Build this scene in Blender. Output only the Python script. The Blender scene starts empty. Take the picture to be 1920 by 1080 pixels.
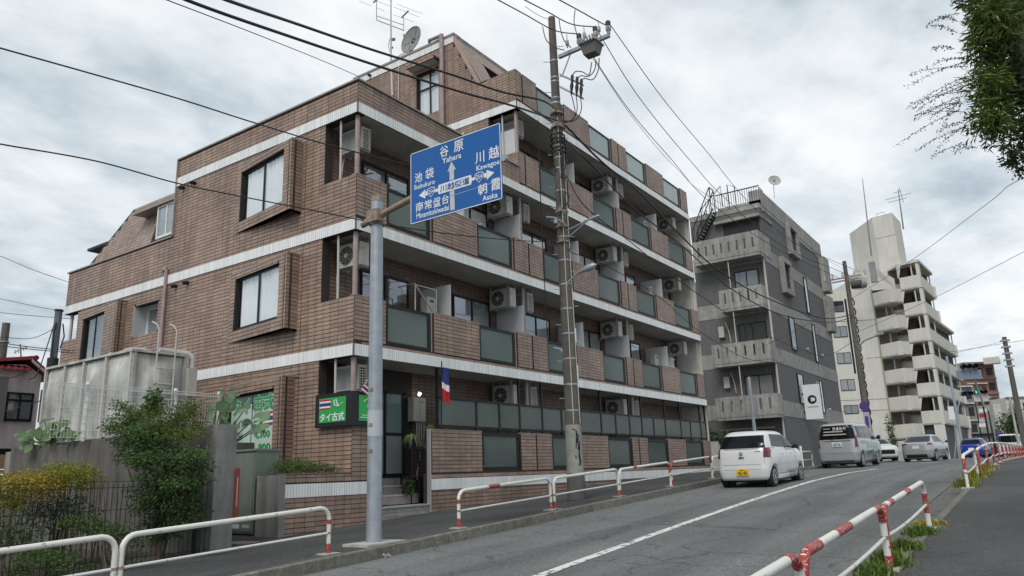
import bpy, bmesh, math, random
import numpy as np
from mathutils import Vector, Matrix
random.seed(7)
RAD = math.radians
SC = bpy.context.scene
COL = SC.collection
def V(*a): return np.array(a, float)
# ------------------------------------------------------------------ camera
F_PX, YAW, PITCH, ROLL = 1403.3, 0.9681, 0.2427, -0.0346
CAMP = V(-10.58, -11.254, -2.69)
_F = V(math.sin(YAW)*math.cos(PITCH), math.cos(YAW)*math.cos(PITCH), math.sin(PITCH))
_R = V(math.cos(YAW), -math.sin(YAW), 0); _U = np.cross(_R, _F)
CR = math.cos(ROLL)*_R + math.sin(ROLL)*_U
CU = -math.sin(ROLL)*_R + math.cos(ROLL)*_U
cam = bpy.data.cameras.new('camera'); camo = bpy.data.objects.new('camera', cam); COL.objects.link(camo)
cam.sensor_width = 36; cam.lens = F_PX/1920*36; cam.clip_end = 3000; cam.clip_start = .05
camo.matrix_world = Matrix(((CR[0], CU[0], -_F[0], CAMP[0]), (CR[1], CU[1], -_F[1], CAMP[1]), (CR[2], CU[2], -_F[2], CAMP[2]), (0, 0, 0, 1)))
SC.camera = camo
# survey helpers: sight lines from the camera used to measure real positions in the street
def ray(px, py): return CR*(px-960)/F_PX - CU*(py-540)/F_PX + _F
def at(px, py, D): return CAMP + ray(px, py)*D
def onX(px, py, c): d = ray(px, py); return CAMP + d*(c-CAMP[0])/d[0]
def onY(px, py, c): d = ray(px, py); return CAMP + d*(c-CAMP[1])/d[1]
def onZ(px, py, c): d = ray(px, py); return CAMP + d*(c-CAMP[2])/d[2]
def proj(P):
    d = np.asarray(P, float)-CAMP; w = d@_F
    return 960+F_PX*(d@CR)/w, 540-F_PX*(d@CU)/w, w
def zat(x, y, py):
    lo, hi = -8., 60.
    for _ in range(50):
        m = (lo+hi)/2
        if proj((x, y, m))[1] > py: lo = m
        else: hi = m
    return lo
# ------------------------------------------------------------------ sky and sun
world = bpy.data.worlds.new('World'); SC.world = world; world.use_nodes = True
nt = world.node_tree; N = nt.nodes; L = nt.links; N.clear()
SUN_EL, SUN_AZ = RAD(48), RAD(256)      # azimuth clockwise from +Y
wo = N.new('ShaderNodeOutputWorld'); bg = N.new('ShaderNodeBackground'); L.new(bg.outputs[0], wo.inputs[0])
sky = N.new('ShaderNodeTexSky'); sky.sky_type = 'NISHITA'; sky.sun_disc = False
sky.sun_elevation = SUN_EL; sky.sun_rotation = SUN_AZ; sky.altitude = 50; sky.dust_density = 2
skm = N.new('ShaderNodeMixRGB'); skm.blend_type = 'MULTIPLY'; skm.inputs[0].default_value = 1; L.new(sky.outputs[0], skm.inputs[1]); skm.inputs[2].default_value = (.10, .10, .10, 1)
tc = N.new('ShaderNodeTexCoord')
# clouds on a flat deck: direction divided by its height
sep = N.new('ShaderNodeSeparateXYZ'); L.new(tc.outputs['Generated'], sep.inputs[0])
ab = N.new('ShaderNodeMath'); ab.operation = 'MAXIMUM'; L.new(sep.outputs[2], ab.inputs[0]); ab.inputs[1].default_value = 0.0
ad = N.new('ShaderNodeMath'); ad.operation = 'ADD'; L.new(ab.outputs[0], ad.inputs[0]); ad.inputs[1].default_value = .22
dv = N.new('ShaderNodeVectorMath'); dv.operation = 'DIVIDE'; L.new(tc.outputs['Generated'], dv.inputs[0])
cmb = N.new('ShaderNodeCombineXYZ')
for i in range(3): L.new(ad.outputs[0], cmb.inputs[i])
L.new(cmb.outputs[0], dv.inputs[1])
def wnoise(scale, det, off, dist=.4, rough=.55):
    mp = N.new('ShaderNodeMapping'); L.new(dv.outputs[0], mp.inputs[0]); mp.inputs['Location'].default_value = off
    mp.inputs['Rotation'].default_value = (0, 0, .5); mp.inputs['Scale'].default_value = (1, 1.25, 1)
    n = N.new('ShaderNodeTexNoise'); n.inputs['Scale'].default_value = scale; n.inputs['Detail'].default_value = det
    n.inputs['Distortion'].default_value = dist*.3; n.inputs['Roughness'].default_value = rough; L.new(mp.outputs[0], n.inputs['Vector']); return n
n1 = wnoise(1.5, 6, (3.1, 1.2, 0)); n2 = wnoise(5.5, 8, (1.7, 5.2, 0), .8); n3 = wnoise(.7, 3, (8.3, 2.1, 0), .2)
m1 = N.new('ShaderNodeMath'); m1.operation = 'MULTIPLY_ADD'; L.new(n2.outputs[0], m1.inputs[0]); m1.inputs[1].default_value = .38; L.new(n1.outputs[0], m1.inputs[2])
m2 = N.new('ShaderNodeMath'); m2.operation = 'MULTIPLY_ADD'; L.new(n3.outputs[0], m2.inputs[0]); m2.inputs[1].default_value = .55; L.new(m1.outputs[0], m2.inputs[2])
mrs = N.new('ShaderNodeMapRange'); L.new(m2.outputs[0], mrs.inputs[0]); mrs.inputs[1].default_value = .77; mrs.inputs[2].default_value = 1.15
rp = N.new('ShaderNodeValToRGB'); L.new(mrs.outputs[0], rp.inputs[0]); rp.color_ramp.interpolation = 'B_SPLINE'
rp.color_ramp.elements[0].position = 0; rp.color_ramp.elements[0].color = (.36, .44, .51, 1)
rp.color_ramp.elements[1].position = 1; rp.color_ramp.elements[1].color = (1.0, 1.0, 1.0, 1)
e = rp.color_ramp.elements.new(.32); e.color = (.58, .65, .70, 1)
e = rp.color_ramp.elements.new(.62); e.color = (.76, .815, .85, 1)
mx = N.new('ShaderNodeMixRGB'); mx.inputs[0].default_value = .90; L.new(skm.outputs[0], mx.inputs[1]); L.new(rp.outputs[0], mx.inputs[2])
L.new(mx.outputs[0], bg.inputs[0]); bg.inputs[1].default_value = .92
sun = bpy.data.lights.new('sun', 'SUN'); suno = bpy.data.objects.new('sun', sun); COL.objects.link(suno)
sun.energy = 1.5; sun.angle = RAD(25); sun.color = (1, .97, .92)
sd = V(math.sin(SUN_AZ)*math.cos(SUN_EL), math.cos(SUN_AZ)*math.cos(SUN_EL), math.sin(SUN_EL))
suno.rotation_euler = Vector(-sd).to_track_quat('-Z', 'Y').to_euler()
SC.view_settings.view_transform = 'Standard'; SC.view_settings.look = 'None'; SC.view_settings.exposure = .26; SC.view_settings.gamma = 1
SC.view_settings.use_curve_mapping = False
SC.cycles.max_bounces = 6; SC.cycles.transparent_max_bounces = 12
# ------------------------------------------------------------------ materials
MATS = {}
def mat(name, col, rough=.7, grain=0, metal=0, ns=0, na=.15, bump=0, bscale=60, rnd=0, streak=0, spec=.4, coat=0, emit=0, col2=None, thr=None, transl=0, sx=1, sz=1, tcol=None):
    if name in MATS: return MATS[name]
    m = bpy.data.materials.new(name); m.use_nodes = True; t = m.node_tree; n = t.nodes; l = t.links
    b = n['Principled BSDF']; b.inputs['Roughness'].default_value = rough; b.inputs['Metallic'].default_value = metal
    b.inputs['Specular IOR Level'].default_value = spec; b.inputs['Coat Weight'].default_value = coat; b.inputs['Coat Roughness'].default_value = .05
    c = n.new('ShaderNodeRGB'); c.outputs[0].default_value = (*col, 1); out = c.outputs[0]
    geo = n.new('ShaderNodeNewGeometry')
    def noise(sc, det=4, vecscale=None):
        nn = n.new('ShaderNodeTexNoise'); nn.inputs['Scale'].default_value = sc; nn.inputs['Detail'].default_value = det
        if vecscale:
            mp = n.new('ShaderNodeMapping'); mp.inputs['Scale'].default_value = vecscale; l.new(geo.outputs['Position'], mp.inputs[0]); l.new(mp.outputs[0], nn.inputs['Vector'])
        else: l.new(geo.outputs['Position'], nn.inputs['Vector'])
        return nn.outputs[0]
    def mul(o, fac, lo, hi, a=.3, bb=.7):
        mr = n.new('ShaderNodeMapRange'); l.new(fac, mr.inputs[0]); mr.inputs[1].default_value = a; mr.inputs[2].default_value = bb
        mr.inputs[3].default_value = lo; mr.inputs[4].default_value = hi
        x = n.new('ShaderNodeVectorMath'); x.operation = 'SCALE'; l.new(o, x.inputs[0]); l.new(mr.outputs[0], x.inputs['Scale']); return x.outputs[0]
    if col2 is not None and thr is not None:
        mr = n.new('ShaderNodeMapRange'); l.new(noise(ns or 3, 6, (sx, sx, sz)), mr.inputs[0]); mr.inputs[1].default_value = thr[0]; mr.inputs[2].default_value = thr[1]
        mm = n.new('ShaderNodeMixRGB'); l.new(mr.outputs[0], mm.inputs[0]); l.new(out, mm.inputs[1]); mm.inputs[2].default_value = (*col2, 1); out = mm.outputs[0]
    elif ns: out = mul(out, noise(ns, 5), 1-na, 1+na)
    if streak:
        out = mul(out, noise(4, 5, (1.5, 1.5, .12)), 1-streak, 1+streak*.4)
        out = mul(out, noise(.8, 4), 1-streak*.6, 1+streak*.3)
    if grain: out = mul(mul(out, noise(65, 2), 1-grain, 1+grain), noise(17, 3), 1-grain*.4, 1+grain*.4)
    if rnd:
        at_ = n.new('ShaderNodeAttribute'); at_.attribute_name = 'rnd'; oi = n.new('ShaderNodeObjectInfo')
        s = n.new('ShaderNodeMath'); s.operation = 'ADD'; l.new(at_.outputs['Fac'], s.inputs[0]); l.new(oi.outputs['Random'], s.inputs[1])
        fr = n.new('ShaderNodeMath'); fr.operation = 'FRACT'; l.new(s.outputs[0], fr.inputs[0])
        out = mul(out, fr.outputs[0], 1-rnd, 1+rnd, 0, 1)
    l.new(out, b.inputs['Base Color'])
    if bump:
        bp_ = n.new('ShaderNodeBump'); bp_.inputs['Strength'].default_value = bump; bp_.inputs['Distance'].default_value = .01
        l.new(noise(bscale, 4), bp_.inputs['Height']); l.new(bp_.outputs[0], b.inputs['Normal'])
    if emit: l.new(out, b.inputs['Emission Color']); b.inputs['Emission Strength'].default_value = emit
    if transl:
        tr = n.new('ShaderNodeBsdfTranslucent')
        if tcol: tr.inputs[0].default_value = (*tcol, 1)
        else: l.new(out, tr.inputs[0])
        ms = n.new('ShaderNodeMixShader'); ms.inputs[0].default_value = transl
        l.new(b.outputs[0], ms.inputs[1]); l.new(tr.outputs[0], ms.inputs[2]); l.new(ms.outputs[0], n['Material Output'].inputs[0])
    MATS[name] = m; return m
def roadmat(name, col, lane, cracks=.55):
    m = mat(name, col, .86, grain=.5, ns=.5, na=.12, bump=.5, bscale=120); t = m.node_tree; n = t.nodes; l = t.links; b = n['Principled BSDF']
    src = b.inputs['Base Color'].links[0].from_socket; geo = n.new('ShaderNodeNewGeometry')
    def tex(scale, vec, kind='ShaderNodeTexNoise'):
        mp = n.new('ShaderNodeMapping'); mp.inputs['Scale'].default_value = vec; l.new(geo.outputs['Position'], mp.inputs[0]); q = n.new(kind); q.inputs['Scale'].default_value = scale; l.new(mp.outputs[0], q.inputs['Vector']); return q
    def ramp(o, a, b_, lo, hi): r = n.new('ShaderNodeMapRange'); l.new(o, r.inputs[0]); r.inputs[1].default_value = a; r.inputs[2].default_value = b_; r.inputs[3].default_value = lo; r.inputs[4].default_value = hi; return r.outputs[0]
    def mulo(a, f): x = n.new('ShaderNodeVectorMath'); x.operation = 'SCALE'; l.new(a, x.inputs[0]); l.new(f, x.inputs['Scale']); return x.outputs[0]
    out = mulo(src, ramp(tex(1.0, lane).outputs[0], .38, .62, .80, 1.16))
    st_ = tex(.35, (1, 1, 1)); out = mulo(out, ramp(st_.outputs[0], .60, .72, 1, .80))
    vo = tex(.55, (1, 1, 1), 'ShaderNodeTexVoronoi'); vo.feature = 'DISTANCE_TO_EDGE'
    wn_ = tex(2.2, (1, 1, 1)); ad_ = n.new('ShaderNodeVectorMath'); ad_.operation = 'MULTIPLY_ADD'; l.new(wn_.outputs['Color'], ad_.inputs[0]); ad_.inputs[1].default_value = (.5, .5, 0); l.new(geo.outputs['Position'], ad_.inputs[2]); l.new(ad_.outputs[0], vo.inputs['Vector'])
    out = mulo(out, ramp(vo.outputs['Distance'], .004, .012, cracks, 1)); l.new(out, b.inputs['Base Color']); return m
def glassmat(name, tint=(.9, .95, .95), refl=.35, rough=.03):
    m = bpy.data.materials.new(name); m.use_nodes = True; t = m.node_tree; n = t.nodes; l = t.links; n.remove(n['Principled BSDF'])
    tr = n.new('ShaderNodeBsdfTransparent'); tr.inputs[0].default_value = (*tint, 1); gl = n.new('ShaderNodeBsdfGlossy'); gl.inputs['Roughness'].default_value = rough
    gl.inputs[0].default_value = (.9, .95, 1, 1); lw = n.new('ShaderNodeLayerWeight'); lw.inputs[0].default_value = .35
    mr = n.new('ShaderNodeMapRange'); l.new(lw.outputs['Fresnel'], mr.inputs[0]); mr.inputs[3].default_value = refl*.4; mr.inputs[4].default_value = min(1, refl*2.2)
    ms = n.new('ShaderNodeMixShader'); l.new(mr.outputs[0], ms.inputs[0]); l.new(tr.outputs[0], ms.inputs[1]); l.new(gl.outputs[0], ms.inputs[2]); l.new(ms.outputs[0], n['Material Output'].inputs[0])
    MATS[name] = m; return m
M_TILE = mat('brown_tile', (.330, .228, .176), .42, rnd=.15, ns=.8, na=.10, streak=.20, spec=.5)
M_MORTAR = mat('dark_mortar', (.045, .036, .031), .9, ns=3)
M_WTILE = mat('white_band_tile', (.84, .85, .84), .3, rnd=.07, streak=.10, spec=.6)
M_WMORT = mat('band_joint', (.16, .16, .16), .9)
M_SOFFIT = mat('soffit_paint', (.42, .40, .37), .85, ns=1.5, na=.12, streak=.12)
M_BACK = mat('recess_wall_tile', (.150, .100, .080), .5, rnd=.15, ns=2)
M_COPING = mat('coping_metal', (.30, .27, .25), .5, ns=5)
M_BLACKAL = mat('black_aluminium', (.014, .017, .017), .5, spec=.25)
M_FROST = mat('frosted_green_glass', (.225, .275, .26), .13, ns=.7, na=.26, spec=.9, transl=.72, tcol=(.88, .95, .94))
M_GLASS = glassmat('window_glass', (1, 1, 1), .14); M_DGLASS = glassmat('dark_car_glass', (.10, .115, .115), .4)
M_CURT = mat('curtain', (.86, .89, .87), .9)
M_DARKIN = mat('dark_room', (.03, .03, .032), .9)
M_GREYIN = mat('grey_blind', (.26, .27, .27), .7)
M_WHITE = mat('white_paint', (.74, .75, .74), .45, ns=6, na=.06)
M_PANEL = mat('white_partition', (.50, .51, .52), .6, ns=2, na=.06)
M_CREAM = mat('cream_paint', (.52, .50, .45), .6, ns=2)
M_AC = mat('ac_beige', (.47, .45, .40), .45, ns=5, na=.06)
M_PIPE = mat('pink_brown_pipe', (.34, .26, .25), .5, ns=4)
M_LPIPE = mat('light_pipe', (.50, .48, .45), .6)
M_CONC = mat('concrete', (.27, .265, .25), .85, ns=5, na=.12, streak=.35, bump=.3)
M_CONCD = mat('dark_concrete', (.125, .118, .105), .9, ns=3, na=.2, streak=.32, bump=.3)
M_CONCL = mat('pale_concrete', (.46, .45, .42), .8, ns=6, na=.1, streak=.18)


M_ASPH = None
M_KERB = mat('kerb_stone', (.165, .158, .135), .9, grain=.3,  ns=7, na=.25, rnd=.12, bump=.5, bscale=50)
M_LINE = mat('road_paint', (.70, .70, .68), .6, ns=9, col2=(.14, .14, .14), thr=(.56, .60))
M_GUT = mat('gutter_concrete', (.125, .118, .108), .9, ns=9, na=.3, bump=.5)
M_GALV = mat('galvanised_steel', (.36, .40, .44), .45, metal=.35, ns=6, na=.12, streak=.12)
M_RUST = mat('rusty_steel', (.30, .23, .18), .7, metal=.2, ns=14, na=.3)
M_POLE = mat('concrete_pole', (.125, .112, .098), .85, ns=7, na=.16, streak=.22)
M_WIRE = mat('black_cable', (.018, .018, .02), .6)
M_RAILW = mat('rail_white_paint', (.70, .69, .64), .45, ns=16, col2=(.22, .11, .07), thr=(.62, .70))
M_RAILR = mat('rail_red_paint', (.33, .04, .032), .5, ns=55, col2=(.62, .50, .46), thr=(.57, .66))
M_BLUE = mat('sign_blue', (.008, .105, .36), .35, ns=1.5, na=.06)
M_SIGNW = mat('sign_white', (.74, .76, .78), .4)
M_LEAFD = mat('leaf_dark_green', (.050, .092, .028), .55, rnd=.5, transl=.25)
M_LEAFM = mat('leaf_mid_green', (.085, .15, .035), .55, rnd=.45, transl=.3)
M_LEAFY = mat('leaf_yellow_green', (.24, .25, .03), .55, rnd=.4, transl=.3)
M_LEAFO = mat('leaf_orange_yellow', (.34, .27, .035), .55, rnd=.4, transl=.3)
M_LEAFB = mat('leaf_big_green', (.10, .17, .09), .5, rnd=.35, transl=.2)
M_BARK = mat('bark', (.10, .075, .055), .9, ns=12, na=.3)
M_RED = mat('red_paint', (.42, .03, .025), .5); M_SIGNG = mat('lit_green_sign', (.015, .22, .05), .4, emit=.35)
M_GREEN = mat('sign_green', (.02, .20, .06), .4); M_BLACK = mat('black', (.012, .012, .013), .5)
M_NAVY = mat('flag_navy', (.03, .05, .20), .8); M_FRED = mat('flag_red', (.42, .02, .03), .8); M_FWHITE = mat('flag_white', (.75, .75, .75), .8)
M_RUBBER = mat('rubber', (.018, .018, .018), .8)
M_ASPH = roadmat('asphalt', (.140, .147, .143), (.08, 1.3, 1), .62); M_SIDE = roadmat('sidewalk_asphalt', (.066, .067, .067), (.5, .9, 1), .80)
# ------------------------------------------------------------------ mesh builder
WLOC = {}
class MB:
    def __init__(s): s.v = []; s.f = []; s.m = []; s.r = []; s.sm = []
    def add(s, vs, fs, m=0, r=None, smooth=False):
        o = len(s.v); s.v += [tuple(map(float, p)) for p in vs]
        rr = random.random() if r is None else r
        for f in fs: s.f.append(tuple(o+i for i in f)); s.m.append(m); s.r.append(rr); s.sm.append(smooth)
        return s
    def obox(s, O, a, b, c, m=0, r=None, skip=()):
        O = np.asarray(O, float); a = np.asarray(a, float); b = np.asarray(b, float); c = np.asarray(c, float)
        P = [O, O+a, O+a+b, O+b, O+c, O+a+c, O+a+b+c, O+b+c]
        fs = [(0, 3, 2, 1), (4, 5, 6, 7), (0, 1, 5, 4), (1, 2, 6, 5), (2, 3, 7, 6), (3, 0, 4, 7)]
        if np.dot(np.cross(a, b), c) < 0: fs = [f[::-1] for f in fs]
        return s.add(P, [f for i, f in enumerate(fs) if i not in skip], m, r)
    def box(s, x0, x1, y0, y1, z0, z1, m=0, r=None): return s.obox((x0, y0, z0), (x1-x0, 0, 0), (0, y1-y0, 0), (0, 0, z1-z0), m, r)
    def quad(s, a, b, c, d, m=0, r=None): return s.add([a, b, c, d], [(0, 1, 2, 3)], m, r)
    def poly(s, pts, m=0): return s.add(pts, [tuple(range(len(pts)))], m)
    def tube(s, pts, r, seg=8, m=0, caps=True, smooth=True):
        pts = [np.asarray(p, float) for p in pts]; n = len(pts); rs = r if hasattr(r, '__len__') else [r]*n
        t0 = pts[1]-pts[0]; t0 /= np.linalg.norm(t0)+1e-9; ref = V(0, 0, 1) if abs(t0[2]) < .9 else V(1, 0, 0)
        a = np.cross(t0, ref); a /= np.linalg.norm(a); vs = []
        for i in range(n):
            t = pts[min(i+1, n-1)]-pts[max(i-1, 0)]; t /= np.linalg.norm(t)+1e-9
            a = a-t*(a@t); a /= np.linalg.norm(a)+1e-9; b = np.cross(t, a)
            for k in range(seg):
                an = 2*math.pi*k/seg; vs.append(pts[i]+rs[i]*(a*math.cos(an)+b*math.sin(an)))
        fs = [(i*seg+k, i*seg+(k+1) % seg, (i+1)*seg+(k+1) % seg, (i+1)*seg+k) for i in range(n-1) for k in range(seg)]
        rr = random.random(); s.add(vs, fs, m, rr, smooth)
        if caps: s.add(vs[:seg], [tuple(range(seg))[::-1]], m, rr); s.add(vs[-seg:], [tuple(range(seg))], m, rr)
        return s
    def cyl(s, p0, p1, r, seg=12, m=0, r1=None): return s.tube([p0, p1], [r, r if r1 is None else r1], seg, m)
    def prism(s, poly, z0, z1, m=0):
        n = len(poly); vs = [(x, y, z0) for x, y in poly]+[(x, y, z1) for x, y in poly]
        ar = sum(poly[i][0]*poly[(i+1) % n][1]-poly[(i+1) % n][0]*poly[i][1] for i in range(n))
        fs = [tuple(range(n))[::-1], tuple(range(n, 2*n))]+[(i, (i+1) % n, n+(i+1) % n, n+i) for i in range(n)]
        if ar < 0: fs = [f[::-1] for f in fs]
        return s.add(vs, fs, m)
    def build(s, name, mats, parent=None, label=None, cat=None, group=None, kind=None):
        if not isinstance(mats, (list, tuple)): mats = [mats]
        me = bpy.data.meshes.new(name)
        vs = np.array(s.v) if s.v else np.zeros((0, 3))
        if parent is not None: base = WLOC[parent.name]
        elif kind == 'structure' or not len(vs): base = V(0, 0, 0)
        else: lo = vs.min(0); hi = vs.max(0); base = V((lo[0]+hi[0])/2, (lo[1]+hi[1])/2, lo[2])
        me.from_pydata((vs-base).tolist(), [], s.f)
        for m in mats: me.materials.append(m)
        me.polygons.foreach_set('material_index', s.m)
        me.polygons.foreach_set('use_smooth', s.sm)
        a = me.attributes.new('rnd', 'FLOAT', 'FACE'); a.data.foreach_set('value', s.r)
        me.update()
        o = bpy.data.objects.new(name, me); COL.objects.link(o)
        if parent is not None: o.parent = parent; WLOC[o.name] = base
        else: o.location = base; WLOC[o.name] = base
        tag(o, label, cat, group, kind); return o
def tag(o, label=None, cat=None, group=None, kind=None):
    if label: o['label'] = label
    if cat: o['category'] = cat
    if group: o['group'] = group
    if kind: o['kind'] = kind
    return o
def thing(name, loc, label, cat, group=None, kind=None):
    o = bpy.data.objects.new(name, None); COL.objects.link(o); o.location = tuple(float(a) for a in loc); o.empty_display_size = .2
    WLOC[o.name] = np.asarray(loc, float); return tag(o, label, cat, group, kind)
def copy_tree(o, parent=None):
    c = o.copy(); COL.objects.link(c)
    if parent is not None: c.parent = parent
    for ch in list(o.children): copy_tree(ch, c)
    return c
def place_copy(o, loc, rz=0, label=None, group=None):
    c = copy_tree(o); c.location = tuple(float(a) for a in loc); c.rotation_euler = (0, 0, rz); WLOC[c.name] = np.asarray(loc, float)
    if label: c['label'] = label
    if group: c['group'] = group
    return c
# flat lettering turned into mesh and laid on a plane
def text(name, s, O, u, v, w, h, m, parent, eps=.003, bold=0):
    cu = bpy.data.curves.new('t', 'FONT'); cu.body = s; cu.size = 1; cu.resolution_u = 3; cu.offset = bold
    to = bpy.data.objects.new('t', cu); COL.objects.link(to); dg = bpy.context.evaluated_depsgraph_get(); dg.update()
    me = bpy.data.meshes.new_from_object(to.evaluated_get(dg)); COL.objects.unlink(to); bpy.data.objects.remove(to)
    co = np.zeros(len(me.vertices)*3); me.vertices.foreach_get('co', co); co = co.reshape(-1, 3)
    if not len(co): return None
    lo = co.min(0); hi = co.max(0); n = np.cross(u, v); n = n/np.linalg.norm(n); u = np.asarray(u, float); v = np.asarray(v, float)
    X = (co[:, 0]-lo[0])/(hi[0]-lo[0]+1e-9)*w; Y = (co[:, 1]-lo[1])/(hi[1]-lo[1]+1e-9)*h
    P = np.asarray(O, float)+X[:, None]*u+Y[:, None]*v+n*eps-WLOC[parent.name]
    me.vertices.foreach_set('co', P.ravel()); me.materials.clear(); me.materials.append(m); me.update()
    o = bpy.data.objects.new(name, me); COL.objects.link(o); o.parent = parent; WLOC[o.name] = WLOC[parent.name]; return o
# ------------------------------------------------------------------ walls of cells around holes, and tiles
def cells(W, H, holes):
    xs = sorted({0, W}|{min(max(h[0], 0), W) for h in holes}|{min(max(h[1], 0), W) for h in holes})
    ys = sorted({0, H}|{min(max(h[2], 0), H) for h in holes}|{min(max(h[3], 0), H) for h in holes})
    out = []
    for j in range(len(ys)-1):
        run = None
        for i in range(len(xs)-1):
            cx, cy = (xs[i]+xs[i+1])/2, (ys[j]+ys[j+1])/2
            if any(h[0] < cx < h[1] and h[2] < cy < h[3] for h in holes):
                if run: out.append(run); run = None
            else: run = (run[0], xs[i+1], ys[j], ys[j+1]) if run else (xs[i], xs[i+1], ys[j], ys[j+1])
        if run: out.append(run)
    return out
def panel(mb, O, u, v, n, W, H, holes=(), t=.2, m=0):
    O, u, v, n = (np.asarray(a, float) for a in (O, u, v, n))
    for a, b, c, d in cells(W, H, holes): mb.obox(O+u*a+v*c-n*t, u*(b-a), v*(d-c), n*t, m)
TILES = []      # (origin, u*len, v*len, n) of every brown wall tile
TU, TV, GU, GV = .237, .0875, .0105, .0135
def clip(r, holes):
    for h in holes:
        a, b, c, d = r
        if h[0] >= b or h[1] <= a or h[2] >= d or h[3] <= c: continue
        opts = [(a, min(b, h[0]), c, d), (max(a, h[1]), b, c, d), (a, b, c, min(d, h[2])), (a, b, max(c, h[3]), d)]
        r = max(opts, key=lambda q: max(0, q[1]-q[0])*max(0, q[3]-q[2]))
        if r[1]-r[0] < .02 or r[3]-r[2] < .02: return None
    return r
def tiles(O, u, v, n, W, H, holes=(), test=None, store=TILES, off=0, th=.009):
    O, u, v, n = (np.asarray(a, float) for a in (O, u, v, n))
    x = -off
    while x < W-.02:
        y = 0.
        while y < H-.02:
            r = clip((max(x, 0)+GU/2, min(x+TU, W)-GU/2, y+GV/2, min(y+TV, H)-GV/2), holes)
            if r and r[1]-r[0] > .02 and r[3]-r[2] > .02 and (test is None or test(*r)):
                store.append((O+u*r[0]+v*r[2], u*(r[1]-r[0]), v*(r[3]-r[2]), n*th))
            y += TV
        x += TU
BAND = []
def band(O, u, v, n, W, H=.246, pitch=.065):
    O, u, v, n = (np.asarray(a, float) for a in (O, u, v, n)); k = max(1, round(W/pitch)); p = W/k
    for i in range(k): BAND.append((O+u*(i*p+.003)+v*.004, u*(p-.006), v*(H-.008), n*(.030+random.uniform(-.0015, .0015))))
# ------------------------------------------------------------------ street levels
RX = [-60, -12, 0, 12, 16, 20, 24.5, 34, 42, 60, 100, 400]; RZ = [-4.6, -4.238, -3.71, -3.18, -3.05, -2.98, -2.92, -2.84, -2.79, -2.75, -2.72, -2.72]
def zr(x): return float(np.interp(x, RX, RZ))
def zs(x): return zr(x)+float(np.interp(x, [12, 35], [.15, .06]))
def onroad(px, py, side=False):
    d = ray(px, py); lo, hi = 1., 400.; f = zs if side else zr; t = lo
    while t < 400:
        P = CAMP+d*t
        if P[2] <= f(P[0]): break
        t += .05 if t < 60 else .5
    return P
XS = [-60, -40, -25, -16]+list(np.arange(-12, 44, 1.))+[46, 50, 56, 62, 70, 80, 100, 140, 200, 400]
def strip(mb, y0, y1, f, off=0, xs=None, m=0, thick=None):
    xs = xs or XS
    for a, b in zip(xs[:-1], xs[1:]):
        mb.quad((a, y0, f(a)+off), (b, y0, f(b)+off), (b, y1, f(b)+off), (a, y1, f(a)+off), m, 0.5)
mb = MB(); xs2 = [-400]+XS+[1500]; strip(mb, -600, 600, zr, -.25, xs2); mb.build('ground', mat('ground_dirt', (.11, .10, .085), .95, ns=2), kind='structure')
mb = MB(); strip(mb, -9.32, -3.13, zr); mb.build('road', M_ASPH, kind='structure')
mb = MB(); strip(mb, -3.0, -.02, zs, 0, [x for x in XS if x <= 28]); strip(mb, -3.0, 1.5, zs, 0, [28]+[x for x in XS if x > 28]); mb.build('pavement_left', M_SIDE, kind='structure')
mb = MB(); strip(mb, -17, -9.93, zs); mb.build('pavement_right', M_SIDE, kind='structure')
mb = MB(); strip(mb, -9.80, -9.32, zr, .006); mb.build('gutter', M_GUT, kind='structure')
# kerb stones one by one
kl = thing('kerb_left', (0, -3.06, zr(0)), None, None, kind='structure'); kr = thing('kerb_right', (0, -9.87, zr(0)), None, None, kind='structure')
for par, y0, y1, hh in ((kl, -3.128, -3.0, 0.004), (kr, -9.93, -9.80, .004)):
    x = -14.
    while x < 60:
        Ls = 1.2; mb = MB(); a, b = x+.006, x+Ls-.006; ya, yb = (y0, y1)
        z = lambda q: zs(q)+hh
        P = [(a, ya, z(a)-.35), (b, ya, z(b)-.35), (b, yb, z(b)-.35), (a, yb, z(a)-.35), (a, ya+.015, z(a)-.012), (b, ya+.015, z(b)-.012), (b, yb, z(b)), (a, yb, z(a))]
        if par is kl: P.append((a, ya+.03, z(a))); P.append((b, ya+.03, z(b)))
        else: P[4] = (a, ya, z(a)); P[5] = (b, ya, z(b)); P[6] = (b, yb-.015, z(b)-.012); P[7] = (a, yb-.015, z(a)-.012)
        if par is kl: fs = [(0, 1, 5, 4), (4, 5, 9, 8), (8, 9, 6, 7), (2, 3, 7, 6), (0, 4, 8, 7, 3), (1, 2, 6, 9, 5)]
        else: fs = [(0, 1, 5, 4), (4, 5, 6, 7), (2, 3, 7, 6), (0, 4, 7, 3), (1, 2, 6, 5)]
        mb.add(P, fs); mb.build('kerb_stone', M_KERB, par); x += Ls
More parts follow.
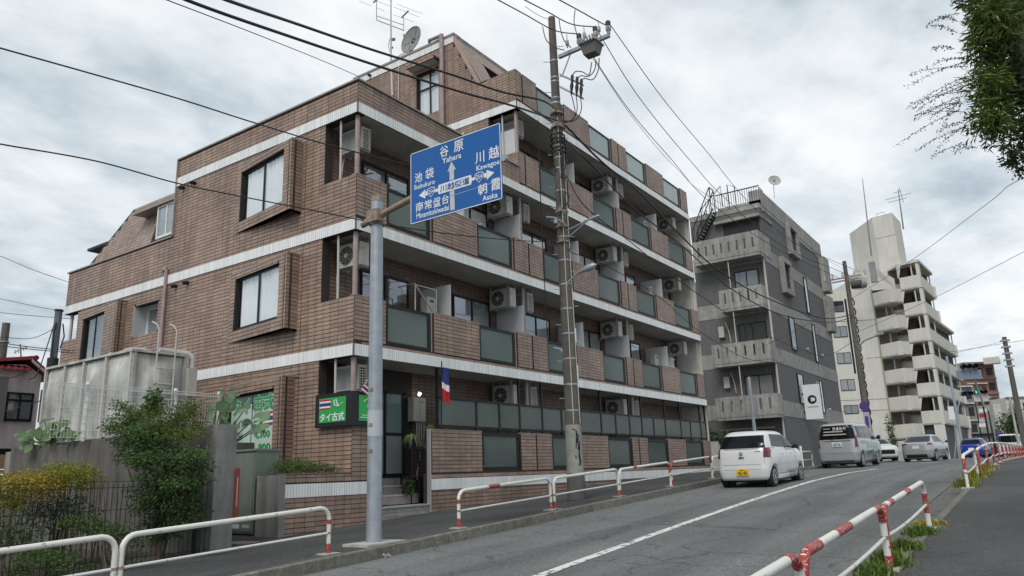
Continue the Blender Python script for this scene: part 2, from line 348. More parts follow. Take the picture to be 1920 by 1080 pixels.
# road markings
def ribbon(pts, w, zf, off=.006):
    mb = MB(); pts = [np.asarray(p, float) for p in pts]; Ls = []; Rs = []
    for i, p in enumerate(pts):
        t = pts[min(i+1, len(pts)-1)]-pts[max(0, i-1)]; t = t/np.linalg.norm(t); nn = V(-t[1], t[0])
        for S_, sg in ((Ls, 1), (Rs, -1)): q = p+nn*w/2*sg; S_.append((q[0], q[1], zf(q[0])+off))
    for i in range(len(pts)-1): mb.quad(Rs[i], Rs[i+1], Ls[i+1], Ls[i])
    return mb
lp = [onroad(*p)[:2] for p in [(1010, 1080), (1140, 1035), (1300, 977), (1400, 942), (1500, 908), (1560, 894), (1600, 886), (1642, 879.5)]]
cx = [p[0] for p in lp]; cy = [p[1] for p in lp]; xsn = np.linspace(cx[0], cx[-1], 40); co_ = np.polyfit(cx, cy, 3)
pl = [V(x, np.polyval(co_, x)) for x in xsn]; pl = [pl[0]+(pl[0]-pl[1])*12]+pl
ribbon(pl, .15, zr).build('centre_line', M_LINE, kind='structure')
for a, b in (((1722, 868.5), (1762, 866)), ((1778, 866), (1802, 865.2))):
    A = onroad(*a)[:2]; B = onroad(*b)[:2]; ribbon([A, (A+B)/2, B], .2, zr).build('lane_marking', M_LINE, kind='structure')
mb = MB()
A = V(-8, -9.36); ribbon([V(x, -9.335) for x in np.arange(-14, 40, 1.)], .02, zr, .008).build('gutter_joint', mat('joint_dark', (.03, .03, .03), .9), kind='structure')
# grate at the right gutter
P = onroad(1562, 1072); mb = MB(); x0 = P[0]; y0 = -9.74
for k in range(12): mb.box(x0+k*.045, x0+k*.045+.02, y0, y0+.36, zr(x0)+.008, zr(x0)+.03)
for k in range(3): mb.box(x0, x0+.52, y0+k*.17, y0+k*.17+.02, zr(x0)+.008, zr(x0)+.032)
mb.build('drain_grate', M_BLACKAL, label='dark steel drain grate set in the right gutter below the red and white rail', cat='drain')
P = onroad(455, 1018, True); mb = MB(); mb.cyl((P[0], P[1], zs(P[0])-.02), (P[0], P[1], zs(P[0])+.008), .3, 28); mb.build('manhole_cover', M_RUST, label='round iron manhole cover in front of the grey green cabinet', cat='manhole')
# ================================================================== main apartment building
B = thing('apartment_building', (0, 0, -3.7), 'long brown tiled apartment block with white tile bands and frosted balcony panels', 'apartment building')
EX, EY, EZ = V(1, 0, 0), V(0, 1, 0), V(0, 0, 1)
BL, BW = 19.66, 12.6
FL = [0., 2.7, 5.42, 8.09]
def win(parent, O, u, v, n, w, h, splits=(.5,), inset=.1, curtain='white', fr=.045, frame=M_BLACKAL, transom=None, name='window', thick=.05):
    O, u, v, n = (np.asarray(a, float) for a in (O, u, v, n)); P0 = O-n*inset
    flat = inset <= 0
    mb = MB()
    for (a, b, c, d) in ((0, w, 0, fr*1.3), (0, w, h-fr, h), (0, fr, fr, h-fr), (w-fr, w, fr, h-fr)): mb.obox(P0+u*a+v*c, u*(b-a), v*(d-c), n*thick)
    sp = [0]+[s*w for s in splits]+[w]
    for s in sp[1:-1]: mb.obox(P0+u*(s-fr/2)+v*fr, u*fr, v*(h-2*fr), n*(thick-.006))
    if transom: mb.obox(P0+u*fr+v*(transom*h), u*(w-2*fr), v*fr, n*(thick-.003))
    f = mb.build(name, frame, parent)
    for i in range(len(sp)-1):
        q = MB(); a = sp[i]+fr*.4; b = sp[i+1]-fr*.4
        q.obox(P0+u*a+v*fr+n*(.02+.008*(i % 2)), u*(b-a), v*(h-2*fr), n*.005); q.build('pane', M_GLASS, f)
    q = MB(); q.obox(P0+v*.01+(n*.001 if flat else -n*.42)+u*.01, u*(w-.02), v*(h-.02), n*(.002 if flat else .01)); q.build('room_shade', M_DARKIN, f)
    if curtain:
        cm = {'white': M_CURT, 'grey': M_GREYIN, 'cream': M_CREAM}[curtain]; q = MB(); k = int(w/.035); vs = []
        ph = random.random()*6
        for i in range(k+1):
            a = fr+(w-2*fr)*i/k; dd = -.03+.018*math.sin(i*1.15+ph)+.012*math.sin(i*.37+ph*2)
            if curtain == 'grey': dd = -.06
            if flat: dd = .007+.002*math.sin(i*1.15+ph)
            vs += [P0+u*a+v*fr+n*dd, P0+u*a+v*(h-fr)+n*dd]
        q.add(vs, [(2*i, 2*i+2, 2*i+3, 2*i+1) for i in range(k)], smooth=True); q.build('curtain', cm, f)
    return f
# ---- left wall (faces -X): u=+Y  -> mirrored order keeps outward normal -X
LW = []      # holes (y0,y1,z0,z1) with z from -3.8
Z0 = -3.8
def lh(y0, y1, z0, z1): LW.append((y0, y1, z0-Z0, z1-Z0))
lh(-.1, 1.03, 1.02, 2.45); lh(-.1, 1.03, 3.72, 5.17); lh(-.1, 1.03, -1.66, -.25)      # corner balcony openings
lh(11.75, 12.7, 1.62, 2.45); lh(11.75, 12.7, -1.1, -.25)
BAYS = [(4.28, .52, 2.22), (4.28, 3.24, 4.95), (4.28, -2.62, -.52)]
FIN = (11.5, .45, 2.30)
lh(7.42, 8.62, 1.24, 2.10)
for (y1, z0, z1) in BAYS: lh(y1-2.2, y1-.15, z0+.1, z1-.1)
lh(11.5-1.95, 11.35, .6, 2.2)
mb = MB(); panel(mb, (0, 0, Z0), EY, EZ, -EX, 12.6, 3.75-Z0, LW, .22)
panel(mb, (0, 0, 3.75), EY, EZ, -EX, 6.95, 5.95-3.75, [(-.1, 1.03, -.1, 1.42)]+[(a, b, c-3.75+Z0, d-3.75+Z0) for a, b, c, d in LW if d+Z0 > 3.75 and a > 1.1], .22)
mb.box(.22, 6.34, 6.73, 6.95, 3.75, 5.95)
mb.build('side_wall', M_MORTAR, B)
bandholes = [(-1, 13, fl-.246-Z0, fl-Z0) for fl in (0., 2.7)]+[(-1, 13, 5.42-.246-Z0, 5.42-Z0)]
bayh = [(y1-2.5, y1-.0, z0-Z0, z1-Z0) for y1, z0, z1 in BAYS]+[(9.0, 11.5, FIN[1]-Z0, FIN[2]-Z0)]
hl = LW+bandholes+[(-1, 1.63, -9-Z0, -9)] + bayh + [(1.655, 1.664, 0, 20)]
tiles((0, 0, Z0), EY, EZ, -EX, 12.6, 5.93-Z0, [(6.95, 20, 3.74-Z0, 20)]+hl)
band((0, 0, -.246), EY, EZ, -EX, 12.6); band((0, 0, 2.7-.246), EY, EZ, -EX, 12.6); band((0, 0, 5.42-.246), EY, EZ, -EX, 6.95)
# end side of the taller part and copings
mb = MB(); mb.box(-.05, .24, -.05, 6.99, 5.95, 5.99); mb.box(.24, 6.34, -.05, .2, 5.95, 5.99); mb.box(-.05, .26, 6.99, 12.64, 3.75, 3.79)
mb.box(-.05, .24, 6.95, 6.99, 3.79, 5.95); mb.build('coping', M_COPING, B)
mb = MB(); mb.box(-.011, .0, 1.653, 1.666, -2.5, 5.93); mb.build('expansion_joint', M_BLACK, B)
# core behind
mb = MB()
mb.box(.64, BL, 1.16, 12.3, Z0, 3.7); mb.box(.64, BL, 1.16, 6.9, 3.7, 5.36); mb.box(6.34, BL, 6.9, 10, 3.7, 5.4)
mb.build('core', M_DARKIN, B)
mb = MB(); mb.box(.22, 6.34, .12, 6.73, 5.42, 5.47); mb.build('roof_terrace', M_CONC, B)
# bays: wedge boxes that stand out towards the street side
def bay(y1, z0, z1, wz0, wz1, u0, u1, curtain, ds=2.5, dx=.33, poster=False):
    A = V(0, y1, 0); Bp = V(-dx, y1-ds, 0); Cc = V(0, y1-ds, 0); du = Bp-A; Ln = np.linalg.norm(du); u = du/Ln; n = np.cross(u, EZ); n = n if n[0] < 0 else -n
    H = z1-z0; mb = MB()
    # slanted face in cells
    for a, b, c, d in cells(Ln, H, [(u0, u1, wz0-z0, wz1-z0)]):
        mb.obox(A+V(0, 0, z0)+u*a+EZ*c-n*.12, u*(b-a), EZ*(d-c), n*.12)
    mb.obox(Cc+V(0, 0, z0), Bp-Cc, V(0, .1, 0), EZ*H)
    mb.prism([(0, y1), (Bp[0], Bp[1]), (0, y1-ds)], z0, z0+.05); mb.prism([(0, y1), (Bp[0], Bp[1]), (0, y1-ds)], z1-.05, z1)
    w = mb.build('bay_wall', M_MORTAR, B)
    tiles(A+V(0, 0, z0), u, EZ, n, Ln, H, [(u0, u1, wz0-z0, wz1-z0)])
    tiles(Cc+V(0, 0, z0), -EX, EZ, -EY, dx, H)
    mb = MB(); mb.prism([(0.0, y1), (Bp[0]-.012, Bp[1]-.012), (0, y1-ds-.012)], z1, z1+.03); mb.build('bay_top', M_COPING, B)
    f = win(B, A+V(0, 0, wz0)+u*u0, u, EZ, n, u1-u0, wz1-wz0, (.5,), .11, curtain)
    return f, A, u, n
# u runs from +Y to -Y so the panes read left to right from the street
bay(4.28, .52, 2.22, .80, 2.06, .22, 2.2, 'white'); bay(4.28, 3.24, 4.95, 3.50, 4.80, .22, 2.2, 'white')
fw, A, u_, n_ = bay(4.28, -2.62, -.52, -2.20, -.74, .22, 2.2, None)
bay(11.5, .45, 2.30, .62, 2.14, .12, 1.65, 'grey', 2.5, .27)
# poster sheets in the shop window, lettering on them
def sheet(u0, u1, z0, z1): q = MB(); O = A+u_*u0+EZ*z0-n_*.06; q.obox(O, u_*(u1-u0), EZ*(z1-z0), n_*.004); return q, A+u_*u0+EZ*z0-n_*.056
WG = mat('poster_pale', (.50, .60, .55), .5); GTX = mat('poster_green', (.03, .30, .09), .5); DKP = mat('poster_dark', (.10, .16, .14), .5)
q, O = sheet(.27, 1.19, -.98, -.80); q.build('poster', DKP, fw); q, O = sheet(1.23, 2.15, -1.12, -.80); q.build('poster', DKP, fw)
q, O = sheet(.27, 1.19, -2.1, -.99); pa = q.build('poster', WG, fw); q, O = sheet(1.23, 2.15, -2.1, -1.13); pb = q.build('poster', WG, fw)
def ptx(s, a, z, w, h, m, bold=.02, e=.004): return text('lettering', s, A+u_*a+EZ*z-n_*.05, u_, EZ, w, h, m, B, e, bold)
for s, a, z, w, h in (('タイ', .33, -1.20, .80, .36), ('古式', 1.27, -1.18, .86, .36)): ptx(s, a-.01, z-.01, w+.02, h+.02, WG, .07, .002); ptx(s, a, z, w, h, GTX, .03)
ptx('ージ', 1.30, -1.50, .36, .22, GTX, .03); ptx('4,300', 1.35, -1.78, .66, .17, GTX, .03); ptx('800', 1.55, -2.05, .50, .17, GTX, .03)
ptx('タイ式', .36, -1.50, .62, .20, GTX, .02); ptx('60分', .36, -1.76, .5, .16, GTX, .02)
def thaiflag(O, u, v, n, w, h, parent, name='flag_print'):
    z = 0
    for fr_, m in ((1/6, M_FRED), (1/6, M_FWHITE), (1/3, M_NAVY), (1/6, M_FWHITE), (1/6, M_FRED)):
        q = MB(); q.obox(O+v*z*h, u*w, v*(h*fr_), n*.003); q.build('stripe', m, parent); z += fr_
thaiflag(A+u_*1.72-EZ*1.50-n_*.045, u_, EZ, n_, .40, .28, B)
# small deep window
mb = MB()
mb.box(.20, .43, 8.62, 8.66, 1.2, 2.14); mb.box(.20, .43, 7.38, 7.42, 1.2, 2.14); mb.box(.20, .43, 7.42, 8.62, 1.2, 1.24); mb.box(.2, .43, 7.42, 8.62, 2.1, 2.14)
mb.box(.001, .43, 8.60, 8.62, 1.24, 2.1); mb.build('window_reveal', M_PANEL, B)
win(B, (.42, 8.6, 1.25), -EY, EZ, -EX, 1.17, .84, (.5,), .0, 'grey', .05, M_WHITE)
# vents and pipes of the left wall
for y, z in ((6.62, 5.06), (6.1, 5.06), (6.62, 2.33), (6.1, 2.33)):
    mb = MB(); mb.tube([(0, y, z), (-.09, y, z), (-.13, y, z-.03)], [.05, .05, .055], 12); mb.build('vent_cap', M_BLACK, B)
mb = MB(); mb.tube([(-.07, 7.05, 2.86), (-.07, 7.05, -1.8)], .045, 10); mb.tube([(-.07, 7.05, 2.86), (-.07, 7.2, 2.88), (.0, 7.3, 2.88)], .045, 10); mb.build('downpipe', M_PIPE, B)
mb = MB(); mb.tube([(.15, 12.45, 2.45), (.15, 12.45, -1.8)], .05, 8); mb.build('downpipe', M_LPIPE, B)
# rear mansard
mb = MB(); a0, a1 = V(.12, 12.0, 3.7), V(.12, 6.95, 3.7); b0, b1 = V(.52, 10.15, 5.42), V(.52, 6.95, 5.42)
mb.poly([a1, a0, b0, b1]); mb.poly([a0, V(12, 12.0, 3.7), V(12, 10.15, 5.42), b0]); mb.poly([b1, b0, V(12, 10.15, 5.42), V(12, 6.95, 5.42)]); mb.build('mansard_roof', M_MORTAR, B)
M_RTILE = mat('mansard_tile', (.36, .27, .225), .5, rnd=.16, ns=1.2, na=.1, streak=.1)
RT = []
vv = V(.40, 0, 1.72); vl = np.linalg.norm(vv); vv /= vl; nn = np.cross(vv, EY); nn = nn if nn[0] < 0 else -nn
tiles(V(.12, 6.95, 3.7), EY, vv, nn, 5.05, vl, [(-.1, 1.45, .2, vl-.35)], lambda a, b, c, d: b < 5.05-(d/vl)*1.85, RT)
f = win(B, (.10, 7.95, 3.9), -EY, EZ, -EX, .92, .95, (.5,), .0, 'grey', .05, M_WHITE)
mb = MB(); mb.add([(-.02, 9.15, 4.86), (-.02, 6.96, 4.86), (.5, 6.96, 4.90), (.5, 9.15, 4.90), (-.02, 9.15, 4.95), (-.02, 6.96, 4.95), (.5, 6.96, 5.0), (.5, 9.15, 5.0)], [(0, 1, 2, 3), (7, 6, 5, 4), (0, 4, 5, 1), (3, 7, 4, 0)]); mb.build('dormer_eave', M_COPING, B)
mb = MB(); mb.box(.15, .45, 7.95, 8.0, 3.8, 4.86); mb.build('dormer_cheek', M_PANEL, B)
mb = MB(); mb.box(.4, 1.4, 11.3, 12.5, 4.55, 4.63); mb.build('dormer_eave', M_BLACK, B)
# ---- street side
X6 = 6.34
PAN = [(.95, 2.42), (4.28, 5.87), (7.50, 9.07), (10.83, 12.42), (13.73, 15.35), (17.13, 18.82)]
def slabx(k): return 0. if k < 3 else X6
for k, zf in enumerate(FL):
    x0 = slabx(k)
    mb = MB(); mb.box(x0+.005, BL, .005, 1.15, zf-.246, zf-.02); sl = mb.build('floor_slab', M_SOFFIT, B)
    band((x0, 0, zf-.246), EX, EZ, -EY, BL-x0)
    if k == 3: band((X6, 0, zf-.246), EY, EZ, -EX, 6.9)
for k, zf in enumerate([0., 2.7, 5.42, 8.09]):
    x0 = 0. if k < 2 else X6
    if k == 2: segs0 = []
    xs_ = [x0]
    segs = []; cur = x0
    for a, b in PAN:
        if b < x0: continue
        segs.append((cur, a-.03)); cur = b+.09
        # glass balcony panel
        mb = MB(); zb, zt = zf+.10, zf+1.0; fr = .07
        for q in ((a, b, zb, zb+fr), (a, b, zt-fr, zt), (a, a+fr, zb+fr, zt-fr), (b-fr*1.4, b, zb+fr, zt-fr)): mb.box(q[0], q[1], .03, .085, q[2], q[3])
        for lx in (a+.35, (a+b)/2, b-.35): mb.box(lx, lx+.05, .035, .08, zf+.0, zb)
        fo = mb.build('balcony_panel_frame', M_BLACKAL, B)
        mb = MB(); mb.box(a+fr-.005, b-fr*1.4+.005, .05, .062, zb+fr-.005, zt-fr+.005); mb.build('frosted_pane', M_FROST, fo)
        mb = MB(); mb.box(b+.02, b+.06, .03, .09, zf+.06, zf+1.0); mb.build('rail_post', M_PIPE, B)
    segs.append((cur, BL))
    gaps = [6.68, 13.02]
    mb = MB(); cp = MB(); mb.box(x0, BL, .012, .12, zf-.02, zf+.085)
    tiles((x0, .012, zf-.02), EX, EZ, -EY, BL-x0, .105, th=.007)
    for a, b in segs:
        ss = [(a, b)]
        for g in gaps:
            if a < g < b: ss = [(a, g-.03), (g+.03, b)]
        for s0, s1 in ss:
            y1 = .13
            mb.box(s0, s1, .002, y1, zf+.085, zf+1.02); MB().box(s0-.005, s1+.005, -.012, y1+.01, zf+1.02, zf+1.04).build('coping', M_COPING, B)
            tiles((s0, .002, zf+.085), EX, EZ, -EY, s1-s0, .935, th=.009)
            if s0 > .3 or k == 3: pass
    if k >= 2: # return of the tier at X6 onto the left
        mb.box(X6, X6+.13, .13, 1.05, zf, zf+1.02); cp.box(X6-.012, X6+.14, .14, 1.05, zf+1.02, zf+1.04)
        tiles((X6, 0, zf), EY, EZ, -EX, 1.05, 1.02)
    mb.build('parapet', M_MORTAR, B)
    if cp.v: cp.build('coping', M_COPING, B)
# terrace parapet of the low corner
mb = MB(); mb.box(.22, X6, .002, .2, 5.42, 5.95); mb.build('parapet', M_MORTAR, B); tiles((0, .002, 5.42), EX, EZ, -EY, X6, .52)
# recess back walls
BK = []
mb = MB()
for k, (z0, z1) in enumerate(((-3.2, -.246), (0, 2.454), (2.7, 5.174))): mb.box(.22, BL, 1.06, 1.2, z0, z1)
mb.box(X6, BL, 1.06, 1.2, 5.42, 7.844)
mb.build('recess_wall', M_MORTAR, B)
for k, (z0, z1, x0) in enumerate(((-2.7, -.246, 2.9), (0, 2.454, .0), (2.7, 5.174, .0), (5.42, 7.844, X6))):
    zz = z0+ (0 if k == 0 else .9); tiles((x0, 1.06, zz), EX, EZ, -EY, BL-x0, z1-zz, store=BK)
# end wall at the far right, cream jamb pieces
mb = MB(); mb.box(BL-.14, BL-.002, .14, 1.06, 0.02, 2.45); mb.box(BL-.14, BL-.002, .14, 1.06, 2.72, 5.17); mb.box(BL-.14, BL-.002, .14, 1.06, 5.44, 7.84); mb.box(BL-.14, BL-.002, .14, 1.06, -2.7, -.25); mb.build('end_wall', M_CREAM, B)
mb = MB(); mb.tube([(BL+.06, .08, 8.1), (BL+.06, .08, -2.9)], .05, 8); mb.build('downpipe', M_PIPE, B)
mb = MB(); mb.box(BL-.0, BL+.001, .0, 12.3, Z0, 9.1); mb.box(BL-.002, BL, 1.2, 10, Z0, 8.1); mb.build('gable_wall', M_CREAM, B)
UW = BL/6
for k, zf in enumerate([0., 2.7, 5.42]):
    for i in range(6):
        if k == 2 and i < 2: continue
        xa = i*UW; mir = i % 2 == 0
        w0, w1 = (xa+1.15, xa+2.75) if mir else (xa+1.2, xa+2.85)
        win(B, (w0, 1.055, zf+.12), EX, EZ, -EY, w1-w0, 1.88, (.5,), -.0, random.choice(['grey', 'grey', 'white', None]))
    for i in range(1, 6):
        xb = i*UW
        if k == 2 and xb < X6-.2: continue
        xb = xb+.02 if i % 2 else xb-.06
        mb = MB(); mb.box(xb-.018, xb+.018, .14, 1.05, zf+.05, zf+1.88); mb.build('balcony_partition', M_PANEL, B)
for xb in (6.62, 13.16):
    for k, (z0, z1) in enumerate(((-2.7, -.25), (0, 2.45), (2.7, 5.17), (5.42, 7.84))):
        mb = MB(); mb.tube([(xb, .22, z0), (xb, .22, z1)], .055, 12); mb.build('downpipe', M_PIPE, B)
for k, (z0, z1) in enumerate(((-1.66, -.25), (1.02, 2.45), (3.72, 5.17))):
    mb = MB(); mb.tube([(.12, .12, z0), (.12, .12, z1)], .055, 12); mb.build('downpipe', M_PIPE, B)
    mb = MB(); mb.tube([(.1, .62, z0), (.1, .62, z0+.55), (.07, .60, z1)], .028, 8); mb.build('drain_pipe', M_LPIPE, B)
mb = MB(); mb.tube([(X6+.14, .14, 6.4), (X6+.14, .14, 7.84)], .05, 12); mb.build('downpipe', M_PIPE, B)
mb = MB(); mb.tube([(X6+.1, .6, 6.4), (X6+.1, .6, 7.84)], .028, 8); mb.build('drain_pipe', M_LPIPE, B)
# ---- ground floor front
mb = MB(); cp = MB(); cp2 = MB()
GP = PAN[1:]
cur = 2.40; gs = []
for a, b in GP: gs.append((cur, a-.03)); cur = b+.08
gs.append((cur, BL))
mb.box(2.34, BL, .002, .2, -4.3, -2.62); tiles((2.34, .002, -3.9), EX, EZ, -EY, BL-2.34, 3.9-2.99)
band((2.34, .004, -2.99), EX, EZ, -EY, BL-2.34, .245)
tiles((2.34, .002, -2.74), EX, EZ, -EY, BL-2.34, .12)
for a, b in gs:
    ss = [(a, b)]
    for g in (6.68, 13.02):
        if a < g < b: ss = [(a, g-.03), (g+.03, b)]
    for s0, s1 in ss:
        mb.box(s0, s1, .002, .18, -2.62, -1.68); tiles((s0, .002, -2.62), EX, EZ, -EY, s1-s0, .94); MB().box(s0-.004, s1+.004, -.012, .19, -1.68, -1.66).build('coping', M_COPING, B)
mb.box(0.0, .75, .002, .2, -4, -1.68); tiles((0, .002, -3.95), EX, EZ, -EY, .75, 3.95-1.68, [(-1, 1, .96, 1.21)])
mb.build('street_wall', M_MORTAR, B); cp.box(-.012, .76, -.012, .2, -1.68, -1.66); cp.box(-.012, .2, .2, 1.03, -1.68, -1.66); cp.build('coping', M_COPING, B)
band((0, .004, -2.99), EX, EZ, -EY, .75, .245); band((-.0, .02, -2.99), EY, EZ, -EX, 1.5, .245)
for a, b in GP:
    mb = MB(); fr = .07
    for q in ((a, b, -2.62, -2.62+fr*1.4), (a, b, -1.70-fr, -1.70), (a, a+fr, -2.5, -1.77), (b-fr, b, -2.5, -1.77)): mb.box(q[0], q[1], .02, .08, q[2], q[3])
    fo = mb.build('basement_panel_frame', M_BLACKAL, B); mb = MB(); mb.box(a+fr-.004, b-fr+.004, .045, .06, -2.53, -1.765); mb.build('frosted_pane', M_FROST, fo)
# green glass fence along the ground floor
posts = [2.70, 4.15, 5.11, 6.03, 7.14, 8.17, 9.25, 10.56, 11.55, 12.55, 13.5, 14.47, 15.49, 16.94, 17.9, 18.98, 19.55]
mb = MB(); mb.box(2.70, 19.6, .06, .11, -.955, -.905); mb.box(2.70, 19.6, .06, .11, -1.59, -1.55)
fg = mb.build('glass_fence_rail', M_BLACKAL, B)
for a, b in zip(posts[:-1], posts[1:]):
    mb = MB(); mb.box(a+.03, b-.03, .078, .09, -1.55, -.955); mb.build('frosted_pane', M_FROST, fg)
for i, a in enumerate(posts):
    mb = MB(); top = -.25 if i % 3 in (0, 1) and i != 1 else -.955; mb.box(a-.03, a+.03, .058, .112, -1.68, top); mb.build('fence_post', M_BLACKAL, B)
# entrance
mb = MB()
for q in ((.82, .87, -2.66, -.75), (1.93, 1.99, -2.66, -.75), (2.52, 2.62, -2.66, -.75), (.82, 2.62, -.80, -.72), (.87, 2.6, -2.70, -2.6), (2.0, 2.55, -1.75, -1.69)): mb.box(q[0], q[1], 1.0, 1.05, q[2], q[3])
dr = mb.build('door', M_BLACKAL, B)
mb = MB(); mb.box(1.99, 2.52, 1.03, 1.04, -1.69, -.8); mb.build('pane', mat('door_glass', (.14, .20, .19), .15), dr); mb = MB(); mb.box(1.99, 2.52, 1.03, 1.04, -2.6, -1.75); mb.build('pane', M_GREYIN, dr)
mb = MB(); mb.box(.87, 1.93, 1.03, 1.04, -2.6, -.8); mb.build('pane', mat('door_glass', (.14, .20, .19)), dr)
for r_ in range(9):
    for c_ in range(6): pass
mb = MB(); mb.box(.75, 2.34, .90, 1.05, -3.7, -2.70); en = mb.build('landing', M_CONC, B)
M_STEP = mat('step_tile', (.30, .26, .24), .6, ns=6, na=.1)
for i, (y, z) in enumerate(((.02, -3.27), (.33, -3.05), (.62, -2.86))):
    mb = MB(); mb.box(.76, 2.33, y, 1.0, z-.2, z-.03); s_ = mb.build('step', M_STEP, B); mb = MB(); mb.box(.755, 2.33, y-.015, 1.0, z-.03, z); mb.build('step_edge', M_CONCL, s_)
mb = MB()
x = .76
while x < 2.3:
    for j in range(3): mb.box(x+.004+(j % 2)*.1, min(x+.215+(j % 2)*.1, 2.33), -.004, .05, -3.56+j*.085, -3.56+j*.085+.078)
    x += .22
mb.build('base_blocks', mat('pale_block', (.30, .285, .27), .8, ns=6, rnd=.1), B, kind='stuff')
mb = MB(); mb.box(2.30, 2.345, -.03, .06, -3.45, -1.66); mb.box(.76, 2.30, -.03, -.0, -3.30, -3.27); mb.build('steel_jamb', mat('steel_trim', (.42, .42, .43), .4, metal=.3), B)
# ---- upper tier wall at X6 with penthouse
TH = 5.42
def rake(z): return 1.35+(z-9.2)/(11.0-9.2)*.9
hx = [(-.1, 1.03, 6.44-TH, 7.844-TH), (3.0, 3.97, 8.72-TH, 10.34-TH)]
mb = MB()
for a, b, c, d in cells(6.9, 9.15-TH, hx): mb.obox(V(X6, 0, TH)+EY*a+EZ*c, EX*.2, EY*(b-a), EZ*(d-c))
nst = 14
for i in range(nst):
    z0 = 9.15+(11.2-9.15)*i/nst; z1 = 9.15+(11.2-9.15)*(i+1)/nst; ys = rake(z1)
    for a, b, c, d in cells(6.9-ys, z1-z0, [(3.0-ys, 3.97-ys, -1, 10.34-z0)] if z0 < 10.34 else []): mb.obox(V(X6, ys, z0)+EY*a+EZ*c, EX*.2, EY*(b-a), EZ*(d-c))
mb.build('tier_wall', M_MORTAR, B)
tiles((X6, 0, TH), EY, EZ, -EX, 6.9, 10.95-TH, hx+[(-1, 9, 8.09-.25-TH, 8.09-TH), (-.1, 1.05, 5.42-TH, 9.16-TH)], lambda a, b, c, d: d+TH < 9.17 or a > rake(d+TH)-.02)
band((X6, rake(11.0)+.1, 10.95), EY, EZ, -EX, 6.9-rake(11.0)-.1, .25)
mb = MB(); mb.box(X6-.06, X6+.3, rake(11.2)-.05, 6.95, 11.2, 11.27); mb.build('coping', M_COPING, B)
ra, rb = V(X6-.03, 1.30, 9.12), V(X6-.03, rake(11.25)-.02, 11.27); mb = MB(); d_ = rb-ra; mb.obox(ra, d_, V(0, .14, .0), V(.05, 0, 0)); mb.build('rake_trim', M_RTILE, B)
mb = MB()
s0 = V(X6+.02, 1.26, 9.08); sv = V(0, rake(11.25)-1.30, 11.25-9.12); sl_ = np.linalg.norm(sv); svn = sv/sl_; sn = np.cross(EX, svn); sn = sn if sn[1] < 0 else -sn
SH = [(1.0, 2.35, .12, 1.55)]; PX = 3.9
panel(mb, s0, EX, svn, sn, PX, sl_, SH, .12); mb.build('street_mansard', M_MORTAR, B)
tiles(s0, EX, svn, sn, PX, sl_, SH, store=RT)
for a, b, c, d in SH:
    mb = MB()
    for xx in (s0[0]+a-.02, s0[0]+b): mb.add([(xx+q, y, z) for q in (0, .02) for y, z in ((1.40, 9.12), (2.35, 9.12), (2.35, 10.62), (2.04, 10.62))], [(0, 1, 2, 3), (7, 6, 5, 4), (0, 4, 5, 1), (2, 6, 7, 3), (3, 7, 4, 0)])
    mb.box(s0[0]+a, s0[0]+b, 2.33, 2.35, 9.1, 10.62); mb.box(s0[0]+a, s0[0]+b, 2.04, 2.33, 10.60, 10.62); mb.build('dormer_niche', M_CONC, B)
mb = MB(); mb.box(X6, X6+PX, 2.25, 6.9, 11.0, 11.2); mb.box(X6+.2, X6+PX, 2.4, 6.8, 8.0, 11); mb.box(X6+.2, BL, 1.06, 10, 8.0, 8.12); mb.build('penthouse_core', M_CONC, B)
win(B, (X6, 3.96, 8.73), -EY, EZ, -EX, .95, 1.6, (.55,), .12, 'white', .045, M_BLACKAL, .62)
mb = MB(); mb.box(X6-.35, X6, 2.92, 4.12, 10.46, 10.56); cn = mb.build('window_canopy', M_MORTAR, B)
mb = MB(); mb.box(X6-.30, X6-.01, 2.97, 4.07, 10.44, 10.46); mb.build('canopy_soffit', M_SOFFIT, cn); CT = []
tiles((X6-.35, 2.92, 10.44), EY, EZ, -EX, 1.2, .13)
mb = MB(); mb.tube([(X6-.1, 2.78, 7.9), (X6-.1, 2.78, 11.35)], .075, 12); mb.tube([(X6-.1, 2.78, 11.32), (X6-.05, 3.35, 11.38), (X6+.05, 3.4, 11.25)], .06, 10); mb.build('downpipe', M_PIPE, B)
mb = MB(); mb.tube([(X6-.06, 4.72, 7.9), (X6-.06, 4.72, 10.9)], .02, 8); mb.build('conduit', M_LPIPE, B)
mb = MB(); mb.tube([(X6-.0, 6.1, 11.08), (X6-.14, 6.1, 11.05)], .05, 10); mb.build('vent_cap', M_BLACK, B)
mb = MB(); mb.box(X6-.01, X6+.0, 2.0, 2.45, 7.45, 7.68); mb.build('wall_vent', M_LPIPE, B)
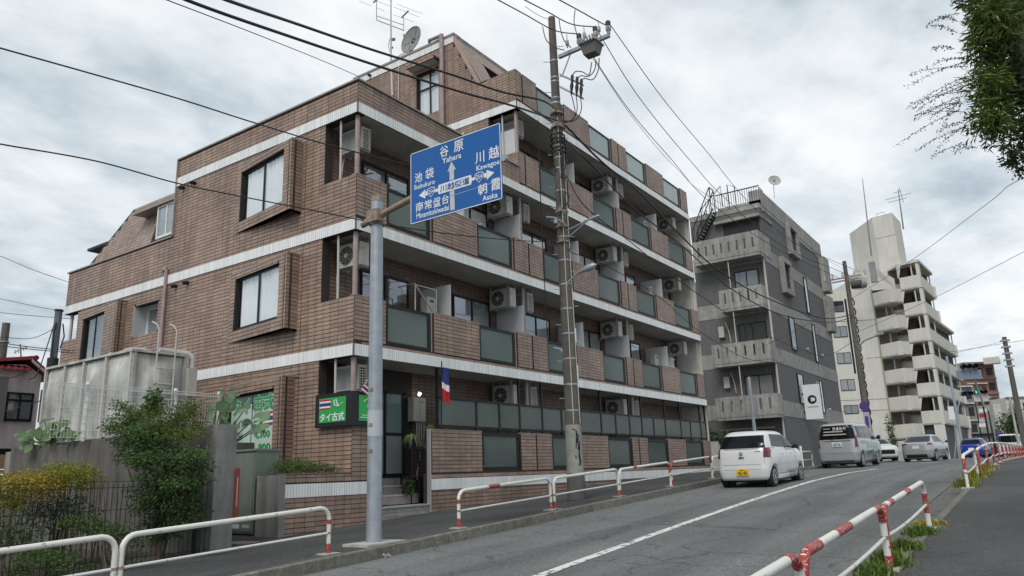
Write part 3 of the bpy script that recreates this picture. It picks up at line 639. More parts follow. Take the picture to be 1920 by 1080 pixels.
# ---- tiles become parts: 300 that show largest one by one, the rest joined
def emit_tiles(store, m, one, rest, lim):
    sc = []
    for i, (O, a, b, n) in enumerate(store):
        c = O+a/2+b/2; px, py, w = proj(c)
        la, lb = np.linalg.norm(a), np.linalg.norm(b); nn = n/np.linalg.norm(n); dd = c-CAMP
        vis = w > 0 and 0 < px < 1920 and 0 < py < 1080 and -(dd@nn) > 0
        s = la*lb*(-(dd@nn))/np.linalg.norm(dd)**3 if vis and la > .2 and lb > .06 else -1
        sc.append((s, i))
    sc.sort(reverse=True); top = {i for s, i in sc[:lim] if s > 0}
    mb = MB(); cache = {}
    for i, (O, a, b, n) in enumerate(store):
        if i not in top: mb.obox(O, a, b, n, skip=(0,)); continue
        key = tuple(np.round(np.concatenate([a, b, n]), 4))
        if key not in cache:
            q = MB(); q.obox((0, 0, 0), a, b, n, r=0., skip=(0,)); me = bpy.data.meshes.new(one)
            me.from_pydata(q.v, [], q.f); me.materials.append(m); cache[key] = me
        o = bpy.data.objects.new(one, cache[key]); COL.objects.link(o); o.parent = B; o.location = tuple(O-WLOC[B.name])
    mb.build(rest, m, B, kind='stuff')
emit_tiles(TILES, M_TILE, 'wall_tile', 'wall_tiles', 300)
emit_tiles(BAND, M_WTILE, 'band_tile', 'band_tiles', 0)
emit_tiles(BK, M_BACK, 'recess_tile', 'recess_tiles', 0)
emit_tiles(RT, M_RTILE, 'roof_tile', 'roof_tiles', 0)
# joint backing of the bands
mb = MB()
for zf in (0., 2.7): mb.box(-.028, -.0, -.028, 12.6, zf-.246, zf); mb.box(0, BL, -.028, 0, zf-.246, zf)
mb.box(-.028, 0, -.028, 6.95, 5.174, 5.42); mb.box(0, BL, -.028, 0, 5.174, 5.42); mb.box(X6, BL, -.028, 0, 7.844, 8.09); mb.box(X6-.028, X6, -.028, 6.9, 7.844, 8.09)
mb.build('band_backing', M_WMORT, B)
# ================================================================== air conditioners hung under the balconies
def ac_make(kind):   # local frame: hung point at top centre; fan faces -X ('fan') or +X ('grid', street side shows fins)
    t = thing('air_conditioner', (0, 0, 0), 'x', 'air conditioner', 'air conditioner units hung under the balconies of the brown block')
    w, h, d = .72, .52, .27       # along y, z, x
    mb = MB(); mb.box(-d/2, d/2, -w/2, w/2, -h-.12, -.12); mb.build('casing', M_AC, t)
    s = -1 if kind == 'fan' else 1
    mb = MB(); cy = .07
    x = s*(d/2+.004)
    mb.tube([(s*d/2, cy, -.38), (x, cy, -.38)], [.215, .215], 24); mb.build('fan_opening', M_BLACK, t)
    mb = MB()
    for r in (.06, .11, .16, .205): mb.tube([(s*(d/2+.015), cy+r*math.cos(a), -.38+r*math.sin(a)) for a in np.linspace(0, 2*math.pi, 25)], .004, 4)
    for a in np.linspace(0, 2*math.pi, 9)[:-1]: mb.tube([(s*(d/2+.012), cy+.05*math.cos(a), -.38+.05*math.sin(a)), (s*(d/2+.012), cy+.21*math.cos(a), -.38+.21*math.sin(a))], .004, 4)
    mb.tube([(s*(d/2+.01), cy, -.38), (s*(d/2+.02), cy, -.38)], .05, 12)
    mb.build('fan_grille', M_AC, t)
    if kind == 'grid':
        mb = MB(); mb.box(-d/2+.04, d/2-.05, -w/2-.004, -w/2, -.62, -.17); mb.build('coil', M_BLACK, t)
        mb = MB()
        for i in range(9): mb.box(-d/2+.04, d/2-.05, -w/2-.018, -w/2-.002, -.62+i*.055, -.61+i*.055+.006)
        for i in range(4): mb.box(-d/2+.04+i*.07, -d/2+.05+i*.07, -w/2-.016, -w/2-.002, -.62, -.17)
        mb.build('side_grille', M_AC, t)
        mb = MB(); mb.box(-d/2-.004, -d/2, -w/2+.05, w/2-.05, -.61, -.17); mb.build('back_coil', M_GREYIN, t)
    else:
        mb = MB(); mb.box(-.01, .0, -w/2-.003, -w/2, -.63, -.13); mb.box(-.10, -.05, -w/2-.004, -w/2, -.30, -.24); mb.build('panel_seam', M_GREYIN, t)
    mb = MB()
    for y in (-w/2+.06, w/2-.06):
        mb.box(-d/2-.03, d/2+.03, y-.02, y+.02, -h-.15, -h-.12)
        for xx in (-d/2-.02, d/2+.02): mb.box(xx-.012, xx+.012, y-.02, y+.02, -h-.15, .0)
    mb.build('hanger', M_GALV, t, kind='stuff')
    mb = MB(); mb.tube([(s*.05, w/2, -.55), (s*.05, w/2+.08, -.75), (s*.02, w/2+.1, -1.1)], .02, 8); mb.build('refrigerant_hose', M_LPIPE, t)
    return t
ac = {'fan': ac_make('fan'), 'grid': ac_make('grid')}; used = {'fan': 0, 'grid': 0}
spots = []
for k, zc in enumerate((-.246, 2.454, 5.174, 7.844)):
    nm = ('ground floor', 'first balcony row', 'second balcony row', 'third balcony row')[k]
    col_x = [(6.62, 'middle downpipe'), (13.16, 'far downpipe')]
    c0 = {0: 'grid', 1: 'fan', 2: 'grid'}.get(k)
    if c0: spots.append((.50, zc, c0, f'beige air conditioner at the street corner of the {nm}'))
    if k == 3: spots.append((X6+.55, zc, 'grid', 'beige air conditioner at the corner of the highest balcony row'))
    for xb, d in col_x:
        if not (k == 3 and xb < 7): spots.append((xb-.46, zc, 'fan', f'beige air conditioner left of the {d}, {nm}'))
        if not (k == 3 and xb < 7): spots.append((xb+.42, zc, 'grid', f'slim finned air conditioner right of the {d}, {nm}'))
    if k: spots.append((BL-1.1, zc, 'fan', f'air conditioner at the far end of the {nm}'))
for x, z, kd, lab in spots:
    if used[kd] == 0: o = ac[kd]; o.location = (x, .60, z); o['label'] = lab; WLOC[o.name] = V(x, .6, z)
    else: place_copy(ac[kd], (x, .60, z), 0, lab)
    used[kd] += 1
# water heaters on the balconies
def heater():
    t = thing('water_heater', (0, 0, 0), 'x', 'water heater', 'water heaters on the balcony walls')
    mb = MB(); mb.box(-.17, .17, -.1, .1, 0, .6); mb.build('casing', M_AC, t); mb = MB(); mb.box(-.06, .06, -.112, -.1, .48, .52); mb.build('flue', M_BLACK, t)
    mb = MB()
    for x in (-.1, 0, .1): mb.tube([(x, 0, 0), (x, .05, -.25), (x, .06, -.5)], .014, 6)
    mb.build('pipes', M_LPIPE, t); return t
h0 = None
for x, z, lab in ((2.95, .95, 'beige water heater beside the partition nearest the corner, first balcony row'), (9.5, .95, 'beige water heater just left of the utility pole, first balcony row'), (16.05, .95, 'beige water heater near the far end, first balcony row'),
                  (9.5, 3.65, 'beige water heater behind the glass panel beside the utility pole, second balcony row'), (16.05, 3.65, 'beige water heater near the far end, second balcony row'), (16.05, 6.35, 'beige water heater on the third balcony row')):
    y = .55
    if h0 is None: h0 = heater(); h0.location = (x, y, z); h0['label'] = lab; WLOC[h0.name] = V(x, y, z)
    else: place_copy(h0, (x, y, z), 0, lab)
# clothes drying frames
mb = MB(); mb.tube([(2.25, .35, 1.02), (2.25, .35, 1.75), (2.25, .9, 1.75)], .018, 6); mb.tube([(2.25, .35, 1.72), (2.95, .3, 1.02), (2.95, .3, 1.72)], .018, 6); mb.tube([(2.25, .35, 1.72), (2.95, .3, 1.70)], .014, 6)
mb.build('clothes_airer', M_LPIPE, label='thin pale clothes airer beside the corner balcony partition', cat='clothes airer')
mb = MB()
for k in range(4): mb.tube([(16.9+k*.1, .25, 1.02), (17.0+k*.1, .3, 1.45), (17.3+k*.1, .35, 1.50)], .014, 5)
mb.box(15.9, 16.9, .05, .35, 1.07, 1.10); mb.build('clothes_airer', M_LPIPE, label='folded white clothes airer lying on the far balcony parapet', cat='clothes airer')
# meter box, door lamp, shop light box
t = thing('meter_box', (3.05, 1.0, -1.5), 'grey beige meter box on the brown wall right of the shop door', 'meter box')
mb = MB(); mb.box(2.70, 3.13, .82, 1.0, -1.42, -.86); mb.build('casing', M_AC, t); mb = MB(); mb.box(2.91, 2.915, .815, .82, -1.40, -.88); mb.box(2.96, 3.08, .812, .82, -.98, -.95); mb.build('seam', M_GREYIN, t)
mb = MB()
for i, x in enumerate((2.9, 2.98, 3.06, 3.15)): mb.tube([(x, .9, -1.42), (x, .9, -1.9-.05*i), (x+.1, .93, -2.0), (3.2, .95, -1.9)], .018, 6)
mb.tube([(3.02, .92, -1.9), (3.0, .9, -2.3), (2.85, .85, -2.6), (2.8, .8, -2.75)], .012, 6); mb.build('cables', M_LPIPE, t)
mb = MB(); mb.tube([(2.98, .9, -.80), (2.98, .86, -.74)], [.03, .045], 10); mb.build('door_lamp', mat('lamp_glow', (1, .95, .85), .5, emit=4), label='small lit white lamp bulb above the meter box', cat='lamp')
S_ = thing('light_box_sign', (0, 0, -1.66), 'green lit corner light box sign with a striped flag and white Japanese lettering', 'sign')
mb = MB(); mb.box(-.16, -.02, -.16, .92, -1.66, -.99); mb.box(-.02, .72, -.16, -.02, -1.66, -.99); mb.build('casing', M_BLACK, S_)
fL = V(-.163, .80, -1.58); mb = MB(); mb.box(-.166, -.16, .02, .80, -1.57, -1.08); mb.build('lit_panel', M_SIGNG, S_)
mb = MB(); mb.box(.02, .62, -.166, -.16, -1.57, -1.06); mb.build('lit_panel', M_SIGNG, S_)
thaiflag(V(-.167, .78, -1.31), -EY, EZ, -EX, .32, .20, S_)
text('lettering', 'タイ古式', V(-.167, .77, -1.55), -EY, EZ, .72, .17, M_SIGNW, S_, .004, .025)
# sketched figure emblem
mb = MB(); mb.tube([(-.17, .36, -1.13), (-.17, .34, -1.24), (-.17, .22, -1.27), (-.17, .10, -1.20)], .012, 5); mb.tube([(-.17, .30, -1.12), (-.17, .27, -1.2), (-.17, .22, -1.26)], .012, 5); mb.build('figure_emblem', M_SIGNW, S_)
mb = MB(); c = V(.32, -.168, -1.27)
mb.tube([c+V(.07*math.cos(a), 0, .07*math.sin(a)) for a in np.linspace(0, 6.283, 20)], .007, 4); mb.tube([c+V(.03*math.cos(a), 0, .045*math.sin(a)) for a in np.linspace(0, 6.283, 14)], .006, 4)
for a in np.linspace(2.5, .64, 11): p = c+V(.20*math.cos(a), 0, .15*math.sin(a)); mb.box(p[0]-.011, p[0]+.011, -.172, -.166, p[2]-.014, p[2]+.014)
for k, w in ((0, .05), (1, .22), (2, .26)): mb.box(c[0]-w, c[0]+w, -.170, -.166, -1.42-k*.045, -1.405-k*.045)
mb.build('round_emblem', M_SIGNW, S_)
mb = MB(); mb.box(.0, .72, -.12, -.08, -1.66, -1.60); mb.build('lower_glass', M_FROST, S_)
# flags
def cloth(O, u, v, n, w, h, cols, name, wav=.05, seg=12):
    q = {}
    z = 0; parts = []
    for m, fr_ in cols:
        mb = MB(); vs = []
        for i in range(seg+1):
            for zz in (z, z+fr_):
                a = i/seg; vs.append(O+u*(w*a)+v*(h*zz)+n*(wav*math.sin(a*5+zz*3)*(.3+a)))
        mb.add(vs, [(2*i, 2*i+2, 2*i+3, 2*i+1) for i in range(seg)], smooth=True); parts.append((mb, m)); z += fr_
    return parts
t = thing('flag', (2.72, -.05, -1.6), 'limp red white and blue flag on a pole at the shop entrance', 'flag')
mb = MB(); mb.tube([(2.70, -.03, -1.62), (2.73, -.03, -.10)], .016, 8); mb.build('flag_pole', M_BLACK, t)
for mb, m in cloth(V(2.75, -.03, -1.02), V(.13, -.13, -.10), V(-.04, .03, .84), V(-.6, -.8, 0), 1, 1, [(M_FRED, .36), (M_FWHITE, .18), (M_NAVY, .46)], 'f', .06): mb.build('flag_cloth', m, t)
t = thing('small_flag', (.12, -.2, -1.0), 'small striped red white and navy flag stuck on top of the corner light box', 'flag')
mb = MB(); mb.tube([(.10, -.1, -1.02), (.22, -.18, -.74)], .006, 5); mb.build('flag_pole', M_SIGNW, t)
u = V(.20, -.05, -.12); v = V(.11, -.03, .15)
for mb, m in cloth(V(-.03, -.2, -.98)+V(.04, 0, 0), u, v, V(0, -1, 0), 1, 1, [(M_FRED, .17), (M_FWHITE, .17), (M_NAVY, .32), (M_FWHITE, .17), (M_FRED, .17)], 'f', .012): mb.build('flag_cloth', m, t)
# ================================================================== planter, cabinet, retaining wall
t = thing('brick_planter', (-.8, .3, -3.9), 'tiled planter with a white tile band projecting left of the shop entrance', 'planter')
mb = MB(); mb.box(-1.60, -.0, .0, .14, -4.0, -2.58); mb.box(-1.60, -1.46, .14, 1.6, -4, -2.62); mb.box(-1.46, -.0, .14, 1.7, -4, -2.66); mb.build('planter_wall', M_MORTAR, t)
PT = []; tiles((-1.60, 0, -3.95), EX, EZ, -EY, 1.60, 1.37, [(-1, 3, .96, 1.21)], store=PT)
mb = MB()
for i, (O, a, b, n) in enumerate(PT): q = MB(); q.obox(O, a, b, n, r=0); q.build('tile', M_TILE, t)
q = MB(); kk = 25
for i in range(kk): q.obox(V(-1.6+i*1.6/kk+.004, 0, -2.985), V(1.6/kk-.008, 0, 0), V(0, 0, .235), V(0, -.022, 0))
q.build('band_tiles', M_WTILE, t, kind='stuff'); q = MB(); q.box(-1.6, 0, -.019, 0, -2.985, -2.74); q.build('band_backing', M_WMORT, t)
mb = MB(); mb.box(-1.72, -1.60, -.03, .62, -4, -2.58); mb.build('concrete_end', M_CONC, t)
mb = MB(); mb.box(-1.64, .0, -.02, .16, -2.58, -2.555); mb.build('coping', mat('planter_coping', (.17, .12, .10), .7), t)
t = thing('utility_cabinet', (-1.35, 1.28, -3.68), 'tall grey green street cabinet between the concrete wall and the planter', 'cabinet')
M_CAB = mat('cabinet_paint', (.185, .215, .185), .5, ns=4, na=.08, streak=.1)
y0, y1 = .82, 1.74
mb = MB(); mb.box(-1.62, -1.1, y0, y1, -3.60, -2.12); mb.build('body', M_CAB, t); mb = MB(); mb.box(-1.65, -1.08, y0-.02, y1+.02, -2.12, -2.08); mb.build('lid', M_CAB, t)
mb = MB(); mb.box(-1.60, -1.1, y0+.02, y1-.02, -3.75, -3.60); mb.build('plinth', M_BLACKAL, t); mb = MB(); mb.box(-1.635, -1.62, y0+.03, y1-.14, -3.56, -2.16); d_ = mb.build('door', M_CAB, t)
mb = MB(); mb.box(-1.65, -1.635, y1-.22, y1-.16, -2.38, -2.28); mb.build('lock', M_GREYIN, d_)
text('lettering', '466', V(-1.636, 1.12, -3.50), -EY, EZ, .22, .07, M_SIGNW, t, .003, .02)
mb = MB(); mb.box(-1.64, -1.636, 1.20, 1.40, -3.51, -3.43); mb.build('number_plate', M_SIGNW, t)
W_ = thing('retaining_wall', (-3.2, 4, -3.9), 'stained concrete retaining wall carrying the tank and ending in a pillar by the pavement', 'wall')
mb = MB(); mb.box(-3.36, -3.12, -.32, 6.75, -4.3, -1.80); mb.build('wall', M_CONCD, W_)
mb = MB(); mb.box(-3.42, -3.05, -.60, -.32, -4.3, -1.78); mb.build('pillar', M_CONC, W_)
mb = MB(); mb.box(-3.12, -2.2, 1.2, 1.36, -4.1, -1.9); mb.box(-3.12, -.0, 2.9, 3.05, -4.1, -1.85); mb.build('return_wall', M_CONCD, W_)
mb = MB(); mb.box(-3.12, .0, 3.05, 7.6, -4, -1.86); mb.build('tank_terrace', M_CONC, kind='structure')
P = onX(425, 700, -3.05)
t = thing('red_plate', (-3.07, -.62, -3.0), 'narrow red plate fixed on the end of the concrete wall', 'sign'); mb = MB(); mb.box(-3.06, -2.98, -.63, -.61, -3.22, -2.46); mb.build('plate', mat('faded_red', (.27, .045, .045), .7), t); mb = MB(); mb.box(-3.03, -3.01, -.635, -.63, -3.05, -2.6); mb.build('mark', mat('plate_mark', (.5, .35, .3)), t)
# ---- water tank
T = thing('water_tank', (-2.0, 5.5, -1.86), 'large pale grey panel water tank with dented panels on the concrete terrace', 'water tank')
M_TANK = mat('tank_grp', (.50, .50, .47), .65, ns=3, na=.16, streak=.34, bump=.2, bscale=8)
tx0, tx1, ty0, ty1, tz0, tz1 = -2.5, -1.38, 3.78, 7.45, -1.70, .0
mb = MB(); mb.box(tx0+.02, tx1, ty0+.02, ty1, tz0, tz1-.02); mb.build('tank_core', M_TANK, T)
def tpanel(O, u, v, n, w, h):
    mb = MB(); K = 14; vs = []
    for j in range(K+1):
        for i in range(K+1):
            a, b = i/K, j/K; e_ = min(a, 1-a, b, 1-b); r = math.hypot((a-.5)/.33, (b-.62)/.26)
            d = .11*max(0, 1-r**2)**.5 if r < 1 else 0
            d += .045*(1 if e_ > .12 else e_/.12) - (.03 if abs(a-.5)+abs(b-.18) < .14 else 0)
            vs.append(O+u*(w*a)+v*(h*b)+n*d)
    mb.add(vs, [(j*(K+1)+i, j*(K+1)+i+1, (j+1)*(K+1)+i+1, (j+1)*(K+1)+i) for j in range(K) for i in range(K)], smooth=True); mb.build('tank_panel', M_TANK, T)
ys = [ty0, 4.76, 5.7, 6.55, ty1]
for a, b in zip(ys[:-1], ys[1:]):
    tpanel(V(tx0, b-.03, tz0+.02), -EY, EZ, -EX, b-a-.06, tz1-tz0-.04)
tpanel(V(tx0+.04, ty0, tz0+.02), EX, EZ, -EY, tx1-tx0-.08, tz1-tz0-.04)
for y in ys: mb = MB(); mb.box(tx0-.07, tx0+.02, y-.03, y+.03, tz0, tz1+.02); [mb.cyl((tx0-.06+.0, y-.035, z), (tx0-.06, y-.045, z), .012, 6) for z in np.arange(tz0+.1, tz1, .16)]; mb.build('flange', M_LPIPE, T)
for x in (tx0, tx1): mb = MB(); mb.box(x-.03, x+.03, ty0-.07, ty0+.02, tz0, tz1+.02); mb.build('flange', M_TANK, T)
mb = MB(); mb.box(tx0-.08, tx1+.06, ty0-.08, ty1+.03, tz1, tz1+.05); mb.build('tank_lid', M_TANK, T)
for x, y, r in ((-2.15, 4.3, .28), (-1.75, 4.5, .22), (-2.3, 5.1, .07)): mb = MB(); mb.tube([(x, y, tz1+.05), (x, y, tz1+.12), (x, y, tz1+.15)], [r, r, r*.8], 20); mb.build('hatch', M_CONCL, T)
mb = MB(); mb.tube([(-1.9, 3.9, .12), (-1.25, 3.9, .12), (-1.22, 3.75, .05), (-1.2, 3.7, -1.8)], .055, 10); mb.build('overflow_pipe', M_CONCL, T)
mb = MB()
for x in (-2.12, -1.72): mb.tube([(x, 3.58, -1.8), (x, 3.58, .50), (x-.03, 3.62, .60), (x-.07, 3.75, .67)], .017, 8)
for z in np.arange(-1.6, .2, .32): mb.tube([(-2.12, 3.58, z), (-1.72, 3.58, z)], .014, 6)
mb.build('ladder', M_LPIPE, T)
mb = MB(); mb.box(tx0-.1, tx1+.1, ty0-.1, ty1, -1.86, -1.70); mb.build('tank_base', M_CONCL, T)
mb = MB(); mb.box(-1.36, -1.16, 3.6, 3.8, -.85, -.25); mb.build('control_box', M_AC, T)
# white mesh fence in front of the tank
FY = 3.42; fz0, fz1 = -1.84, -.80
t = thing('white_mesh_fence', (-2.2, FY, fz0), 'white welded mesh fence standing on the wall in front of the tank', 'fence')
for x in (-3.50, -1.72, -.70):
    mb = MB(); mb.tube([(x, FY+.03, fz0), (x, FY+.03, fz1+.02)], .032, 10); mb.tube([(x, FY+.03, fz1+.02), (x, FY+.03, fz1+.07)], .04, 10); mb.build('fence_post', M_WHITE, t)
mb = MB()
for x in np.arange(-4.1, -.68, .06): mb.obox(V(x, FY, fz0+.05), V(.0042, 0, 0), V(0, .004, 0), V(0, 0, fz1-fz0-.05))
for z in np.arange(fz0+.06, fz1+.01, .135):
    mb.obox(V(-4.1, FY-.006, z), V(3.42, 0, 0), V(0, .007, 0), V(0, 0, .008))
mb.obox(V(-4.1, FY-.03, fz1-.06), V(3.42, 0, 0), V(0, .02, 0), V(0, 0, .012)); mb.obox(V(-4.1, FY-.02, fz1), V(3.42, 0, 0), V(0, .035, 0), V(0, 0, .014))
mb.build('wire_mesh', M_WHITE, t, kind='stuff')
# black mesh garden fence
t = thing('black_mesh_fence', (-5, -.5, -3.8), 'thin black wire mesh fence in front of the garden shrubs', 'fence')
for x in (-7.6, -3.62): mb = MB(); mb.box(x-.02, x+.02, -.5, -.46, -4.1, -2.6); mb.build('fence_post', M_BLACKAL, t)
mb = MB()
for x in np.arange(-9, -3.45, .07): mb.obox(V(x, -.52, zs(x)-.02), V(.006, 0, 0), V(0, .005, 0), V(0, 0, -2.62-zs(x)))
for z in (-2.62, -2.70, -3.0, -3.35, -3.66): mb.obox(V(-9, -.526, z), V(5.6, 0, 0), V(0, .006, 0), V(0, 0, .008))
mb.build('wire_mesh', M_BLACKAL, t, kind='stuff')
mb = MB(); mb.box(-30, -3.36, -.72, -.42, -4.6, -3.78); 
mb = MB()
for a, b in zip(XS[:-1], XS[1:]):
    if b <= -3.2 or a < -3.0 and b <= 0: b2 = min(b, -3.1); mb.quad((a, -.4, zs(a)-.03), (b2, -.4, zs(b2)-.03), (b2, 14, zs(b2)-.1), (a, 14, zs(a)-.1))
mb.build('garden_soil', mat('soil', (.055, .045, .032), .95, ns=6, na=.3), kind='structure')
mb = MB(); mb.quad((-3.1, 0, zs(-3.1)), (0, 0, zs(0)), (0, 3, zs(0)), (-3.1, 3, zs(-3.1))); mb.build('yard_pavement', M_SIDE, kind='structure')
# ================================================================== guard rails
def guard(x0, x1, y, red=(), side=False, hh=.62, lowrail=True, pinch=True):
    t = thing('guard_rail', ((x0+x1)/2, y, zs((x0+x1)/2)), 'x', 'guard rail')
    za, zb = zs(x0), zs(x1); hb = .16; r = .031
    P = [V(x0, y, za), V(x0, y, za+hh-hb)]
    for a in np.linspace(0, 1, 6)[1:]: th = a*math.pi/2; P.append(V(x0+hb*(1-math.cos(th)), y, za+hh-hb+hb*math.sin(th)))
    nP = len(P); Q = [V(x1, y, zb), V(x1, y, zb+hh-hb)]
    for a in np.linspace(0, 1, 6)[1:]: th = a*math.pi/2; Q.append(V(x1-hb*(1-math.cos(th)), y, zb+hh-hb+hb*math.sin(th)))
    path = P+Q[::-1]
    mb = MB(); mb.tube(path, r, 14); mb.build('rail_frame', M_RAILW, t)
    sg = .045 if y < -5 else .0
    mb = MB(); mb.tube([V(x0+(x1-x0)*s, y+sg*.6*math.sin(s*math.pi), za+.28+(zb-za)*s-sg*math.sin(s*math.pi*1.0)) for s in np.linspace(0, 1, 9)], .017, 10); mb.build('lower_rail', M_RAILW, t)
    for x, z in ((x0, za), (x1, zb)):
        mb = MB(); mb.tube([V(x, y, z+.265), V(x, y, z+.295)], .036, 12); mb.build('rail_collar', M_RUST, t)
    for x, z in ((x0, za), (x1, zb)):
        mb = MB(); mb.box(x-.13, x+.13, y-.11, y+.11, z-.02, z+.012); mb.build('foot_plate', M_CONCL, t)
    # red bands: fractions of the path length
    seg = [0]
    for a, b in zip(path[:-1], path[1:]): seg.append(seg[-1]+np.linalg.norm(b-a))
    tot = seg[-1]
    def pt(s):
        for i in range(len(path)-1):
            if seg[i+1] >= s: return path[i]+(path[i+1]-path[i])*(s-seg[i])/(seg[i+1]-seg[i])
        return path[-1]
    for a, b in red:
        ss = np.linspace(a, b, max(3, int((b-a)/.04))); mb = MB(); mb.tube([pt(s if s >= 0 else tot+s) for s in ss], r+.0025, 14); mb.build('red_band', M_RAILR, t)
    return t
lefts = [(-9.1, -6.05, [(.02, .12), (-.12, -.02)]), (-5.98, -3.04, [(-.14, -.01), (-.46, -.40)]), (-.14, 2.83, [(.01, .16), (.40, .47), (1.4, 1.75), (-.15, -.02)]), (2.97, 5.85, [(.01, .15), (-.14, -.01)]),
         (5.93, 8.92, [(.02, .15), (1.3, 1.5), (-.6, -.35)]), (9.0, 12.07, [(.01, .15), (.4, .7), (-.75, -.45)]), (12.15, 15.1, [(.01, .14)]), (21.6, 24.3, [(.02, .2), (.4, .6)])]
labs = ['white pipe guard rail at the left edge of the picture', 'white rusty guard rail in front of the concrete wall and cabinet', 'white guard rail with a rusty patch on top in front of the shop entrance wall', 'white guard rail just past the utility pole foot',
        'white guard rail with faded red ends in front of the middle wall tiles', 'guard rail with red and white top behind the small white car', 'guard rail mostly hidden by the small white car', 'guard rail between the white hatchback and the silver van']
for (a, b, r_), lb in zip(lefts, labs): o = guard(a, b, -2.8, r_); o['label'] = lb; o['group'] = 'white pipe guard rails along the left pavement'
rl = [(-8.5, -5.52, [(.02, .12), (-.75, -.50), (-.44, -.02)], 'nearest red and white guard rail at the bottom edge by the road'), (-5.45, -2.54, [(.02, .95), (1.45, 1.95), (-.85, -.42), (-.12, -.03)], 'red and white guard rail above the weeds, second on the right'),
      (-2.47, .56, [(.02, .62), (.80, 1.05), (1.9, 2.25), (-.42, -.18)], 'red and white guard rail with a bent end post, third on the right'), (6.80, 9.75, [(.35, .55)], 'white guard rail starting again beyond the driveway gap')]
for a, b, r_, lb in rl: o = guard(a, b, -9.87, r_, hh=.555 if b < 2 else .62); o['label'] = lb; o['group'] = 'red and white guard rails along the right pavement'
x = 9.85; i = 0
nth = ['fifth', 'sixth', 'seventh', 'eighth', 'ninth', 'tenth', 'eleventh', 'twelfth', 'thirteenth', 'fourteenth', 'fifteenth']
while x < 42: o = guard(x, x+2.95, -9.93-.0012*max(0, x-20)**2*.3, [(.02, .6), (1.5, 1.8), (-.5, -.05)]); o['label'] = f'red and white guard rail far up the right pavement, {nth[i]} counted from the nearest'; o['group'] = 'red and white guard rails along the right pavement'; x += 3.03; i += 1
# ================================================================== sign pole with direction sign
px_, py_ = -1.98, -2.62
t = thing('sign_pole', (px_, py_, zs(px_)), 'tall grey steel pole standing at the kerb carrying the blue direction sign', 'pole')
mb = MB(); mb.tube([(px_, py_, zs(px_)-.1), (px_, py_, -1.6), (px_, py_, 1.88)], [.118, .114, .10], 24); mb.build('pole', M_GALV, t)
mb = MB(); mb.tube([(px_, py_, 1.86), (px_, py_, 1.96)], [.104, .098], 20); mb.build('pole_cap', M_RUST, t)
mb = MB(); mb.box(px_-.45, px_+.55, py_-.32, py_+.2, zs(px_)-.06, zs(px_)+.018); mb.build('footing', M_CONCL, t)
mb = MB(); mb.tube([(px_-.05, py_+.30, 1.50), (px_-.05, py_, 1.56), (px_-.02, -3.4, 1.72), (px_, -5.0, 2.02)], .055, 14); ar = mb.build('arm', M_RUST, t)
mb = MB()
for z in (1.44, 1.64): mb.tube([(px_, py_, z), (px_, py_, z+.05)], .135, 20)
mb.box(px_-.16, px_-.0, py_-.16, py_+.1, 1.47, 1.68); mb.build('clamp', M_RUST, t)
for z in (-1.35, -1.9, -2.3): mb = MB(); mb.box(px_-.125, px_-.105, py_-.05, py_+.02, z, z+.05); mb.build('bracket', M_RUST, t)
mb = MB(); mb.tube([(px_, py_, -2.05), (px_, py_, -1.65)], .1175, 24); mb.build('sticker_patch', mat('sticker', (.44, .48, .52), .5), t)
SX = -2.14; sy0, sy1, sz0, sz1 = -3.53, -5.33, 1.215, 2.425; SWd = sy0-sy1; SHt = sz1-sz0
S = thing('direction_sign', (SX, -4.4, sz0), 'big blue road direction sign with white Japanese place names and arrows over the street', 'road sign')
tilt = V(0, 0, 1); tu = V(0, -1, 0)
mb = MB(); mb.box(SX, SX+.02, sy1, sy0, sz0, sz1); mb.build('board', M_BLUE, S)
mb = MB(); e_ = .012
for q in ((sy1, sy0, sz0, sz0+e_), (sy1, sy0, sz1-e_, sz1), (sy1, sy1+e_, sz0, sz1), (sy0-e_, sy0, sz0, sz1)): mb.box(SX-.003, SX-.0005, *q)
mb.build('border', M_SIGNW, S)
mb = MB()
for z in (sz0+.25, sz1-.35): mb.box(SX+.02, SX+.06, sy1+.1, sy0-.1, z, z+.05)
mb.box(SX+.06, SX+.1, -4.5, -4.4, sz0+.1, sz1-.1); mb.box(SX+.06, SX+.1, -5.1, -5.0, sz0+.1, sz1-.1); mb.build('back_rail', M_GALV, S)
mb = MB(); mb.tube([(SX-.02, sy1-.05, sz0+.62), (SX+.05, sy1-.05, sz0+.62)], .05, 10); mb.build('round_fitting', M_GALV, S)
def sg(u, v, e=.004): return V(SX-e, sy0-u*SWd, sz1-v*SHt)
def st(s, u0, u1, v0, v1, m=M_SIGNW, bold=.012, e=.003): return text('lettering', s, sg(u0, v1, 0), tu, EZ, (u1-u0)*SWd, (v1-v0)*SHt, m, S, e, bold)
for c_, u0, u1, v0, v1 in (('谷', .345, .445, .05, .20), ('原', .505, .61, .04, .195), ('池', .05, .14, .305, .44), ('袋', .175, .275, .29, .44), ('川', .735, .83, .295, .45), ('越', .875, .985, .285, .45), ('朝', .755, .85, .735, .875), ('霞', .895, .99, .715, .87),
                           ('南', .06, .15, .725, .855), ('常', .165, .25, .73, .855), ('盤', .265, .35, .73, .86), ('台', .365, .44, .73, .855)): st(c_, u0, u1, v0, v1)
for s, u0, u1, v0, v1 in (('Yahara', .37, .585, .215, .295), ('Ikebukuro', .045, .285, .465, .535), ('Kawagoe', .745, .985, .475, .565), ('Asaka', .80, .955, .895, .965), ('Minamitokiwadai', .07, .44, .875, .95)): st(s, u0, u1, v0, v1)
M_ARW = mat('sign_arrow_grey', (.50, .53, .55), .4)
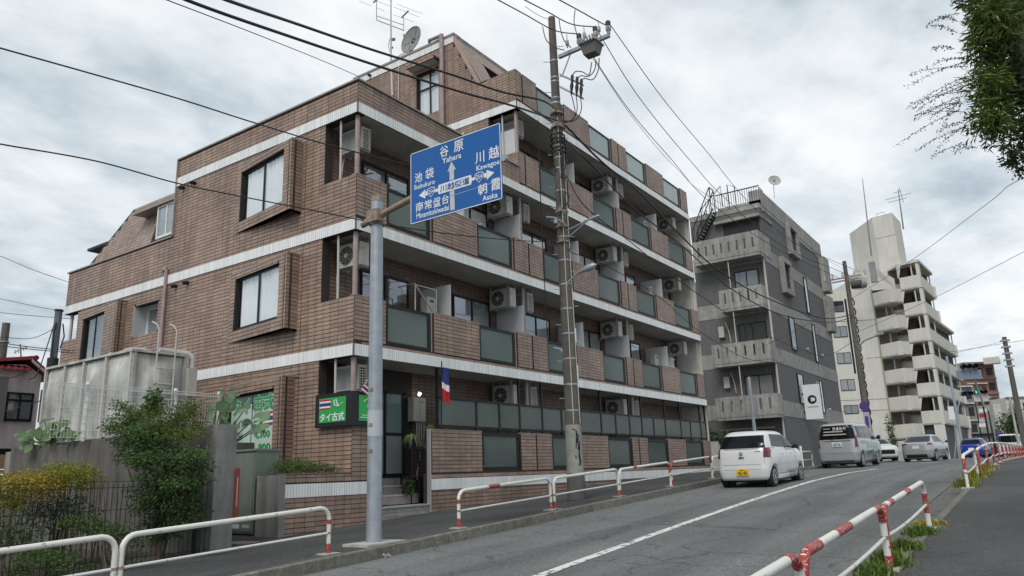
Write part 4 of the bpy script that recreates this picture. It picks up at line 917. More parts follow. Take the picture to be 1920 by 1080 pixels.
mb = MB(); mb.poly([sg(.475, .30), sg(.43, .43), sg(.455, .425), sg(.50, .425)+V(0, 0, 0), sg(.525, .43)][::1]); mb.poly([sg(.452, .425), sg(.452, .56), sg(.502, .56), sg(.502, .425)]); mb.poly([sg(.452, .705), sg(.455, .965), sg(.505, .965), sg(.502, .705)]); mb.build('straight_arrow', M_ARW, S)
mb = MB(); vc = .635
mb.poly([sg(.10, vc), sg(.175, vc-.065), sg(.175, vc+.065)]); mb.poly([sg(.172, vc-.03), sg(.172, vc+.03), sg(.205, vc+.03), sg(.205, vc-.03)]); mb.poly([sg(.28, vc-.02), sg(.28, vc+.02), sg(.315, vc+.02), sg(.315, vc-.02)])
mb.poly([sg(.93, vc), sg(.85, vc+.065), sg(.85, vc-.065)]); mb.poly([sg(.82, vc-.03), sg(.82, vc+.03), sg(.853, vc+.03), sg(.853, vc-.03)]); mb.poly([sg(.70, vc-.02), sg(.70, vc+.02), sg(.725, vc+.02), sg(.725, vc-.02)])
mb.poly([sg(.33, vc-.065, .005), sg(.315, vc, .005), sg(.33, vc+.065, .005), sg(.685, vc+.065, .005), sg(.70, vc, .005), sg(.685, vc-.065, .005)])
mb.build('side_arrows', M_SIGNW, S)
mb = MB(); 
for uc in (.243, .772):
    mb.poly([sg(uc-.045, vc-.055, .006), sg(uc-.045, vc+.0, .006), sg(uc, vc+.075, .006), sg(uc+.045, vc+.0, .006), sg(uc+.045, vc-.055, .006), sg(uc, vc-.07, .006)])
mb.build('route_shield', M_SIGNW, S)
mb = MB()
for uc in (.243, .772):
    mb.poly([sg(uc-.038, vc-.048, .008), sg(uc-.038, vc+.0, .008), sg(uc, vc+.063, .008), sg(uc+.038, vc+.0, .008), sg(uc+.038, vc-.048, .008), sg(uc, vc-.06, .008)])
mb.build('shield_field', M_BLUE, S)
for uc in (.243, .772): st('254', uc-.032, uc+.032, vc-.035, vc+.025, e=.010)
st('川越街道', .345, .67, vc-.048, vc+.048, M_BLUE, .015, .009)
mb = MB(); mb.obox(sg(.42, .775, .0035), V(0, -.60*SWd*.96, .015), V(0, 0, .006), V(-.0005, 0, 0)); mb.build('seam', M_ARW, S)
# ================================================================== utility pole with transformer
ux, uy = 5.08, -2.10
U = thing('utility_pole', (ux, uy, zs(ux)), 'tall concrete utility pole with transformer, graffiti and street lamp in front of the brown block', 'utility pole')
mb = MB(); mb.tube([(ux, uy, zs(ux)-.2), (ux, uy, 2), (ux, uy, 9.35)], [.185, .155, .095], 24, smooth=True); mb.build('pole', M_POLE, U)
mb = MB(); mb.tube([(ux, uy, zs(ux)), (ux, uy, -2.75)], [.215, .212], 24); mb.build('base_wrap', mat('pole_wrap', (.10, .10, .095), .9, ns=5), U)
mb = MB(); mb.tube([(ux, uy, -2.74), (ux, uy, -1.62)], [.20, .195], 24); mb.build('notice_wrap', mat('pole_notice_wrap', (.27, .27, .25), .8, ns=6, na=.15), U)
mb = MB()
rg = V(-.85, -.53, 0); rg /= np.linalg.norm(rg); tg = V(rg[1], -rg[0], 0)*-1
def pl_(a, z, r=.203): an = math.atan2(rg[1], rg[0])+a; return V(ux+r*math.cos(an), uy+r*math.sin(an), z)
for seq in ([(.1, -1.72), (.55, -1.75), (.55, -1.95), (.45, -2.15)], [(.55, -1.75), (.75, -1.9), (.6, -2.0), (.8, -2.1), (.65, -2.2)], [(.8, -1.85), (.7, -2.05), (.85, -2.2), (.75, -2.35), (.85, -2.5), (.7, -2.55)], [(.95, -2.0), (.85, -2.3), (.98, -2.45), (.85, -2.55)], [(.35, -2.32), (.42, -2.40)]):
    mb.tube([pl_(a-.25, z) for a, z in seq], .011, 5)
mb.build('graffiti', M_BLACK, U, kind='stuff')
for z in list(np.arange(-1.3, 8.2, .62))+[5.2, 5.35, 6.9, 6.75, 7.5]:
    r = float(np.interp(z, [-3.4, 2, 9.35], [.185, .155, .095])); mb = MB(); mb.tube([(ux, uy, z), (ux, uy, z+.035)], r+.006, 20); mb.build('steel_band', M_GALV, U)
mb = MB()
for i, z in enumerate(np.arange(-1.0, 8.6, .45)):
    s_ = 1 if i % 2 else -1; mb.tube([(ux, uy, z), (ux+s_*.16, uy-s_*.24, z+.02)], .010, 5)
mb.build('step_bolts', M_GALV, U, kind='stuff')
for z in (-.55, .35): mb = MB(); mb.box(ux+.02, ux+.05, uy-.20, uy-.17, z, z+.35); mb.build('white_tag', M_SIGNW, U)
mb = MB(); mb.tube([(ux-.15, uy-.11, -1.6), (ux-.14, uy-.10, 6.3)], .013, 6); mb.tube([(ux+.02, uy-.19, -1.6), (ux+.01, uy-.15, 5.6)], .012, 6); mb.build('riser_cable', M_LPIPE, U)
# crossarms reach over the road
def arm(z, y1, dz=.0, x=0, w=.045, nm='crossarm', y0=None): mb = MB(); mb.obox(V(ux-w-.12, (uy+.1 if y0 is None else y0), z-w), V(2*w, 0, 0), V(0, y1-(uy+.1 if y0 is None else y0), dz), V(0, 0, 2*w)); return mb.build(nm, M_GALV, U)
# measured heights of the top arm: runs from the pole to the tip above the street
tip = onX(1143, 66, ux-.12); root = onX(1048, 107, ux-.12)
TA = V(tip[0], tip[1], tip[2]); RA = V(root[0], root[1], root[2]); dd = TA-RA
mb = MB(); mb.obox(RA-V(.045, 0, .045), V(.09, 0, 0), dd, V(0, 0, .09)); mb.build('crossarm', M_GALV, U)
INS = [.42, .74, .985]; INSP = []
for f in INS:
    p = RA+dd*f+V(0, 0, .05); mb = MB(); mb.tube([p, p+V(0, 0, .08), p+V(0, 0, .1), p+V(0, 0, .20), p+V(0, 0, .22), p+V(0, 0, .34), p+V(0, 0, .36)], [.045, .045, .07, .07, .055, .06, .03], 14); io = mb.build('insulator', M_CONCL, U); INSP.append(p+V(0, 0, .36))
    mb = MB(); mb.tube([p+V(0, 0, .22), p+V(0, 0, .34), p+V(0, 0, .38)], [.064, .068, .03], 14); mb.build('cap', M_BLACK, io)
for f in (.24, .58, .86):
    p = RA+dd*f+V(-.16, 0, .05); mb = MB(); mb.tube([p, p+V(0, 0, .06), p+V(0, 0, .07), p+V(0, 0, .2), p+V(0, 0, .22), p+V(0, 0, .4)], [.02, .02, .045, .045, .015, .01], 12); mb.build('fuse_cutout', M_CONCL, U)
# switch box (trapezoid tank) hung under the arm
c0 = RA+dd*.64; mb = MB(); bx = c0+V(-.05, 0, -.08)
P = [bx+V(-.20, .20, -.02), bx+V(.20, .20, -.02), bx+V(.20, -.26, -.02), bx+V(-.20, -.26, -.02), bx+V(-.14, .14, -.30), bx+V(.14, .14, -.30), bx+V(.14, -.20, -.30), bx+V(-.14, -.20, -.30)]
mb.add(P, [(0, 1, 2, 3)[::-1], (4, 5, 6, 7), (0, 4, 7, 3), (1, 2, 6, 5), (0, 1, 5, 4), (3, 7, 6, 2)]); bxo = mb.build('switch_box', mat('switch_grey', (.13, .13, .125), .6), U)
mb = MB(); mb.obox(bx+V(-.23, .23, -.02), V(.46, 0, 0), V(0, -.52, 0), V(0, 0, .04)); mb.build('flange', M_GALV, bxo)
for k in range(6): p = bx+V(-.24, .18-k*.08, .0); mb = MB(); mb.tube([p, p+V(-.06, 0, .1)], [.035, .02], 8); mb.build('bushing', M_CONCL, bxo)
# two short arms below with cable terminations
def apt(px, py): return onX(px, py, ux-.1)
for (a, b) in (((1050, 140), (1094, 160)), ((1050, 163), (1094, 185))):
    A_, B_ = apt(*a), apt(*b); mb = MB(); mb.obox(A_-V(.03, 0, .03), V(.06, 0, 0), B_-A_, V(0, 0, .06)); mb.build('crossarm', M_GALV, U)
mb = MB(); A_, B_ = apt(1055, 140), apt(1069, 103); mb.tube([A_, B_], .018, 6); mb.build('brace', M_GALV, U)
for (a, b) in (((1076, 146), (1074, 180)), ((1085, 150), (1084, 182)), ((1093, 154), (1092, 186))):
    A_, B_ = apt(*a)+V(-.08, 0, 0), apt(*b)+V(-.08, 0, 0); mb = MB(); mb.tube([A_+V(0, 0, .06), A_, A_+(B_-A_)*.3, A_+(B_-A_)*.5, B_], [.02, .045, .03, .05, .018], 10); mb.build('cable_termination', M_BLACK, U)
def cab(pts, r, x=None, nm='jumper', par=None, m=M_WIRE, sm=10):
    pts = [apt(*p)+V(-.1, 0, 0) if len(p) == 2 else V(*p) for p in pts]
    # Catmull-Rom
    Q = []; P_ = [pts[0]]+pts+[pts[-1]]
    for i in range(1, len(P_)-2):
        for s in np.linspace(0, 1, sm, endpoint=False):
            a, b, c, d = P_[i-1:i+3]; Q.append(.5*((2*b)+(c-a)*s+(2*a-5*b+4*c-d)*s*s+(3*b-a-3*c+d)*s**3))
    Q.append(pts[-1]); mb = MB(); mb.tube(Q, r, 6); return mb.build(nm, m, par or U)
for pts in ([(1076, 146), (1083, 137), (1096, 138), (1108, 143), (1113, 120)], [(1086, 150), (1093, 145), (1107, 146), (1118, 135), (1121, 118)], [(1094, 154), (1100, 150), (1115, 152), (1125, 135), (1127, 112)],
            [(1075, 180), (1080, 200), (1082, 215), (1078, 227), (1062, 231)], [(1084, 182), (1086, 205), (1082, 220), (1074, 229), (1060, 233)], [(1092, 186), (1094, 205), (1088, 222), (1076, 230), (1058, 228)],
            [(1021, 53), (1028, 78), (1044, 92), (1062, 97)], [(1052, 40), (1055, 60), (1062, 80), (1074, 92)], [(1082, 22), (1080, 45), (1086, 70), (1092, 84)]): cab(pts, .013)
mb = MB()
for k in range(5): 
    c = V(ux, uy, 5.35+.12*k); mb.tube([c+V(.19*math.cos(a)+random.uniform(-.02, .02), .19*math.sin(a)+random.uniform(-.02, .02), random.uniform(-.03, .03)) for a in np.linspace(0, 6.283, 14)], .022, 6)
mb.tube([(ux-.12, uy-.12, 5.7), (ux-.15, uy-.16, 5.4), (ux-.1, uy-.18, 5.1), (ux-.14, uy-.12, 4.6)], .03, 6); mb.build('cable_bundle', M_WIRE, U)
for z in (2.9, 3.3, 3.7, 6.05, 6.45): mb = MB(); mb.tube([(ux, uy, z), (ux, uy, z+.05)], .175, 18); mb.box(ux-.24, ux-.14, uy-.12, uy-.02, z-.02, z+.08); mb.build('clamp', M_RUST, U)
mb = MB()
for k in range(9): a = random.uniform(2.6, 5.0); z = random.uniform(3.0, 6.6); mb.tube([(ux+.17*math.cos(a), uy+.17*math.sin(a), z), (ux+.27*math.cos(a), uy+.27*math.sin(a), z-.12), (ux+.17*math.cos(a), uy+.17*math.sin(a), z-.35)], .012, 5)
mb.build('cable_loops', M_WIRE, U, kind='stuff')
mb = MB(); mb.tube([(ux-.17, uy-.14, 3.35), (ux-.5, uy-.1, 3.42), (ux-.75, uy, 3.4)], .03, 6); mb.tube([(ux-.5, uy-.1, 3.38), (ux-.5, uy-.1, 3.28)], .05, 8); mb.build('side_bracket', M_GALV, U)
# lamp arms
def hood(a, b, w, par, m=M_GALV):
    a, b = np.asarray(a), np.asarray(b); d = b-a; mb = MB(); mb.tube([a, a+d*.25, a+d*.6, a+d*.9, b], [.03, w*.55, w, w*.85, .02], 12); return mb.build('lamp_head', m, par)
A_, B_ = apt(1066, 528), apt(1082, 512); C_ = apt(1118, 496)
mb = MB(); mb.tube([V(ux-.1, uy-.1, A_[2]-.1), A_, B_], .025, 8); mb.build('lamp_bracket', M_GALV, U); hood(B_, C_, .085, U)
mb = MB(); mb.tube([apt(1064, 432), apt(1122, 403)], .022, 8); mb.tube([apt(1066, 445), apt(1100, 415)], .018, 8); mb.build('arm_bracket', M_GALV, U); hood(apt(1095, 415), apt(1124, 404), .04, U)
mb = MB(); mb.tube([apt(1038, 652), apt(1052, 655), apt(1058, 665), apt(1060, 672)], .02, 8); mb.build('hook_bracket', M_GALV, U)
# ================================================================== overhead wires
wn = 0
def wire(pts, r, label, group='overhead wires', sag=None, steps=24, name='overhead_wire'):
    pts = [np.asarray(p, float) for p in pts]
    if len(pts) == 2:
        a, b = pts; sg_ = sag if sag is not None else .02*np.linalg.norm(b-a)
        Q = [a+(b-a)*s-V(0, 0, sg_*4*s*(1-s)) for s in np.linspace(0, 1, steps)]
    else:
        Q = []; P_ = [2*pts[0]-pts[1]]+pts+[2*pts[-1]-pts[-2]]
        for i in range(1, len(P_)-2):
            for s in np.linspace(0, 1, 10, endpoint=False):
                a, b, c, d = P_[i-1:i+3]; Q.append(.5*((2*b)+(c-a)*s+(2*a-5*b+4*c-d)*s*s+(3*b-a-3*c+d)*s**3))
        Q.append(pts[-1])
    mb = MB(); mb.tube(Q, r, 6, caps=False); return mb.build(name, M_WIRE, label=label, cat='wire', group=group)
UPD = proj((ux, uy, 5))[2]
def W(pix, r, label, **k):     # pixels with distance each
    return wire([at(x, y, D) for x, y, D in pix], r, label, **k)
W([(-60, 72, 9.5), (0, 90, 10), (150, 132, 11), (335, 185, 12), (470, 228, 13), (620, 273, 14), (775, 312, 14.5), (900, 345, 15), (1058, 395, UPD)], .012, 'thin cable crossing the upper brown wall and running behind the blue sign')
W([(-60, 256, 9.5), (0, 270, 10), (180, 302, 11), (330, 343, 12), (440, 366, 13), (600, 397, 14), (723, 421, 14.5), (900, 445, 15.5), (1060, 456, UPD)], .011, 'thin cable crossing the brown wall below the upper window')
W([(220, -65, 8), (350, 0, 9), (560, 74, 11), (728, 130, 13), (870, 174, 15), (960, 198, 16), (1045, 226, UPD)], .022, 'lower thick black cable sloping down to the utility pole')
W([(300, -50, 8), (425, 0, 9), (560, 46, 11), (700, 94, 13), (850, 141, 15), (940, 172, 16), (1015, 188, 17), (1043, 205, UPD)], .022, 'upper thick black cable sloping down to the utility pole')
W([(300, -5, 10), (470, 60, 13), (600, 112, 17), (674, 144, 20)], .008, 'faint thin wire reaching the roof corner of the brown block')
for (p0, p1), ip, nm in (((( 925, -5), (1040, 57)), INSP[0], 'lowest'), (((980, -2), (1071, 45)), INSP[1], 'middle'), (((1040, -5), (1134, 46)), INSP[2], 'outermost')):
    D1 = proj(ip)[2]; wire([at(*p0, D1-4), at((p0[0]+p1[0])/2, (p0[1]+p1[1])/2, D1-2), at(*p1, D1-.4), ip], .014, f'{nm} high voltage line coming over the camera to the pole top')
wire([at(985, 12, UPD-3), at(1038, 38, UPD)], .006, 'hair thin earth wire to the tip of the pole')
# second pole far along the street
vx, vy = 39.5, -2.6
PZ = lambda py: zat(vx, vy, py)
def pfar(px, py): return onX(px, py, vx)
for ip, b, nm in ((INSP[0], (1556, 525), 'lowest'), (INSP[1], (1575, 518), 'middle'), (INSP[2], (1618, 505), 'outermost')):
    pass
wire([INSP[0], at(1175, 200, 22), at(1260, 300, 26), at(1330, 378, 31), at(1450, 462, 36), at(1574, 522, 43)], .012, 'lowest high voltage line running on to the distant pole')
wire([INSP[1], at(1200, 185, 22), at(1300, 308, 27), at(1360, 372, 31), at(1470, 463, 37), at(1592, 516, 43)], .012, 'middle high voltage line running on to the distant pole')
wire([INSP[2], at(1243, 185, 23), at(1330, 290, 28), at(1400, 375, 33), at(1490, 455, 39), at(1612, 510, 44)], .012, 'outermost high voltage line running on to the distant pole')
wire([at(1112, 110, 17), at(1190, 225, 21), at(1268, 315, 26), at(1352, 382, 31), at(1574, 500, 43)], .007, 'thin pale wire between the high voltage lines')
W([(1060, 235, UPD), (1130, 305, 20), (1200, 362, 23), (1280, 445, 27), (1345, 505, 30), (1430, 555, 34), (1540, 596, 40), (1600, 590, 43)], .028, 'thick upper cable sagging from the utility pole to the distant pole')
W([(1060, 262, UPD), (1110, 310, 19), (1190, 392, 23), (1280, 462, 27), (1373, 543, 31), (1465, 590, 36), (1553, 604, 40), (1602, 594, 43)], .022, 'second sagging cable just below the thick one')
W([(1062, 330, UPD), (1100, 390, 19), (1180, 452, 22), (1280, 531, 26), (1396, 607, 31), (1507, 658, 37), (1553, 666, 39), (1600, 640, 43)], .014, 'service cable crossing the far balconies of the brown block')
W([(1062, 470, UPD), (1140, 500, 20), (1240, 560, 24), (1310, 620, 27), (1400, 672, 31), (1470, 680, 36)], .010, 'thin service wire to the grey building')
W([(1008, 225, 16.4), (1012, 330, 16.4), (1018, 470, 16.4), (1027, 640, 16.4)], .012, 'thin cable hanging straight down left of the utility pole', name='hanging_cable')
W([(1990, 300, 25), (1895, 346, 27), (1856, 378, 29), (1705, 491, 35), (1608, 553, 42), (1510, 610, 38), (1430, 650, 34)], .010, 'long thin wire rising to the upper right over the pale building')
W([(1990, 440, 30), (1920, 472, 32), (1756, 556, 37), (1612, 621, 43)], .010, 'second long thin wire rising to the right edge')
W([(1990, 628, 52), (1881, 644, 50), (1788, 659, 47), (1700, 666, 45), (1625, 672, 44)], .014, 'nearly level wire from the distant pole to the far lattice pole')
W([(1881, 640, 60), (1820, 655, 55), (1790, 662, 52)], .010, 'short wire left of the far pole')
for i, pix in enumerate(([(-40, 470, 30), (0, 480, 30), (60, 505, 30), (128, 529, 31)], [(-30, 553, 32), (60, 573, 32), (140, 588, 32)], [(-30, 583, 32), (60, 592, 32), (140, 598, 32)], [(-30, 638, 22), (60, 651, 20), (140, 658, 20)], [(-30, 645, 22), (60, 655, 21), (140, 662, 20)], [(0, 632, 30), (60, 634, 30), (110, 612, 30)])):
    W(pix, .012, ['faint wire high at the left edge', 'faint wire over the pink house', 'second faint wire over the pink house', 'black cable just above the red roof', 'second black cable above the red roof', 'thin wire at the head of the left poles'][i], group='wires at the left edge')
W([(104, 600, 20), (88, 650, 20), (70, 700, 19), (55, 712, 19)], .014, 'slack black cable dropping from the left pole to the house', group='wires at the left edge')
W([(60, 690, 19.5), (30, 706, 19.5), (0, 710, 19.5)], .010, 'cable crossing the gable of the pink house', group='wires at the left edge')
W([(94, 745, 18.5), (50, 760, 18.8), (10, 772, 19)], .012, 'cable crossing the pink house window', group='wires at the left edge')
# ================================================================== vehicles: plan outline lofted through heights
def carpaint(name, col, metal=0): return mat(name, col, .28, metal=metal, spec=.5, coat=.6)
M_CW = carpaint('paint_white', (.66, .67, .66)); M_CS = carpaint('paint_silver', (.40, .415, .43), .35); M_CB = carpaint('paint_blue', (.008, .035, .28)); M_TAIL = mat('tail_light_red', (.13, .008, .014), .15, coat=.5); M_CG = carpaint('paint_green', (.02, .19, .09))
M_TRIM = mat('black_trim', (.015, .015, .016), .45); M_RIM = mat('alloy_rim', (.40, .41, .42), .35, metal=.6); M_YEL = mat('plate_yellow', (.75, .48, .01), .4); M_PLW = mat('plate_white', (.62, .64, .62), .4); M_HEAD = mat('head_lamp', (.55, .58, .6), .1, coat=.5)
def make_car(name, label, loc, rz, prof, nexp, Lw, glass, wheels, wr, paint, extra, group=None, tw=.17):
    # prof rows: z, x_rear, x_front, half width
    t = thing(name, (0, 0, 0), label, 'car' if name != 'van' else 'van', group)
    Z = [p[0] for p in prof]
    def S(z): return [float(np.interp(z, Z, [p[k] for p in prof])) for k in (1, 2, 3)]
    def nz(z): return nexp if not callable(nexp) else nexp(z)
    zs_ = []
    for a, b in zip(prof[:-1], prof[1:]):
        k = max(1, int((b[0]-a[0])/.05)); zs_ += [a[0]+(b[0]-a[0])*i/k for i in range(k)]
    zs_.append(prof[-1][0]); NP = 56; vs = []
    for z in zs_:
        xr, xf, w = S(z); c, a = (xr+xf)/2, (xf-xr)/2
        for k in range(NP):
            th = 2*math.pi*(k+.5)/NP; ct, st_ = math.cos(th), math.sin(th); e_ = 2/nz(z)
            vs.append((c+a*math.copysign(abs(ct)**e_, ct), w*math.copysign(abs(st_)**e_, st_), z))
    fs = [(i*NP+k, i*NP+(k+1) % NP, (i+1)*NP+(k+1) % NP, (i+1)*NP+k) for i in range(len(zs_)-1) for k in range(NP)]
    mb = MB(); mb.add(vs, fs, 0, smooth=True); mb.add(vs[-NP:], [tuple(range(NP))], smooth=True); mb.add(vs[:NP], [tuple(range(NP))[::-1]])
    body = mb.build('body', paint, t)
    # merge and cut wheel arches
    bm = bmesh.new(); bm.from_mesh(body.data); bmesh.ops.remove_doubles(bm, verts=bm.verts, dist=.0005); bm.to_mesh(body.data); bm.free()
    cut = MB()
    for wx in wheels:
        for s_ in (-1, 1): cut.cyl((wx, s_*(Lw-.26), wr), (wx, s_*(Lw+.2), wr), wr+.055, 28)
    co_b = cut.build('cutter', paint); co_b.location = (0, 0, 0)
    for v in co_b.data.vertices: pass
    lo = WLOC[co_b.name]; co_b.location = tuple(lo)
    md = body.modifiers.new('b', 'BOOLEAN'); md.object = co_b; md.operation = 'DIFFERENCE'; md.solver = 'EXACT'
    dg = bpy.context.evaluated_depsgraph_get(); dg.update(); me = bpy.data.meshes.new_from_object(body.evaluated_get(dg)); body.modifiers.clear(); body.data = me
    bpy.data.objects.remove(co_b)
    me.materials.clear(); me.materials.append(paint)
    def side(x, z, s_, off):
        xr, xf, w = S(z); c, a = (xr+xf)/2, (xf-xr)/2; u = min(.999, abs((x-c)/a)); return V(x, s_*(w*(1-u**nz(z))**(1/nz(z))+off), z)
    def end(y, z, s_, off):
        xr, xf, w = S(z); c, a = (xr+xf)/2, (xf-xr)/2; u = min(.999, abs(y/w)); return V(c+s_*(a*(1-u**nz(z))**(1/nz(z))+off), y, z)
    def patch(nm, m, where, P4, off=.004, n=8, parent=t, th=0):   # P4: bl, br, tr, tl in (s,z)
        mb = MB(); vs = []
        for j in range(n+1):
            for i in range(n+1):
                a, b = i/n, j/n
                s0 = (1-b)*((1-a)*P4[0][0]+a*P4[1][0])+b*((1-a)*P4[3][0]+a*P4[2][0]); z0 = (1-b)*((1-a)*P4[0][1]+a*P4[1][1])+b*((1-a)*P4[3][1]+a*P4[2][1])
                vs.append(side(s0, z0, 1 if where == 'L' else -1, off) if where in 'LR' else end(s0, z0, -1 if where == 'B' else 1, off))
        fs = [(j*(n+1)+i, j*(n+1)+i+1, (j+1)*(n+1)+i+1, (j+1)*(n+1)+i) for j in range(n) for i in range(n)]
        mb.add(vs, fs, smooth=True); return mb.build(nm, m, parent)
    for where, nm, P4 in glass: patch(nm, M_DGLASSO, where, P4, .007, 22 if where in 'BF' else 10)
    for wx in wheels:
        for s_ in (-1, 1):
            wy = s_*(Lw-.02); w_ = MB(); w_.tube([(wx, wy-s_*tw, wr), (wx, wy-s_*.015, wr), (wx, wy, wr)], [wr, wr, wr-.02], 28); wo = w_.build('wheel', M_RUBBER, t)
            q = MB(); q.tube([(wx, wy-.001, wr), (wx, wy+s_*.004, wr)], [wr*.68, wr*.66], 24); q.build('rim', M_RIM, wo)
            q = MB()
            for k in range(5 if wr > .3 else 8):
                a = k*2*math.pi/(5 if wr > .3 else 8)+.2; q.obox(V(wx+wr*.26*math.cos(a)-.015*math.sin(a), wy+s_*.003, wr+wr*.26*math.sin(a)+.015*math.cos(a)), V(wr*.30*math.cos(a+.25), 0, wr*.30*math.sin(a+.25)), V(.05*math.sin(a), 0, -.05*math.cos(a)), V(0, s_*.004, 0))
            q.build('rim_gap', M_TRIM, wo)
            q = MB(); q.tube([(wx, s_*(Lw-.25), wr), (wx, s_*(Lw-.24), wr)], [wr+.05, wr+.05], 24); q.build('wheel_well', M_TRIM, t)
    mb = MB(); zc = prof[0][0]; xr, xf, w = S(zc); mb.box(xr+.25, xf-.25, -w+.12, w-.12, zc-.06, zc+.06); mb.build('underbody', M_TRIM, t)
    extra(t, patch, side, end)
    t.location = tuple(float(a) for a in loc); t.rotation_euler = (0, RAD(-1.2), rz); return t
M_DGLASSO = mat('car_glass_dark', (.008, .009, .010), .10, spec=.22)
def on(t, name, m, geom, parent=None): o = geom.build(name, m, parent or t); return o
def kei_extra(t, patch, side, end):
    patch('tailgate_seam', M_TRIM, 'B', ((-.60, 1.0), (.60, 1.0), (.60, 1.012), (-.60, 1.012)), .004)
    for s in (-1, 1): patch('tail_light', M_TAIL, 'B', ((s*.718, .77), (s*.585, .79), (s*.60, 1.03), (s*.698, 1.03)), .012)
    for s in (-1, 1): patch('tailgate_seam', M_TRIM, 'B', ((s*.60, .62), (s*.606, .62), (s*.606, 1.0), (s*.60, 1.0)), .003)
    patch('bumper_seam', M_TRIM, 'B', ((-.66, .60), (.66, .60), (.66, .606), (-.66, .606)), .004)
    patch('crease_shade', mat('paint_shade', (.46, .47, .46), .4), 'B', ((-.64, .47), (.64, .47), (.60, .485), (-.60, .485)), .004)  # flat strip, shade of the bumper crease put into its colour
    mb = MB(); mb.box(-.022, .0, -.165, .165, .33, .495); p = mb.build('number_plate', M_YEL, t)
    text('lettering', '42-43', V(-.024, .125, .345), -EY, EZ, .25, .09, M_BLACK, t, .003, .02); text('lettering', '581', V(-.024, .06, .452), -EY, EZ, .12, .03, M_BLACK, t, .003, .01)
    mb = MB(); mb.tube([(-.015+.02, 0, .97-.08), (-.012, 0, .97-.08)], [.05, .045], 14); mb.build('emblem', M_RIM, t)
    mb = MB(); mb.box(-.008, .02, -.07, .07, .775, .80); mb.build('gate_handle', M_TRIM, t)
    mb = MB(); mb.box(.03, .06, -.52, -.36, .93, .945); mb.build('badge', M_RIM, t)
    patch('sticker', mat('sticker_blue', (.3, .45, .55), .5), 'B', ((-.58, 1.09), (-.52, 1.09), (-.52, 1.15), (-.58, 1.15)), .008)
    for s, w in ((1, 'L'), (-1, 'R')):
        mb = MB(); mb.tube([(2.30, s*.70, 1.00), (2.30, s*.80, 1.04), (2.30, s*.88, 1.05)], [.03, .07, .06], 10); mb.build('door_mirror', M_TRIM, t)
        for x in (.95, 1.65, 2.42): patch('door_seam', M_TRIM, w, ((x, .36), (x+.008, .36), (x+.008, .98), (x, .98)), .002)
        patch('sill_line', M_TRIM, w, ((.75, .335), (2.35, .335), (2.35, .35), (.75, .35)), .003)
        for x in (1.22, 1.95):
            p = side(x, .86, s, .02); mb = MB(); mb.tube([p+V(-.08, 0, 0), p+V(.08, 0, 0)], .014, 8); mb.build('door_handle', M_CW, t)
        patch('pillar', M_TRIM, w, ((1.60, 1.0), (1.70, 1.0), (1.70, 1.36), (1.62, 1.36)), .006)
kei_prof = [(.20, .08, 3.30, .66), (.26, .03, 3.36, .70), (.45, -.0, 3.39, .73), (.62, .01, 3.37, .735), (.80, .02, 3.33, .735), (.92, .035, 3.2, .72), (.98, .05, 2.95, .705), (1.03, .07, 2.62, .69), (1.18, .15, 2.42, .655), (1.32, .25, 2.2, .61), (1.40, .33, 2.05, .575), (1.455, .42, 1.92, .52), (1.485, .60, 1.72, .42), (1.495, .85, 1.45, .25)]
kei_glass = [('B', 'rear_window', ((-.625, 1.03), (.625, 1.03), (.545, 1.36), (-.545, 1.36))), ('F', 'windscreen', ((-.56, 1.04), (.56, 1.04), (.48, 1.38), (-.48, 1.38)))]
for w in 'LR': kei_glass += [(w, 'door_window', ((.50, 1.06), (1.60, 1.02), (1.62, 1.37), (.68, 1.38))), (w, 'door_window', ((1.70, 1.02), (2.45, 1.0), (2.06, 1.33), (1.70, 1.37)))]
kx, ky = 9.72, -4.52
make_car('parked_car', 'small white hatchback with a yellow number plate standing behind the silver van', (kx, ky, zr(kx)), RAD(-1.0), kei_prof, lambda z: float(np.interp(z, [.2, .9, 1.49], [10, 9, 5])), .72, kei_glass, (.48, 2.93), .275, M_CW, kei_extra)
